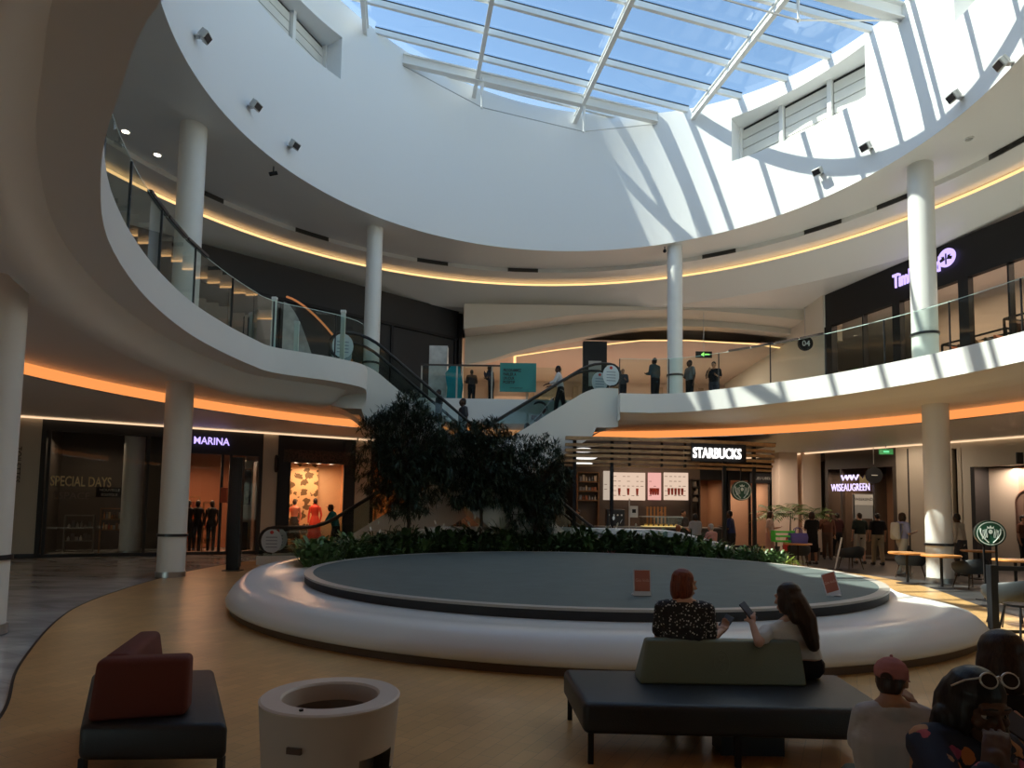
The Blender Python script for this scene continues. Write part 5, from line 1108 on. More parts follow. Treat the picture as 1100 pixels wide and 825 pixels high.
for px,Y,h,l in ((829,23.5,2.3,'potted palm with light green fronds beside the cream pillars'),(848,24.2,2.4,'potted palm between the two cream pillars'),(872,22.8,2.2,'potted palm behind the woman in black')):
    d=ray(px,550); palm(Vector((d.x/d.y*Y,Y,0)),l,h,px)
# bags and crate by the tub chair
def bag(P,sz,m,label,rz=0):
    t=thing('shopping_bag',label,'bag',tuple(P),rz); b=MB(); w,dp,h=sz; b.loft([[Vector((s*w/2*k,r*dp/2*k2,z)) for s,r in((-1,-1),(1,-1),(1,1),(-1,1))] for z,k,k2 in((0,.9,1),(h*.6,1,1),(h,.97,.6))],True,False,True); b.build('body',m,t,local=True)
    for s in (-1,1): b=MB(); b.tube([(-w*.22,s*dp*.2,h*.98),(-w*.18,s*dp*.2,h+.12),(0,s*dp*.2,h+.17),(w*.18,s*dp*.2,h+.12),(w*.22,s*dp*.2,h*.98)],.012,6); b.build('handle',m,t,local=True)
    return t
for px,py,z,sz,c,l in ((847,600,.465,(.30,.16,.3),(.60,.03,.03),'red shopping bag on the tub chair behind the planting'),(862,602,.465,(.26,.16,.34),(.75,.03,.18),'pink shopping bag right of the red one on the tub chair')):
    Pc=PZ(857,608,0); d=ray(px,590); bag(Vector((d.x/d.y*(Pc.y),Pc.y-.02,z)),sz,mat('bag_%d'%px,c,.5),l)
d=ray(858,575); 
for (px,Y,z,sz,c,l) in ((857,19.5,.75,(.5,.3,.3),(.10,.08,.30),'purple blue bag on the table behind the red bag'),):
    d=ray(px,575); bag(Vector((d.x/d.y*Y,Y,z)),sz,mat('bag_purple',c,.5),l); o=copy_tree(tb); o.location=(d.x/d.y*Y,Y,0); o['label']='round wooden cafe table holding the purple blue bag'
d=ray(841,577); Y=19.6; x=d.x/d.y*Y; g=thing('crate','bright green open crate on a black stand behind the planting','crate',(x,Y,.65)); GR=mat('bright_green_plastic',(.08,.55,.06),.4)
for sx in(-1,1): b=MB(); b.box((x+sx*.29,Y,.95),(.03,.3,.34)); b.build('side',GR,g); 
for z_ in (.80,.95,1.08): b=MB(); b.box((x,Y-.14,z_),(.58,.02,.06)); b.build('slat',GR,g)
b=MB(); b.box((x,Y,.79),(.58,.3,.02)); b.build('bottom',GR,g)
for sx in(-.2,.2): b=MB(); b.bar((x+sx,Y,0),(x+sx,Y,.78),.04); b.build('leg',BLACK,g)
# ================================================================= FOREGROUND BENCHES AND BIN
LEATH=mat('black_leather',(.014,.017,.021),.45,bump=.25,bscale=120); OLIVE=mat('olive_green_leather',(.14,.165,.115),.45,bump=.15,bscale=120); RUST=mat('rust_red_fabric',(.12,.022,.011),.75,bump=.3,bscale=160)
def slab(b,P4,z0,z1,r=.035,seg=4):
    """rounded slab with plan corners P4 (ccw)"""
    bm=bmesh.new(); vs=[bm.verts.new((p.x,p.y,z)) for z in(z0,z1) for p in P4]
    bm.faces.new(vs[3::-1]); bm.faces.new(vs[4:]); 
    for i in range(4): bm.faces.new((vs[i],vs[(i+1)%4],vs[4+(i+1)%4],vs[4+i]))
    bmesh.ops.recalc_face_normals(bm,faces=bm.faces[:]); bmesh.ops.bevel(bm,geom=bm.edges[:],offset=r,segments=seg,affect='EDGES',profile=.5); bm.verts.index_update()
    b.add([v.co.copy() for v in bm.verts],[[v.index for v in f.verts] for f in bm.faces]); bm.free()
SZ=.38
nl=PZ(627,757,SZ-.01); nr=PZ(962,765,SZ-.01); rl=PZ(605,718,SZ); rr=PZ(900,724,SZ)
g=thing('bench','long black leather bench with olive backrest, two women sitting on it','bench',tuple(((nl+rr)/2).xy.to_3d()))
b=MB(); slab(b,[nl,nr,rr,rl],SZ-.20,SZ,.045); b.build('seat',LEATH,g,smooth=50)
ctr=(nl+nr+rr+rl)/4
for p in (nl,nr,rl,rr,(nl+nr)/2.0,(rl+rr)/2):
    q=p.lerp(ctr,.05); b=MB(); b.bar((q.x,q.y,0),(q.x,q.y,SZ-.19),.035); b.build('leg',BLACK,g)
b=MB(); q=nl.lerp(nr,.58).lerp(rl.lerp(rr,.58),.35); b.box((q.x,q.y,.09),(.42,.2,.18)); b.build('centre_box',BLACKM,g)
# backrest
a=PZ(687,735,SZ+.0); c=PZ(868,738,SZ); tpa=PY(695,686,a.y+.08); tpc=PY(859,688,c.y+.10)
bdir=(c-a).normalized(); bn=Vector((-bdir.y,bdir.x,0))
def br(s,t,z): return a+bdir*s+bn*t+Vector((0,0,z-SZ+.0))
Lb=(c-a).length; 
b=MB(); bm=bmesh.new(); H_=.30; ins0=(tpa-a).dot(bdir); ins1=Lb-(tpc-a).dot(bdir)
co=[br(0,0,SZ),br(Lb,0,SZ),br(Lb,.24,SZ),br(0,.24,SZ),br(ins0,.09,SZ+H_),br(Lb-ins1,.09,SZ+H_),br(Lb-ins1,.19,SZ+H_),br(ins0,.19,SZ+H_)]
vs=[bm.verts.new(v) for v in co]
for f in ((3,2,1,0),(4,5,6,7),(0,1,5,4),(1,2,6,5),(2,3,7,6),(3,0,4,7)): bm.faces.new([vs[i] for i in f])
bmesh.ops.recalc_face_normals(bm,faces=bm.faces[:]); bmesh.ops.bevel(bm,geom=bm.edges[:],offset=.022,segments=4,affect='EDGES',profile=.5); bm.verts.index_update(); b.add([v.co.copy() for v in bm.verts],[[v.index for v in f.verts] for f in bm.faces]); bm.free(); o=b.build('backrest',OLIVE,g,smooth=50); o['label']='olive green wedge shaped backrest with embossed emblem'
# embossed emblem
ec=br(Lb*.5,.045,SZ+.15)-bn*.0; en=(Vector((0,0,.09/.30))-bn).normalized(); b=MB(); eu=bdir; ev=Vector((bn.x*.3,bn.y*.3,1)).normalized()
b.tube([ec+eu*.055*math.cos(t)+ev*.085*math.sin(t) for t in [2*PI*k/28 for k in range(28)]],.003,5,closed=True)
for dz in (.032,-.03): b.tube([ec+ev*dz+eu*.022*math.cos(t)+ev*.022*math.sin(t) for t in [2*PI*k/16 for k in range(16)]],.0035,5,closed=True)
b.build('embossed_emblem',mat('olive_emboss',(.16,.18,.13),.4),o)
# rust bench, left
nl=PZ(86,779,SZ); nr=PZ(245,778,SZ); rr=PZ(230,718,SZ); rl=PZ(99,722,SZ)
g=thing('bench','black leather bench with rust red corner cushions at lower left','bench',tuple(((nl+rr)/2).xy.to_3d()))
b=MB(); slab(b,[nl,nr,rr,rl],SZ-.20,SZ,.04); b.build('seat',LEATH,g,smooth=50); ctr=(nl+nr+rr+rl)/4
for p in (nl,nr,rl,rr): q=p.lerp(ctr,.06); b=MB(); b.bar((q.x,q.y,0),(q.x,q.y,SZ-.19),.035); b.build('leg',BLACK,g)
f1=PZ(199,771,SZ); u_=(f1-nl).normalized(); n_=Vector((-u_.y,u_.x,0)); A_=nl+u_*.02+n_*.02; 
def q4(s0,s1,t0,t1): return [A_+u_*s0+n_*t0,A_+u_*s1+n_*t0,A_+u_*s1+n_*t1,A_+u_*s0+n_*t1]
Lf=(f1-nl).length
def wedge(s0,s1,t0,t1,z0,z1,sl):
    bm=bmesh.new(); lo=q4(s0,s1,t0,t1); hi=q4(s0+sl[0],s1-sl[1],t0+sl[2],t1-sl[3]); vs=[bm.verts.new((p.x,p.y,z0)) for p in lo]+[bm.verts.new((p.x,p.y,z1)) for p in hi]
    for f in ((3,2,1,0),(4,5,6,7),(0,1,5,4),(1,2,6,5),(2,3,7,6),(3,0,4,7)): bm.faces.new([vs[i] for i in f])
    bmesh.ops.recalc_face_normals(bm,faces=bm.faces[:]); bmesh.ops.bevel(bm,geom=bm.edges[:],offset=.035,segments=4,affect='EDGES',profile=.5); bm.verts.index_update(); b=MB(); b.add([v.co.copy() for v in bm.verts],[[v.index for v in f.verts] for f in bm.faces]); bm.free(); return b
topz=PY(150,709,nl.y+.1).z
o=wedge(0,Lf-.02,0,.20,SZ,topz,(.02,.0,.04,.02)).build('back_cushion',RUST,g,smooth=50); o['label']='rust red cushion along the near side'
dd=(rl-nl); o=wedge(0,.2,.19,dd.dot(n_)*.80,SZ,topz,(.02,.04,.0,.05)).build('side_cushion',RUST,g,smooth=50); o['label']='rust red cushion along the left side'
# bin
P=PZ(355.5,749,.85); P.z=0; g=thing('litter_bin','round white litter bin with open top in the foreground','bin',tuple(P)); BINW=mat('cream_bin',(.50,.45,.40),.45); rt=.268
b=MB(); n=72; rings=[]; H=.85
def rb(z): return .205+(rt-.205)*z/H
for k in range(n+1):
    a=2*PI*k/n; rings.append([P+Vector((rb(z)*math.cos(a),rb(z)*math.sin(a),z)) for z in (0,.2,.4,.5,.60,.68,.74,H)])
# side opening facing right-front
fs=[]; a0,a1=-1.02,-.10
vs=[v for r in rings for v in r]
for k in range(n):
    am=(2*PI*(k+.5)/n+PI)%(2*PI)-PI
    for j in range(7):
        zl=(0,.2,.4,.5,.60,.68,.74)[j]
        cut=a0<am<a1 and zl<(.68 if a0+.16<am<a1-.1 else .6)
        if cut: continue
        fs.append((k*8+j,(k+1)*8+j,(k+1)*8+j+1,k*8+j+1))
b.add(vs,fs); b.build('body',BINW,g,smooth=40)
b=MB(); b.lathe([(rb(H),H-.0),(rt+.002,H+.006),(.262,H+.012),(.19,H+.012),(.183,H+.004),(.178,H-.10)],tuple(P),72); b.build('top_ring',mat('cream_bin_top',(.62,.57,.52),.4),g,smooth=30)
b=MB(); b.lathe([(.15,.02),(.17,.5),(.178,H-.06),(.172,H-.06),(.15,.5),(.12,.05),(0,.05)],tuple(P),48); b.build('inner_liner',mat('grey_liner',(.23,.20,.17),.4,.4),g,smooth=40)
a=-1.78; b=MB(); c_=P+Vector((rb(.72)*math.cos(a),rb(.72)*math.sin(a),.735)); uu=Vector((-math.sin(a),math.cos(a),0)); b.bar(c_-uu*.028,c_+uu*.028,.022,.022,up=(math.cos(a),math.sin(a),0)); b.build('label_plate',mat('brown_plate',(.08,.04,.02),.4),g)
c_=P+Vector((.225*math.cos(a),.225*math.sin(a),H+.013)); b=MB(); b.cyl(c_,c_+Vector((0,0,.006)),.008,.008,10); b.build('lock',BLACK,g)
# ================================================================= PEOPLE
def sphv(c,r,n=10):
    b=MB(); b.sph(c,r,n); return b.v
def blob(name,parts,m,parent,vox=.015,smooth=3,label=None,disp=None,cut=None):
    """parts: ('c',p1,r1,p2,r2) tapered limb or ('e',centre,(rx,ry,rz),Matrix|None); fused into one skin"""
    bm=bmesh.new()
    for q in parts:
        if q[0]=='c': _,p1,r1,p2,r2=q; vs=sphv(p1,r1)+sphv(p2,r2)
        elif q[0]=='h': vs=[]; [vs.extend(sphv(p,r)) for p,r in q[1]]
        else:
            mb=MB(); mb.sph(q[1],q[2],14,q[3] if len(q)>3 else None); vs=mb.v
        nv=[bm.verts.new(v) for v in vs]; bm.verts.index_update()
        r=bmesh.ops.convex_hull(bm,input=nv); bmesh.ops.delete(bm,geom=[g for g in set(r['geom_interior']+r['geom_unused']) if isinstance(g,bmesh.types.BMVert)],context='VERTS')
    bmesh.ops.recalc_face_normals(bm,faces=bm.faces[:])
    me=bpy.data.meshes.new(name); bm.to_mesh(me); bm.free(); o=bpy.data.objects.new(name,me); COL.objects.link(o)
    md=o.modifiers.new('r','REMESH'); md.mode='VOXEL'; md.voxel_size=vox
    if smooth: s_=o.modifiers.new('s','SMOOTH'); s_.iterations=smooth; s_.factor=.5
    dg=bpy.context.evaluated_depsgraph_get(); dg.update(); me2=bpy.data.meshes.new_from_object(o.evaluated_get(dg)); me2.name=name
    o.modifiers.clear(); o.data=me2; bpy.data.meshes.remove(me)
    if cut:
        bm=bmesh.new(); bm.from_mesh(me2); bmesh.ops.delete(bm,geom=[v for v in bm.verts if cut(v.co)],context='VERTS'); bm.to_mesh(me2); bm.free()
    for p in me2.polygons: p.use_smooth=True
    me2.materials.clear(); me2.materials.append(m)
    if parent: o.parent=parent
    if label: o['label']=label
    return o
V=Vector
def skin(n,c): return mat('skin_'+n,c,.5,spec=.35)
SKL=skin('light',(.52,.30,.21)); SKM=skin('tan',(.36,.19,.115)); SKD=skin('deep',(.078,.038,.023))
def hairm(n,c):
    k='hair_'+n
    if k in MATS: return MATS[k]
    m=mat(k,c,.45,spec=.35); nt=m.node_tree; b=nt.nodes['Principled BSDF']; tc=nt.nodes.new('ShaderNodeTexCoord'); mp=nt.nodes.new('ShaderNodeMapping'); mp.inputs['Scale'].default_value=(170,170,6); w=nt.nodes.new('ShaderNodeTexNoise'); w.inputs['Scale'].default_value=1.0; w.inputs['Detail'].default_value=3; w.inputs['Distortion'].default_value=.1
    r=nt.nodes.new('ShaderNodeValToRGB'); r.color_ramp.elements[0].position=.3; r.color_ramp.elements[1].position=.75; r.color_ramp.elements[0].color=(*[v*.45 for v in c],1); r.color_ramp.elements[1].color=(*[min(1,v*1.7) for v in c],1)
    bp=nt.nodes.new('ShaderNodeBump'); bp.inputs['Strength'].default_value=.5; bp.inputs['Distance'].default_value=.0015; K=nt.links.new
    K(tc.outputs['Object'],mp.inputs[0]); K(mp.outputs[0],w.inputs['Vector']); K(w.outputs['Fac'],r.inputs['Fac']); K(r.outputs['Color'],b.inputs['Base Color']); K(w.outputs['Fac'],bp.inputs['Height']); K(bp.outputs['Normal'],b.inputs['Normal']); return m
HBK=hairm('black',(.014,.011,.010)); HBR=hairm('dark_brown',(.035,.018,.011)); HRD=hairm('copper',(.16,.032,.012)); HGR=hairm('grey',(.35,.33,.31))
def cloth(n,c,**k): return mat('cloth_'+n,c,.85,spec=.2,bump=.35,bscale=22,**k)
def hand_parts(wr,d,side,nrm,curl=.5,k=1.0,fingers=True):
    """wr wrist, d pointing direction, nrm palm facing direction, side +1/-1: which way the thumb leaves"""
    d=V(d).normalized(); nrm=(V(nrm)-d*V(nrm).dot(d)).normalized(); lat=d.cross(nrm).normalized()*side; P=[]
    for o in (-.028,-.010,.010,.028):
        P.append(('c',wr+d*.015*k+lat*o*.7*k,.014*k,wr+d*.085*k+lat*o*k,.0115*k))
    P.append(('e',wr+d*.05*k,(.03*k,.03*k,.03*k)))
    L=(.058,.072,.078,.070)
    for i,o in enumerate((-.030,-.010,.010,.030)):
        b0=wr+d*.088*k+lat*o*k; c=curl*(1.1-.1*i); d1=(d*math.cos(c)+nrm*math.sin(c)).normalized(); d2=(d*math.cos(2.1*c)+nrm*math.sin(2.1*c)).normalized()
        m1=b0+d1*L[i]*.52*k; m2=m1+d2*L[i]*.5*k; P.append(('c',b0,.0088*k,m1,.008*k)); P.append(('c',m1,.008*k,m2,.0068*k))
    t0=wr+d*.03*k+lat*.028*k; t1=t0+(d*.6+lat*.75+nrm*.3).normalized()*.038*k; t2=t1+(d*.85+lat*.1+nrm*.5).normalized()*.034*k
    P.append(('c',t0,.013*k,t1,.0105*k)); P.append(('c',t1,.0105*k,t2,.008*k)); return P
def hm(yaw,pitch,roll=0): return Matrix.Rotation(yaw,3,'Z')@Matrix.Rotation(pitch,3,'X')@Matrix.Rotation(roll,3,'Y')
def head_parts(c,M,f=1.0):
    def q(x,y,z): return c+M@V((x,y,z))*f
    P=[('e',q(0,-.012,.022),(.074*f,.092*f,.090*f),M),('e',q(0,.018,-.045),(.056*f,.068*f,.066*f),M),('c',q(0,.066,-.098),.017*f,q(0,.060,-.088),.022*f),
       ('c',q(0,.088,.012),.008*f,q(0,.108,-.026),.012*f),('c',q(-.013,.094,-.028),.008*f,q(.013,.094,-.028),.008*f),
       ('c',q(-.040,.076,.030),.012*f,q(-.012,.084,.026),.011*f),('c',q(.040,.076,.030),.012*f,q(.012,.084,.026),.011*f),
       ('e',q(-.031,.071,.0155),(.018*f,.013*f,.0065*f),M),('e',q(.031,.071,.0155),(.018*f,.013*f,.0065*f),M),('e',q(-.031,.069,-.0055),(.017*f,.012*f,.0055*f),M),('e',q(.031,.069,-.0055),(.017*f,.012*f,.0055*f),M),
       ('e',q(-.042,.058,-.022),(.022*f,.024*f,.024*f),M),('e',q(.042,.058,-.022),(.022*f,.024*f,.024*f),M),
       ('c',q(-.017,.086,-.058),.0075*f,q(.017,.086,-.058),.0075*f),('c',q(-.014,.085,-.069),.0085*f,q(.014,.085,-.069),.0085*f),
       ('e',q(-.077,-.004,-.008),(.010*f,.020*f,.031*f),M),('e',q(.077,-.004,-.008),(.010*f,.020*f,.031*f),M)]
    return P
def person(label,loc,rz,J,st,vox=.016,scale=1.0,grp=None):
    """J: joint dict in a local frame (x right, y forward, z up); st: look"""
    t=thing('person',label,'person',loc,rz,grp); t.scale=(scale,)*3
    j={k:(V(v) if isinstance(v,(tuple,list,V)) else v) for k,v in J.items()}
    M=hm(*J.get('look',(0,0,0))); hc=j['head']; nk=j['neck']; ch=j['chest']; pe=j['pel']
    sw=J.get('build',1.0)
    P=head_parts(hc,M,J.get('hs',1.0))
    P+= [('c',nk,.051*sw,hc+M@V((0,-.02,-.06)),.050)]
    ctr=(j['shL']+j['shR'])/2; sx=(j['shR']-j['shL']).normalized()
    tor=[('h',[(j['shL']*.78+ctr*.22,.062*sw),(j['shR']*.78+ctr*.22,.062*sw),(ch-sx*.085*sw,.088*sw),(ch+sx*.085*sw,.088*sw)]),
         ('h',[(ch-sx*.085*sw,.088*sw),(ch+sx*.085*sw,.088*sw),(pe-sx*.075*sw+V((0,0,.02)),.090*sw),(pe+sx*.075*sw+V((0,0,.02)),.090*sw)]),
         ('h',[(nk,.060*sw),(j['shL']*.72+ctr*.28,.055*sw),(j['shR']*.72+ctr*.28,.055*sw)])]
    P+=tor
    arms={}
    for s in 'LR':
        sh,el,wr=j['sh'+s],j['el'+s],j['wr'+s]
        P+=[('c',sh,.050*sw,el,.038*sw),('c',el,.038*sw,wr,.026)]
        hd=j.get('hd'+s,(wr-el)); P+=hand_parts(wr,hd,-1 if s=='R' else 1,j.get('hn'+s,V((0,-.2,-1)) if abs(V(hd).normalized().z)<.7 else V((0,1,0))),J.get('curl',.45))
    for s in 'LR':
        hp,kn,an=j['hip'+s],j['kn'+s],j['an'+s]; P+=[('c',hp,.086*sw,kn,.056*sw),('c',kn,.055*sw,an,.038*sw),('c',an+V((0,-.03,-.045)),.034,an+j.get('toe',V((0,.15,-.05))),.028)]
    blob_o=blob('body',P,st['skin'],t,vox)
    g=.013+vox*.35
    # top with sleeves
    T=[('h',[(p,r+g) for p,r in q[1]]) for q in tor[:2]]
    if st.get('neckline','crew')=='crew': T.append(('h',[(nk-V((0,0,.025)),.050*sw+g),(j['shL']*.72+ctr*.28,.055*sw+g),(j['shR']*.72+ctr*.28,.055*sw+g)]))
    if st.get('hem'): # shirt falls past the hips
        T.append(('h',[(pe-sx*.085*sw-V((0,0,.06)),.088*sw+g),(pe+sx*.085*sw-V((0,0,.06)),.088*sw+g),(ch,.1*sw+g)]))
    sl=st.get('sleeve',.7)   # in arm units: .7 = short, 2 = full
    for s in 'LR':
        sh,el,wr=j['sh'+s],j['el'+s],j['wr'+s]
        if sl<=1: T.append(('c',sh,.052*sw+g,sh.lerp(el,sl),.050*sw+g))
        else: T+= [('c',sh,.052*sw+g,el,.041*sw+g),('c',el,.041*sw+g,el.lerp(wr,sl-1),.032*sw+g)]
    croph=st.get('crop')
    o=blob('shirt',T,st['top'],t,vox,cut=(lambda c:(c-pe).z<croph and abs((c-pe).dot(V((0,0,1))))<.5 and (c-ctr).length>.0) if croph else None)
    if st.get('skirt'):
        T=[('h',[(pe-sx*.08,.095*sw+g),(pe+sx*.08,.095*sw+g),((j['knL']+pe)/2-sx*.03,.1+g),((j['knR']+pe)/2+sx*.03,.1+g)]),('h',[((j['knL']+pe)/2,.12+g),((j['knR']+pe)/2,.12+g),(j['knL'],.12),(j['knR'],.12)])]
    else:
        T=[('h',[(pe-sx*.078*sw,.094*sw+g),(pe+sx*.078*sw,.094*sw+g),(j['hipL'],.088*sw+g),(j['hipR'],.088*sw+g)])]
        lg=st.get('leg',2)
        for s in 'LR':
            hp,kn,an=j['hip'+s],j['kn'+s],j['an'+s]
            if lg<=1: T.append(('c',hp,.088*sw+g,hp.lerp(kn,lg),.070*sw+g))
            else: T+=[('c',hp,.088*sw+g,kn,.060*sw+g),('c',kn,.060*sw+g,kn.lerp(an,lg-1),.050*sw+g)]
    blob('skirt' if st.get('skirt') else 'trousers',T,st['bottom'],t,vox)
    for s in 'LR':
        an=j['an'+s]; blob('shoe',[('c',an+V((0,-.045,-.048)),.045,an+j.get('toe',V((0,.15,-.05))),.038),('c',an+V((0,-.03,-.02)),.046,an+V((0,-.04,-.05)),.046)],st.get('shoe',mat('dark_shoe',(.03,.03,.03),.5)),t,vox,1,cut=None)
    # hair
    f=J.get('hs',1.0)
    def q(x,y,z): return hc+M@V((x,y,z))*f
    h=st.get('hair','short'); H=[('e',q(0,-.026,.036),(.083*f,.090*f,.090*f),M)]
    if h=='short': H.append(('e',q(0,-.055,-.02),(.07*f,.055*f,.07*f),M))
    if h in('bob','long','big'): H+=[('e',q(-.062,-.012,-.035),(.034*f,.066*f,.098*f),M),('e',q(.062,-.012,-.035),(.034*f,.066*f,.098*f),M),('e',q(0,-.06,-.04),(.082*f,.052*f,.105*f),M),('e',q(0,-.02,.045),(.088*f,.096*f,.088*f),M),('e',q(0,-.040,-.015),(.093*f,.078*f,.105*f),M)]
    if h=='big': H+=[('c',q(-.085,-.03,-.05),.045,q(-.12,-.02,-.20),.042),('c',q(.085,-.03,-.05),.045,q(.10,-.03,-.20),.04),('c',q(0,-.09,-.06),.07,q(0,-.11,-.22),.06),('e',q(0,-.055,-.02),(.105*f,.08*f,.125*f),M),('e',q(-.072,-.03,-.08),(.038*f,.05*f,.10*f),M),('e',q(.072,-.03,-.08),(.038*f,.05*f,.10*f),M)]
    if h=='long':
        for p in st.get('locks',[((0,-.08,-.06),.06,(0,-.12,-.32),.045)]): H.append(('c',q(*p[0]),p[1],q(*p[2]),p[3]))
    if h!='bald': blob('hair',H,st.get('haircol',HBK),t,vox,2)
    if st.get('eyes'):
        for s in(-1,1):
            b=MB(); b.sph(q(s*.031,.0690,.005),(.0125*f,)*3,12); b.build('eye',mat('eye_white',(.30,.26,.23),.25),t,local=True,smooth=60); b=MB(); b.sph(q(s*.0305,.0795,.005),(.0055*f,.0045*f,.0058*f),10,M); b.build('iris',mat('dark_iris',(.02,.012,.008),.2),t,local=True,smooth=60)
            b=MB(); b.tube([q(s*.012,.094,.037),q(s*.03,.094,.040),q(s*.05,.080,.031)],[.0028*f,.0035*f,.002*f],6); b.build('eyebrow',st.get('haircol',HBK),t,local=True,smooth=60)
        blob('lips',[('c',q(-.016,.090,-.058),.0055*f,q(.016,.090,-.058),.0055*f),('c',q(-.012,.089,-.068),.0065*f,q(.012,.089,-.068),.0065*f)],mat('lip_'+st['skin'].name,[c*.8 for c in (.40,.13,.10)] if st['skin']!=SKD else (.11,.035,.03),.4),t,.004,1)
    return t,q,M
def stand(lean=0,armL=0,armR=0,step=.0,armout=.06,look=(0,0,0),h=1.0,build=1.0):
    J=dict(pel=(0,0,.95),chest=(0,.01+lean*.25,1.22),neck=(0,-.005+lean*.5,1.44),head=(0,.025+lean*.62,1.585),shL=(-.18*build,lean*.45,1.385),shR=(.18*build,lean*.45,1.385),hipL=(-.085,0,.90),hipR=(.085,0,.90),
      knL=(-.095,.02+step,.50),knR=(.095,.02-step,.50),anL=(-.10,-.0+step*1.6,.095),anR=(.10,-.0-step*1.6,.095),look=look,build=build)
    for s,a,sg in(('L',armL,-1),('R',armR,1)):
        sh=V(J['sh'+s])
        if a==0: J['el'+s]=sh+V((sg*armout,-.02,-.28)); J['wr'+s]=J['el'+s]+V((sg*.0,.05,-.24))
        elif a==1: J['el'+s]=sh+V((sg*.05,.03,-.27)); J['wr'+s]=J['el'+s]+V((-sg*.08,.22,.05)); J['hn'+s]=V((0,0,1))
        elif a==2: J['el'+s]=sh+V((sg*.05,.12,-.25)); J['wr'+s]=J['el'+s]+V((-sg*.03,.24,-.06)); J['hn'+s]=V((0,0,-1))
        elif a==3: J['el'+s]=sh+V((sg*.06,.10,-.25)); J['wr'+s]=J['el'+s]+V((-sg*.1,.10,.21)); J['hn'+s]=V((0,-1,0))
    return J
def sit(hs=.45,lean=0,armL=1,armR=1,look=(0,0,0),kx=.10,build=1.0):
    J=dict(pel=(0,0,hs+.10),chest=(0,.01+lean*.3,hs+.36),neck=(0,lean*.6,hs+.575),head=(0,.03+lean*.75,hs+.72),shL=(-.175*build,lean*.5,hs+.52),shR=(.175*build,lean*.5,hs+.52),hipL=(-.085,.03,hs+.085),hipR=(.085,.03,hs+.085),
      knL=(-kx,.43,hs+.07),knR=(kx,.43,hs+.07),anL=(-kx,.42,.095),anR=(kx,.42,.095),look=look,build=build)
    for s,a,sg in(('L',armL,-1),('R',armR,1)):
        sh=V(J['sh'+s])
        if a==0: J['el'+s]=sh+V((sg*.05,-.0,-.27)); J['wr'+s]=J['el'+s]+V((-sg*.02,.22,-.08)); J['hn'+s]=V((0,0,-1))
        else: J['el'+s]=sh+V((sg*.04,.05,-.26)); J['wr'+s]=J['el'+s]+V((-sg*.07,.20,.06)); J['hn'+s]=V((0,-.2,1))
    return J
def floral_cloth(name,base,cols,scale,thr):
    m=bpy.data.materials.new(name); m.use_nodes=True; nt=m.node_tree; b=nt.nodes['Principled BSDF']; K=nt.links.new; b.inputs['Roughness'].default_value=.8
    tc=nt.nodes.new('ShaderNodeTexCoord'); v=nt.nodes.new('ShaderNodeTexVoronoi'); v.inputs['Scale'].default_value=scale; n=nt.nodes.new('ShaderNodeTexNoise'); n.inputs['Scale'].default_value=scale*1.6; n.inputs['Detail'].default_value=3
    sb=nt.nodes.new('ShaderNodeMath'); sb.operation='MULTIPLY_ADD'; sb.inputs[1].default_value=.8; K(n.outputs['Fac'],sb.inputs[0]); K(v.outputs['Distance'],sb.inputs[2])
    lt=nt.nodes.new('ShaderNodeMath'); lt.operation='LESS_THAN'; lt.inputs[1].default_value=thr; K(sb.outputs[0],lt.inputs[0])
    r=nt.nodes.new('ShaderNodeValToRGB'); r.color_ramp.interpolation='CONSTANT'; e=r.color_ramp.elements; e[0].color=(*cols[0],1); e[1].position=1/len(cols); e[1].color=(*cols[min(1,len(cols)-1)],1)
    for i in range(2,len(cols)): x=e.new(i/len(cols)); x.color=(*cols[i],1)
    sp=nt.nodes.new('ShaderNodeSeparateColor'); K(v.outputs['Color'],sp.inputs[0]); K(sp.outputs[0],r.inputs['Fac'])
    mx=nt.nodes.new('ShaderNodeMix'); mx.data_type='RGBA'; mx.inputs[6].default_value=(*base,1); K(lt.outputs[0],mx.inputs[0]); K(r.outputs['Color'],mx.inputs[7]); K(mx.outputs[2],b.inputs['Base Color']); K(tc.outputs['Object'],v.inputs['Vector']); K(tc.outputs['Object'],n.inputs['Vector']); return m
def phone(c,M,label,w=.075,h=.155):
    t=thing('phone',label,'phone',tuple(c)); b=MB(); b.rbox((0,0,0),(w,.009,h),.004,None); b.v=[M@v for v in b.v]; b.build('body',mat('phone_case',(.03,.035,.045),.3),t,local=True)
    b=MB(); b.box((0,-.006,0),(w*.9,.002,h*.93)); b.v=[M@v for v in b.v]; b.build('screen',mat('phone_screen',(.12,.14,.18),.1),t,local=True); return t
def at(px,py,Y): return PY(px,py,Y)
# ---------------------------------------------------------------- foreground: two women on the bench
# woman 1, patterned blouse
hp=at(738,628,4.86); k1=.90; hs=.38/k1
J=sit(hs,.02,1,1,look=(-1.2,-.12,0),build=.98); J['head']=(0.0,.03,(hp.z)/k1); J['neck']=(0,-.01,J['head'][2]-.14); J['shL']=(-.18,.0,J['head'][2]-.20); J['shR']=(.18,.0,J['head'][2]-.20); J['chest']=(0,-.0,J['head'][2]-.37)
sh=V(J['shR']); J['elR']=sh+V((.03,.04,-.26)); J['wrR']=J['elR']+V((.10,.19,.05)); J['hnR']=V((0,-.3,1)); J['hdR']=V((.4,.8,.35)); sh=V(J['shL']); J['elL']=sh+V((-.03,.05,-.25)); J['wrL']=J['elL']+V((.2,.2,.02)); J['hnL']=V((0,0,1)); J['curl']=.65
BLO=floral_cloth('black_white_print_cloth',(.018,.018,.02),[(.62,.60,.57),(.5,.48,.46)],42,.66)
W1,q1_,M1=person('person with copper bob and black and white patterned blouse sitting on the bench',(hp.x-.02,4.86,0),-.22,J,dict(skin=SKL,top=BLO,bottom=cloth('black',(.015,.015,.017)),hair='bob',haircol=HRD,sleeve=.75,hem=True,eyes=True),.008,k1)
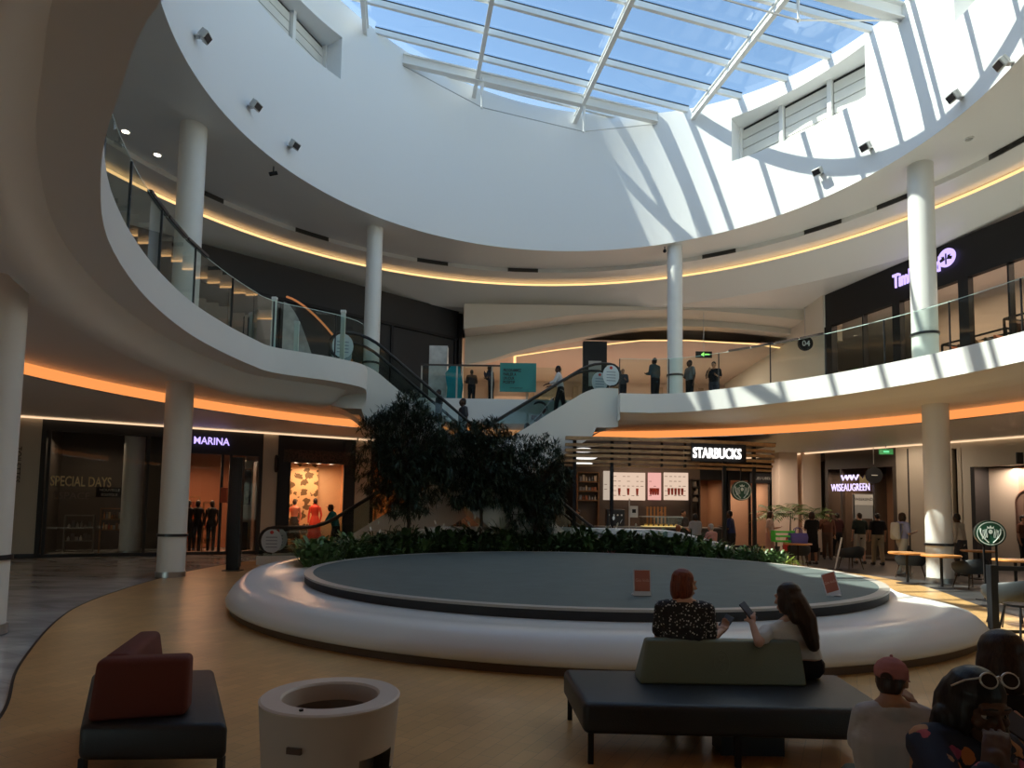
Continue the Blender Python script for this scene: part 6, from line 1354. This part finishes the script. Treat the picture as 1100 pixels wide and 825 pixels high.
def wpos(o,p): return Matrix.Translation(o.location)@Matrix.Rotation(o.rotation_euler.z,4,'Z')@(V(p)*o.scale[0])
ph=wpos(W1,J['wrR']+V((.045,.10,.055))); phone(ph,Matrix.Rotation(-.5,3,'Z')@Matrix.Rotation(-.65,3,'X')@Matrix.Rotation(.45,3,'Y'),'dark phone held by the woman with copper hair')
# woman 2, long dark hair, white T-shirt, leaning to the left on the backrest
hx=at(870,738,4.68); k2=.90; o2=V((hx.x+.06,4.92,0)); 
def loc2(px,py,Y,rz=0.0,k=k2,o=o2):
    p=at(px,py,Y)-o; p=Matrix.Rotation(-rz,3,'Z')@p; return p/k
rz2=.30
L2=lambda px,py,Y: loc2(px,py,Y,rz2)
hs=.38/k2
J=sit(hs,.0,1,1,look=(.35,-.18,.12),build=.97)
J['head']=L2(846,643,4.90); J['neck']=L2(851,664,4.90); c=L2(848,676,4.90); J['shL']=L2(824,679,4.90); J['shR']=L2(871,682,4.90); J['chest']=L2(857,700,4.92); J['hs']=1.06; J['pel']=V((0,0,hs+.10))
J['elL']=L2(815,691,4.72); J['wrL']=L2(808,669,4.85); J['hdL']=L2(806,657,4.93)-J['wrL']; J['hnL']=V((.7,.7,.0)); J['elR']=L2(868,708,5.05); J['wrR']=L2(838,692,5.15); J['hnR']=V((0,0,1)); J['curl']=.5
J['anL']=V((-.12,.40,.095)); 
W2,_q,_M=person('person with long dark hair and white T-shirt leaning on the olive backrest with a phone',tuple(o2),rz2,J,dict(skin=SKL,top=cloth('white',(.62,.60,.57)),bottom=cloth('black',(.015,.015,.017)),hair='long',haircol=HBR,sleeve=.6,crop=.07,locks=[((0,-.06,-.02),.088,(.04,-.11,-.17),.085),((.04,-.11,-.17),.085,(.10,-.11,-.36),.05),((-.02,-.05,-.05),.08,(.0,-.07,-.14),.075),((.04,-.09,-.12),.08,(.13,-.10,-.30),.05)]),.008,k2)
ph=wpos(W2,J['wrL'])+V((-.01,.05,.075)); phone(ph,Matrix.Rotation(.5,3,'Z')@Matrix.Rotation(-.6,3,'X')@Matrix.Rotation(-.35,3,'Y'),'dark phone held by the woman in the white T-shirt')
# ---------------------------------------------------------------- foreground right group on a second bench
g=thing('bench','black leather bench under the three seated people at lower right','bench',(1.9,2.5,0))
A4=[V((1.18,1.62,0)),V((2.9,1.75,0)),V((2.85,2.95,0)),V((1.28,2.85,0))]
b=MB(); slab(b,A4,.18,.38,.04); b.build('seat',LEATH,g,smooth=50)
for p in A4: q=p.lerp((A4[0]+A4[2])/2,.08); b=MB(); b.bar((q.x,q.y,0),(q.x,q.y,.19),.035); b.build('leg',BLACK,g)
# child with pink cap
kc=.80; oc=V((at(960,760,2.62).x,2.60,0)); hs=.38/kc; rzc=-.25
Lc=lambda px,py,Y: loc2(px,py,Y,rzc,kc,oc)
J=sit(hs,.0,0,1,look=(-.5,-.15,0),build=1.02); J['head']=Lc(958,731,2.62); J['neck']=Lc(957,757,2.58); J['shL']=Lc(930,770,2.60); J['shR']=Lc(990,772,2.62); J['chest']=Lc(957,800,2.58); J['elL']=Lc(924,800,2.62); J['wrL']=Lc(935,822,2.75); J['elR']=Lc(1003,797,2.72); J['wrR']=Lc(984,766,2.80); J['hdR']=V((-.3,.1,.9)); J['hnR']=V((-.7,.5,0)); J['curl']=.8; J['hs']=.86
CHD,qc,Mc=person('person in pink cap and pale grey T-shirt seen from behind, hand raised to mouth',tuple(oc),rzc,J,dict(skin=SKM,top=cloth('pale_grey',(.42,.40,.39)),bottom=cloth('khaki_green',(.10,.11,.08)),hair='short',haircol=HBR,sleeve=.85,hem=True),.008,kc)
CAPM=cloth('pink_cap',(.42,.17,.16)); f=.86
def cq(x,y,z): return J['head']+Mc@V((x,y,z))*f
o=blob('cap',[('e',cq(0,-.018,.048),(.092*f,.104*f,.088*f),Mc),('e',cq(0,.0,.03),(.09*f,.1*f,.05*f),Mc)],CAPM,CHD,.007,2,cut=lambda c:(Mc.inverted()@(c-J['head'])).z/f<.012); o['label']='washed pink baseball cap'
b=MB(); rr_=[]
for i in range(9):
    a=math.radians(35+110*i/8); rr_.append([cq(.085*math.cos(a),.095*math.sin(a)-.01,.022),cq(.095*math.cos(a),.165*math.sin(a)-.01,.006),cq(.095*math.cos(a),.165*math.sin(a)-.01,.0),cq(.085*math.cos(a),.095*math.sin(a)-.01,.014)])
b.loft(rr_,True,False,True); b.build('cap_peak',CAPM,CHD,local=True,smooth=40)
b=MB(); b.sph(cq(0,-.018,.138),.010*f,8); b.build('cap_button',CAPM,CHD,local=True)
b=MB(); b.extr([cq(.032*math.cos(a),-.119+.006*math.sin(a),.018+.032*math.sin(a)) for a in [PI*i/12 for i in range(13)]],Mc@V((0,-.006,0))); b.build('cap_opening',mat('cap_gap',(.03,.015,.012),.7),CHD,local=True)
b=MB(); b.tube([cq(.036*math.cos(a),-.124,.014+.036*math.sin(a)) for a in [PI*i/12 for i in range(13)]],.004,6); b.build('cap_stitching',mat('cap_edge',(.30,.11,.10),.8),CHD,local=True)
# woman 4: big dark hair, sunglasses, floral jacket, hand on chin
k4=.93; o4=V((at(1036,800,2.1).x-.03,2.12,0)); rz4=-2.98; hs=.38/k4
L4=lambda px,py,Y: loc2(px,py,Y,rz4,k4,o4)
J=sit(hs,.0,0,1,look=(-.10,-.20,.0),build=1.0); J['head']=L4(1050,759,2.08); J['neck']=L4(1040,796,2.13); J['shR']=L4(996,800,2.08); J['shL']=L4(1078,806,2.14); J['chest']=L4(1035,855,2.12)
J['elR']=L4(1030,866,1.88); J['wrR']=L4(1066,832,1.84); J['hdR']=L4(1072,792,1.88)-J['wrR']; J['hnR']=L4(1050,780,2.1)-J['wrR']; J['curl']=.38; J['elL']=L4(1092,866,2.02); J['wrL']=L4(1075,880,1.86)
W4,q4_,M4=person('person with thick dark hair, sunglasses on head and floral jacket resting chin on hand',tuple(o4),rz4,J,dict(skin=SKD,top=floral_cloth('navy_floral_cloth',(.010,.014,.03),[(.42,.07,.08),(.50,.16,.04),(.04,.16,.12),(.45,.22,.10),(.35,.06,.14)],12,.74),bottom=cloth('charcoal',(.03,.03,.032)),hair='big',haircol=HBK,sleeve=1.9,hem=True,eyes=True),.0065,k4)
# sunglasses pushed up on the hair
sgp=thing('sunglasses','sunglasses with pale frame pushed up on the dark hair','sunglasses',tuple(wpos(W4,q4_(0,.030,.105))))
Rw=Matrix.Rotation(rz4,3,'Z')@M4@Matrix.Rotation(.5,3,'X')
def sg(x,y,z): return Rw@V((x,y,z))
for s in(-1,1):
    b=MB(); b.tube([sg(s*.034+.027*math.cos(a),.045,.022*math.sin(a)) for a in [2*PI*i/20 for i in range(20)]],.0032,6,closed=True); b.build('rim',mat('pale_frame',(.55,.52,.45),.3,.4),sgp,local=True)
    b=MB(); b.extr([sg(s*.034+.026*math.cos(a),.045,.021*math.sin(a)) for a in [2*PI*i/20 for i in range(20)]],Rw@V((0,.002,0))); b.build('lens',mat('dark_lens',(.03,.022,.018),.1),sgp,local=True)
    b=MB(); b.tube([sg(s*.062,.045,.008),sg(s*.075,.0,.004),sg(s*.078,-.06,-.01)],.003,6); b.build('temple',mat('pale_frame',(.55,.52,.45),.3,.4),sgp,local=True)
b=MB(); b.tube([sg(-.008,.045,.008),sg(0,.048,.011),sg(.008,.045,.008)],.003,6); b.build('bridge',mat('pale_frame',(.55,.52,.45),.3,.4),sgp,local=True)
# woman 5: dark bob, black top
k5=.95; o5=V((at(1082,720,2.62).x,2.62,0)); hs=.38/k5; rz5=-.45; L5=lambda px,py,Y: loc2(px,py,Y,rz5,k5,o5)
J=sit(hs,.0,0,1,look=(.1,-.25,0)); J['head']=L5(1076,710,2.62); J['neck']=L5(1080,742,2.58); J['shL']=L5(1040,758,2.58); J['shR']=L5(1122,756,2.58); J['chest']=L5(1082,800,2.58); J['elR']=L5(1122,815,2.62); J['wrR']=L5(1100,795,2.42); J['hdR']=V((-.5,-.1,.6)); J['hnR']=V((-.4,.7,.1)); J['elL']=L5(1034,815,2.65)
W5,_a,_b=person('person with dark bob and black top at right edge, seen from behind',tuple(o5),rz5,J,dict(skin=SKL,top=cloth('black',(.015,.015,.017)),bottom=cloth('black',(.015,.015,.017)),hair='bob',haircol=HBR,sleeve=.8,hem=True),.008,k5)
phone(wpos(W5,J['wrR'])+V((-.06,-.03,.07)),Matrix.Rotation(-.3,3,'Z')@Matrix.Rotation(-.5,3,'X')@Matrix.Rotation(-.9,3,'Y'),'phone with lit edge held at the right edge of the photo')
# ---------------------------------------------------------------- man with a pushchair on the escalator
s=6.95; z=E1z(s)+.02; xm=-5.5+s
J=stand(.12,2,2,.10,look=(.25,-.35,0)); MN,_,_=person('person in white shirt and dark trousers standing on the escalator behind a pushchair',(xm+.05,20.03,z),1.35,J,dict(skin=SKD,top=cloth('white_shirt',(.62,.61,.62)),bottom=cloth('black',(.015,.015,.017)),shoe=mat('white_shoe',(.5,.5,.48),.5),hair='short',sleeve=1.5,hem=True),.014,.97)
t=thing('pushchair','dark pushchair held by the man on the escalator','pushchair',(xm-.62,20.03,E1z(s-.62)+.02)); PU=mat('dark_pushchair_fabric',(.03,.028,.035),.8)
b=MB(); rr_=[]
for i in range(9):
    a=math.radians(-20+150*i/8); rr_.append([V((.0+.26*math.cos(a),y,.62+.26*math.sin(a))) for y in(-.2,-.1,.0,.1,.2)])
b.loft(rr_,False); b.build('hood',PU,t,local=True,smooth=60)
b=MB(); b.extr([(-.25,-.19,.35),(-.05,-.19,.28),(.22,-.19,.62),(.16,-.19,.70),(-.06,-.19,.42),(-.25,-.19,.44)],(0,.38,0)); b.build('seat',mat('maroon_seat',(.10,.03,.03),.8),t,local=True)
for y in(-.22,.22):
    b=MB(); b.tube([(-.36,y,.10),(.0,y,.45),(.34,y,.92),(.44,y,1.0)],.014,8); b.tube([(.26,y,.06),(.06,y,.52)],.014,8); b.build('frame',STEEL,t,local=True)
    for x in(-.38,.28): b=MB(); b.cyl((x,y-.02,.09),(x,y+.02,.09),.09,.09,16); b.build('wheel',RUBBER,t,local=True,smooth=40)
b=MB(); b.tube([(.44,-.22,1.0),(.46,0,1.02),(.44,.22,1.0)],.018,8); b.build('push_bar',RUBBER,t,local=True)
b=MB(); b.rbox((.22,0,.22),(.3,.34,.16),.03); b.build('basket',PU,t,local=True)
# heads seen over the tree on the other escalator
for s,sc,l,hc in ((3.9,1.0,'person riding the escalator whose dark head shows above the middle tree',HBK),(4.6,.80,'smaller person on the escalator whose head just shows above the tree',HBK)):
    P=E2P(s,.6,E2z(s)+.02); person(l,tuple(P),2.0,stand(0,0,0),dict(skin=SKD,top=cloth('dark_grey',(.06,.06,.065)),bottom=cloth('black',(.015,.015,.017)),hair='short',haircol=hc),.02,sc)
# ---------------------------------------------------------------- people further away
C=cloth
def far(px,Y,z0,rz,J,st,label,sc=1.0,vox=.017,grp=None):
    d=ray(px,540 if z0<1 else 400); return person(label,(d.x/d.y*Y,Y,z0),rz,J,st,vox,sc,grp)[0]
BK_=C('black',(.015,.015,.017))
far(767,22.2,5.2,2.6,stand(0,1,3,look=(0,-.4,0)),dict(skin=SKM,top=C('black',(.015,.015,.017)),bottom=C('dark_jeans',(.04,.045,.06)),hair='short'),'person in black T-shirt looking at a phone behind the upper balcony glass')
far(741,22.0,5.2,1.9,stand(0,0,1),dict(skin=SKD,top=C('slate',(.12,.14,.15)),bottom=BK_,hair='short'),'person in slate top half hidden by the upper column right of the escalator')
far(704,21.6,5.2,.6,stand(.05,1,1),dict(skin=SKD,top=C('dark_teal',(.04,.07,.08)),bottom=BK_,hair='short',sleeve=1.8,hem=True),'person in dark teal jacket left of the upper column by the escalator',.98)
far(669,21.6,5.2,2.9,stand(.0,1,1),dict(skin=SKM,top=C('dark_grey',(.06,.06,.065)),bottom=BK_,hair='short',sleeve=1.6),'short person in dark top between the oval sticker and the glass post',.74)
far(507,22.2,5.2,0.2,stand(.1,1,1),dict(skin=SKD,top=C('dark_brown',(.05,.035,.03)),bottom=BK_,hair='short',sleeve=1.9,hem=True),'short dark clothed person behind glass left of the teal board',.76)
far(528,22.0,5.2,1.2,stand(.1,3,1),dict(skin=SKD,top=C('navy',(.02,.025,.045)),bottom=BK_,hair='short',sleeve=1.9,hem=True),'dark clothed person at the left edge of the teal board',.84)
far(968,18.0,0,-1.45,stand(.02,0,1,.12),dict(skin=SKL,top=C('lilac',(.30,.32,.52)),bottom=C('pale_trousers',(.50,.47,.40)),hair='bob',haircol=HBR,sleeve=.7,shoe=mat('white_shoe',(.5,.5,.48),.5)),'person with pale backpack and lilac top walking beside the cafe tables')
o=[x for x in bpy.data.objects if x.get('label','').startswith('person with pale backpack')][0]
t=thing('backpack','pale grey backpack worn by the person in lilac','backpack',tuple(wpos(o,(0,-.20,1.02)))); t.rotation_euler=(0,0,-1.45)
blob('bag_body',[('h',[((-.10,0,0),.07),((.10,0,0),.07),((-.09,0,.36),.06),((.09,0,.36),.06),((0,-.05,.12),.09)])],C('pale_backpack',(.55,.54,.50)),t,.015)
b=MB(); [b.tube([(s*.09,.03,.36),(s*.12,.12,.38),(s*.12,.14,.2),(s*.11,.06,.02)],.018,6) for s in(-1,)]; b.build('strap',C('strap_grey',(.3,.3,.29)),t,local=True); b=MB(); b.tube([(.09,.03,.36),(.12,.12,.38),(.12,.14,.2),(.11,.06,.02)],.018,6); b.build('strap',C('strap_grey',(.3,.3,.29)),t,local=True)
far(1031,17.6,0,.5,stand(.12,0,2,.05,look=(-.2,-.2,0)),dict(skin=SKD,top=C('cream_shirt',(.60,.56,.50)),bottom=C('grey_shorts',(.07,.075,.085)),hair='short',sleeve=1.6,hem=True,leg=1.0),'person in loose cream shirt and dark shorts right of the cafe column')
far(923,21.6,0,.05,stand(0,0,0,.04),dict(skin=SKL,top=C('dark_green',(.025,.035,.03)),bottom=C('beige_shorts',(.42,.38,.31)),hair='short',haircol=HBR,leg=1.0,hem=True),'person in dark green T-shirt and beige shorts facing the crown logo shop')
far(942,21.2,0,-.1,stand(0,0,0,.06),dict(skin=SKM,top=C('black',(.015,.015,.017)),bottom=C('khaki',(.33,.26,.17)),hair='short',leg=1.9,hem=True),'person in black T-shirt and khaki trousers beside the dark green T-shirt')
far(872,21.0,0,.2,stand(0,1,1,.02),dict(skin=SKM,top=BK_,bottom=BK_,hair='bob',haircol=HBR,skirt=True,hem=True),'person in long black dress with back to the camera by the palms')
far(888,23.4,0,2.8,stand(0,0,3,.05),dict(skin=SKM,top=C('rust_brown',(.14,.06,.04)),bottom=C('brown_trousers',(.12,.07,.05)),hair='short',sleeve=1.7),'person in rust brown top right of the black dress')
far(899,24.0,0,.3,stand(0,0,0,.08),dict(skin=SKD,top=C('maroon',(.06,.02,.02)),bottom=BK_,hair='short',shoe=mat('white_shoe',(.5,.5,.48),.5)),'person in maroon top and white shoes left of the crown logo shop door')
far(826,21.8,0,-2.2,stand(.05,1,0,.05),dict(skin=SKL,top=floral_cloth('red_white_stripe_cloth',(.55,.42,.38),[(.35,.04,.04)],12,.55),bottom=C('pink_trousers',(.45,.28,.26)),hair='long',haircol=HBR),'person in red and white patterned top beside the light green palm')
far(786,20.6,0,1.0,stand(.1,1,1),dict(skin=SKD,top=C('navy_blue',(.02,.03,.09)),bottom=BK_,hair='short',hem=True),'person in navy T-shirt just left of the hanging coffee sign')
far(710,22.3,0,2.9,stand(.15,2,2,look=(0,-.3,0)),dict(skin=SKM,top=BK_,bottom=BK_,hair='short',hem=True),'barista in black behind the pastry case')
far(732,22.4,0,-2.6,stand(.1,1,2,look=(0,-.4,0)),dict(skin=SKM,top=C('dark_grey',(.06,.06,.065)),bottom=BK_,hair='short',hem=True),'barista in dark grey right of the pastry case')
far(621,21.9,0,2.2,stand(0,1,0),dict(skin=SKM,top=C('taupe_shirt',(.25,.22,.19)),bottom=BK_,hair='short'),'person in taupe shirt inside the kiosk left end',.98)
far(605,22.8,0,2.6,stand(0,0,1),dict(skin=SKL,top=C('pale_shirt',(.55,.54,.52)),bottom=C('pale_trousers',(.50,.47,.40)),hair='short',haircol=HGR),'grey haired person in pale shirt left of the kiosk post')
far(748,20.4,0,.4,stand(.1,1,1),dict(skin=SKM,top=C('grey_white',(.30,.30,.30)),bottom=BK_,hair='bob',haircol=HBK),'short person in grey white top waiting at the kiosk counter',.93)
def stool_for(px,Y,l,h=.45):
    d=ray(px,560); x=d.x/d.y*Y; t=thing('stool',l,'stool',(x,Y,0)); b=MB(); b.lathe([(0,h-.05),(.17,h-.05),(.18,h-.02),(.17,h-.005),(0,h-.005)],(x,Y,0),20); b.build('seat',BLACK,t); b=MB(); b.cyl((x,Y,0),(x,Y,h-.05),.03,.03,8); b.build('pedestal',STEEL,t); b=MB(); b.cyl((x,Y,0),(x,Y,.02),.17,.17,16); b.build('base',STEEL,t)
far(765,19.9,0,.6,sit(.45,.05),dict(skin=SKL,top=C('pink_top',(.42,.22,.20)),bottom=BK_,hair='short',haircol=HGR,hem=True),'seated person with pale grey hair and pink top before the kiosk'); stool_for(765,19.9,'round black stool under the seated person in pink')
far(728,19.9,0,-.5,sit(.40,.05),dict(skin=SKM,top=C('rust_top',(.38,.13,.05)),bottom=BK_,hair='short',haircol=hairm('auburn',(.20,.07,.03)),hem=True),'seated person in rust top left of the person in pink'); stool_for(728,19.9,'round black stool under the seated person in rust',.40)
P=far(1089,20.6,0,-2.7,stand(0,1,0),dict(skin=SKM,top=C('rust_brown',(.14,.06,.04)),bottom=BK_,hair='short'),'person in rust brown top before the arched mirror')
P.location=RF.p(R_(1090),.35,0)
# person in teal with a hat at the foot of the escalator
P=far(362,21.6,0,1.5,stand(.3,2,2,.08,look=(0,-.2,0)),dict(skin=SKD,top=C('teal_shirt',(.02,.16,.17)),bottom=BK_,hair='short',sleeve=.9,hem=True),'person in teal T-shirt and brimmed hat leaning by the escalator foot')
J=stand(.3); hq=V(J['head']); b=MB(); b.lathe([(0,.115),(.07,.11),(.085,.04),(.15,.03),(.152,.022),(.08,.02),(0,.02)],tuple(hq),24); b.build('hat',C('rust_hat',(.16,.05,.03)),P,local=True,smooth=50)
# teal flag banner and pale square pillar on the upper level, left of the dark figures
x=at(470,400,21.6).x; t=thing('square_pillar','pale marbled square pillar behind glass at the left escalator top','pillar',(x,21.9,5.2)); b=MB(); b.box((x,21.9,6.2),(.62,.4,2.0)); b.build('shaft',mat('pale_marbled',(.48,.47,.45),.4,var=.3,vscale=3),t); b=MB(); b.box((x,21.9,5.26),(.66,.44,.12)); b.build('skirting',DARKSTEEL,t)
P0=at(487,402,21.5); t=thing('flag_banner','curved teal cloth banner behind glass beside the pale pillar','banner',(P0.x,21.5,5.2)); b=MB(); b.extr([V((P0.x+a,21.5,5.2+c)) for a,c in((-.22,.15),(.3,.15),(.34,.6),(.22,1.25),(-.05,1.3),(-.28,1.0),(-.2,.5))],(0,.03,0)); b.build('cloth',C('teal_cloth',(.02,.26,.30)),t); b=MB(); b.bar((P0.x+.3,21.53,5.2),(P0.x+.3,21.53,6.6),.03); b.build('pole',STEEL,t); b=MB(); b.box((P0.x,21.53,5.21),(.4,.3,.02)); b.build('foot',DARKSTEEL,t)
SKYS=0.26; SUNS=8.4; EXPO=0.55
# ================================================================= LIGHT, SKY, CAMERA
w=bpy.data.worlds.new('World'); S.world=w; w.use_nodes=True; nt=w.node_tree; bg=nt.nodes['Background']
sky=nt.nodes.new('ShaderNodeTexSky'); sky.sky_type='NISHITA'; sky.sun_disc=False; sky.sun_elevation=math.radians(53); sky.sun_rotation=math.radians(-97); sky.altitude=0; sky.air_density=1; sky.dust_density=.6; sky.ozone_density=1.5
nt.links.new(sky.outputs[0],bg.inputs['Color']); bg.inputs['Strength'].default_value=SKYS
sl=bpy.data.lights.new('sun','SUN'); sl.energy=SUNS; sl.angle=math.radians(.6); sl.color=(1,.92,.82); so=bpy.data.objects.new('sun',sl); COL.objects.link(so)
d=Vector((.99*math.cos(math.radians(53)),-.13*math.cos(math.radians(53)),-math.sin(math.radians(53)))); so.rotation_euler=d.to_track_quat('-Z','Y').to_euler(); so.location=(-10,14,25)
cd=bpy.data.cameras.new('camera'); co=bpy.data.objects.new('camera',cd); COL.objects.link(co); S.camera=co
cd.sensor_width=36; cd.sensor_fit='HORIZONTAL'; cd.lens=CF/1100*36; cd.shift_y=(CCY-412.5)/1100; cd.clip_start=.05; cd.clip_end=300
co.location=(0,0,CH); 
F=Vector((0,math.cos(math.radians(CP)),math.sin(math.radians(CP)))); U=Vector((0,-math.sin(math.radians(CP)),math.cos(math.radians(CP)))); R0=Vector((1,0,0)); r=math.radians(CR)
# image right/up axes rolled so that ray() and the camera agree
R_=R0*math.cos(r)+U*math.sin(r); U_=-R0*math.sin(r)+U*math.cos(r)
co.matrix_world=Matrix(((R_.x,U_.x,-F.x,0),(R_.y,U_.y,-F.y,0),(R_.z,U_.z,-F.z,CH),(0,0,0,1)))
vs_=S.view_settings; vs_.view_transform='Standard'; vs_.look='None'; vs_.gamma=1; vs_.exposure=EXPO; vs_.use_curve_mapping=False
S.cycles.max_bounces=10; S.cycles.diffuse_bounces=6; S.cycles.transparent_max_bounces=24; S.cycles.glossy_bounces=4; S.cycles.sample_clamp_indirect=6
S.cycles.caustics_reflective=False; S.cycles.caustics_refractive=False
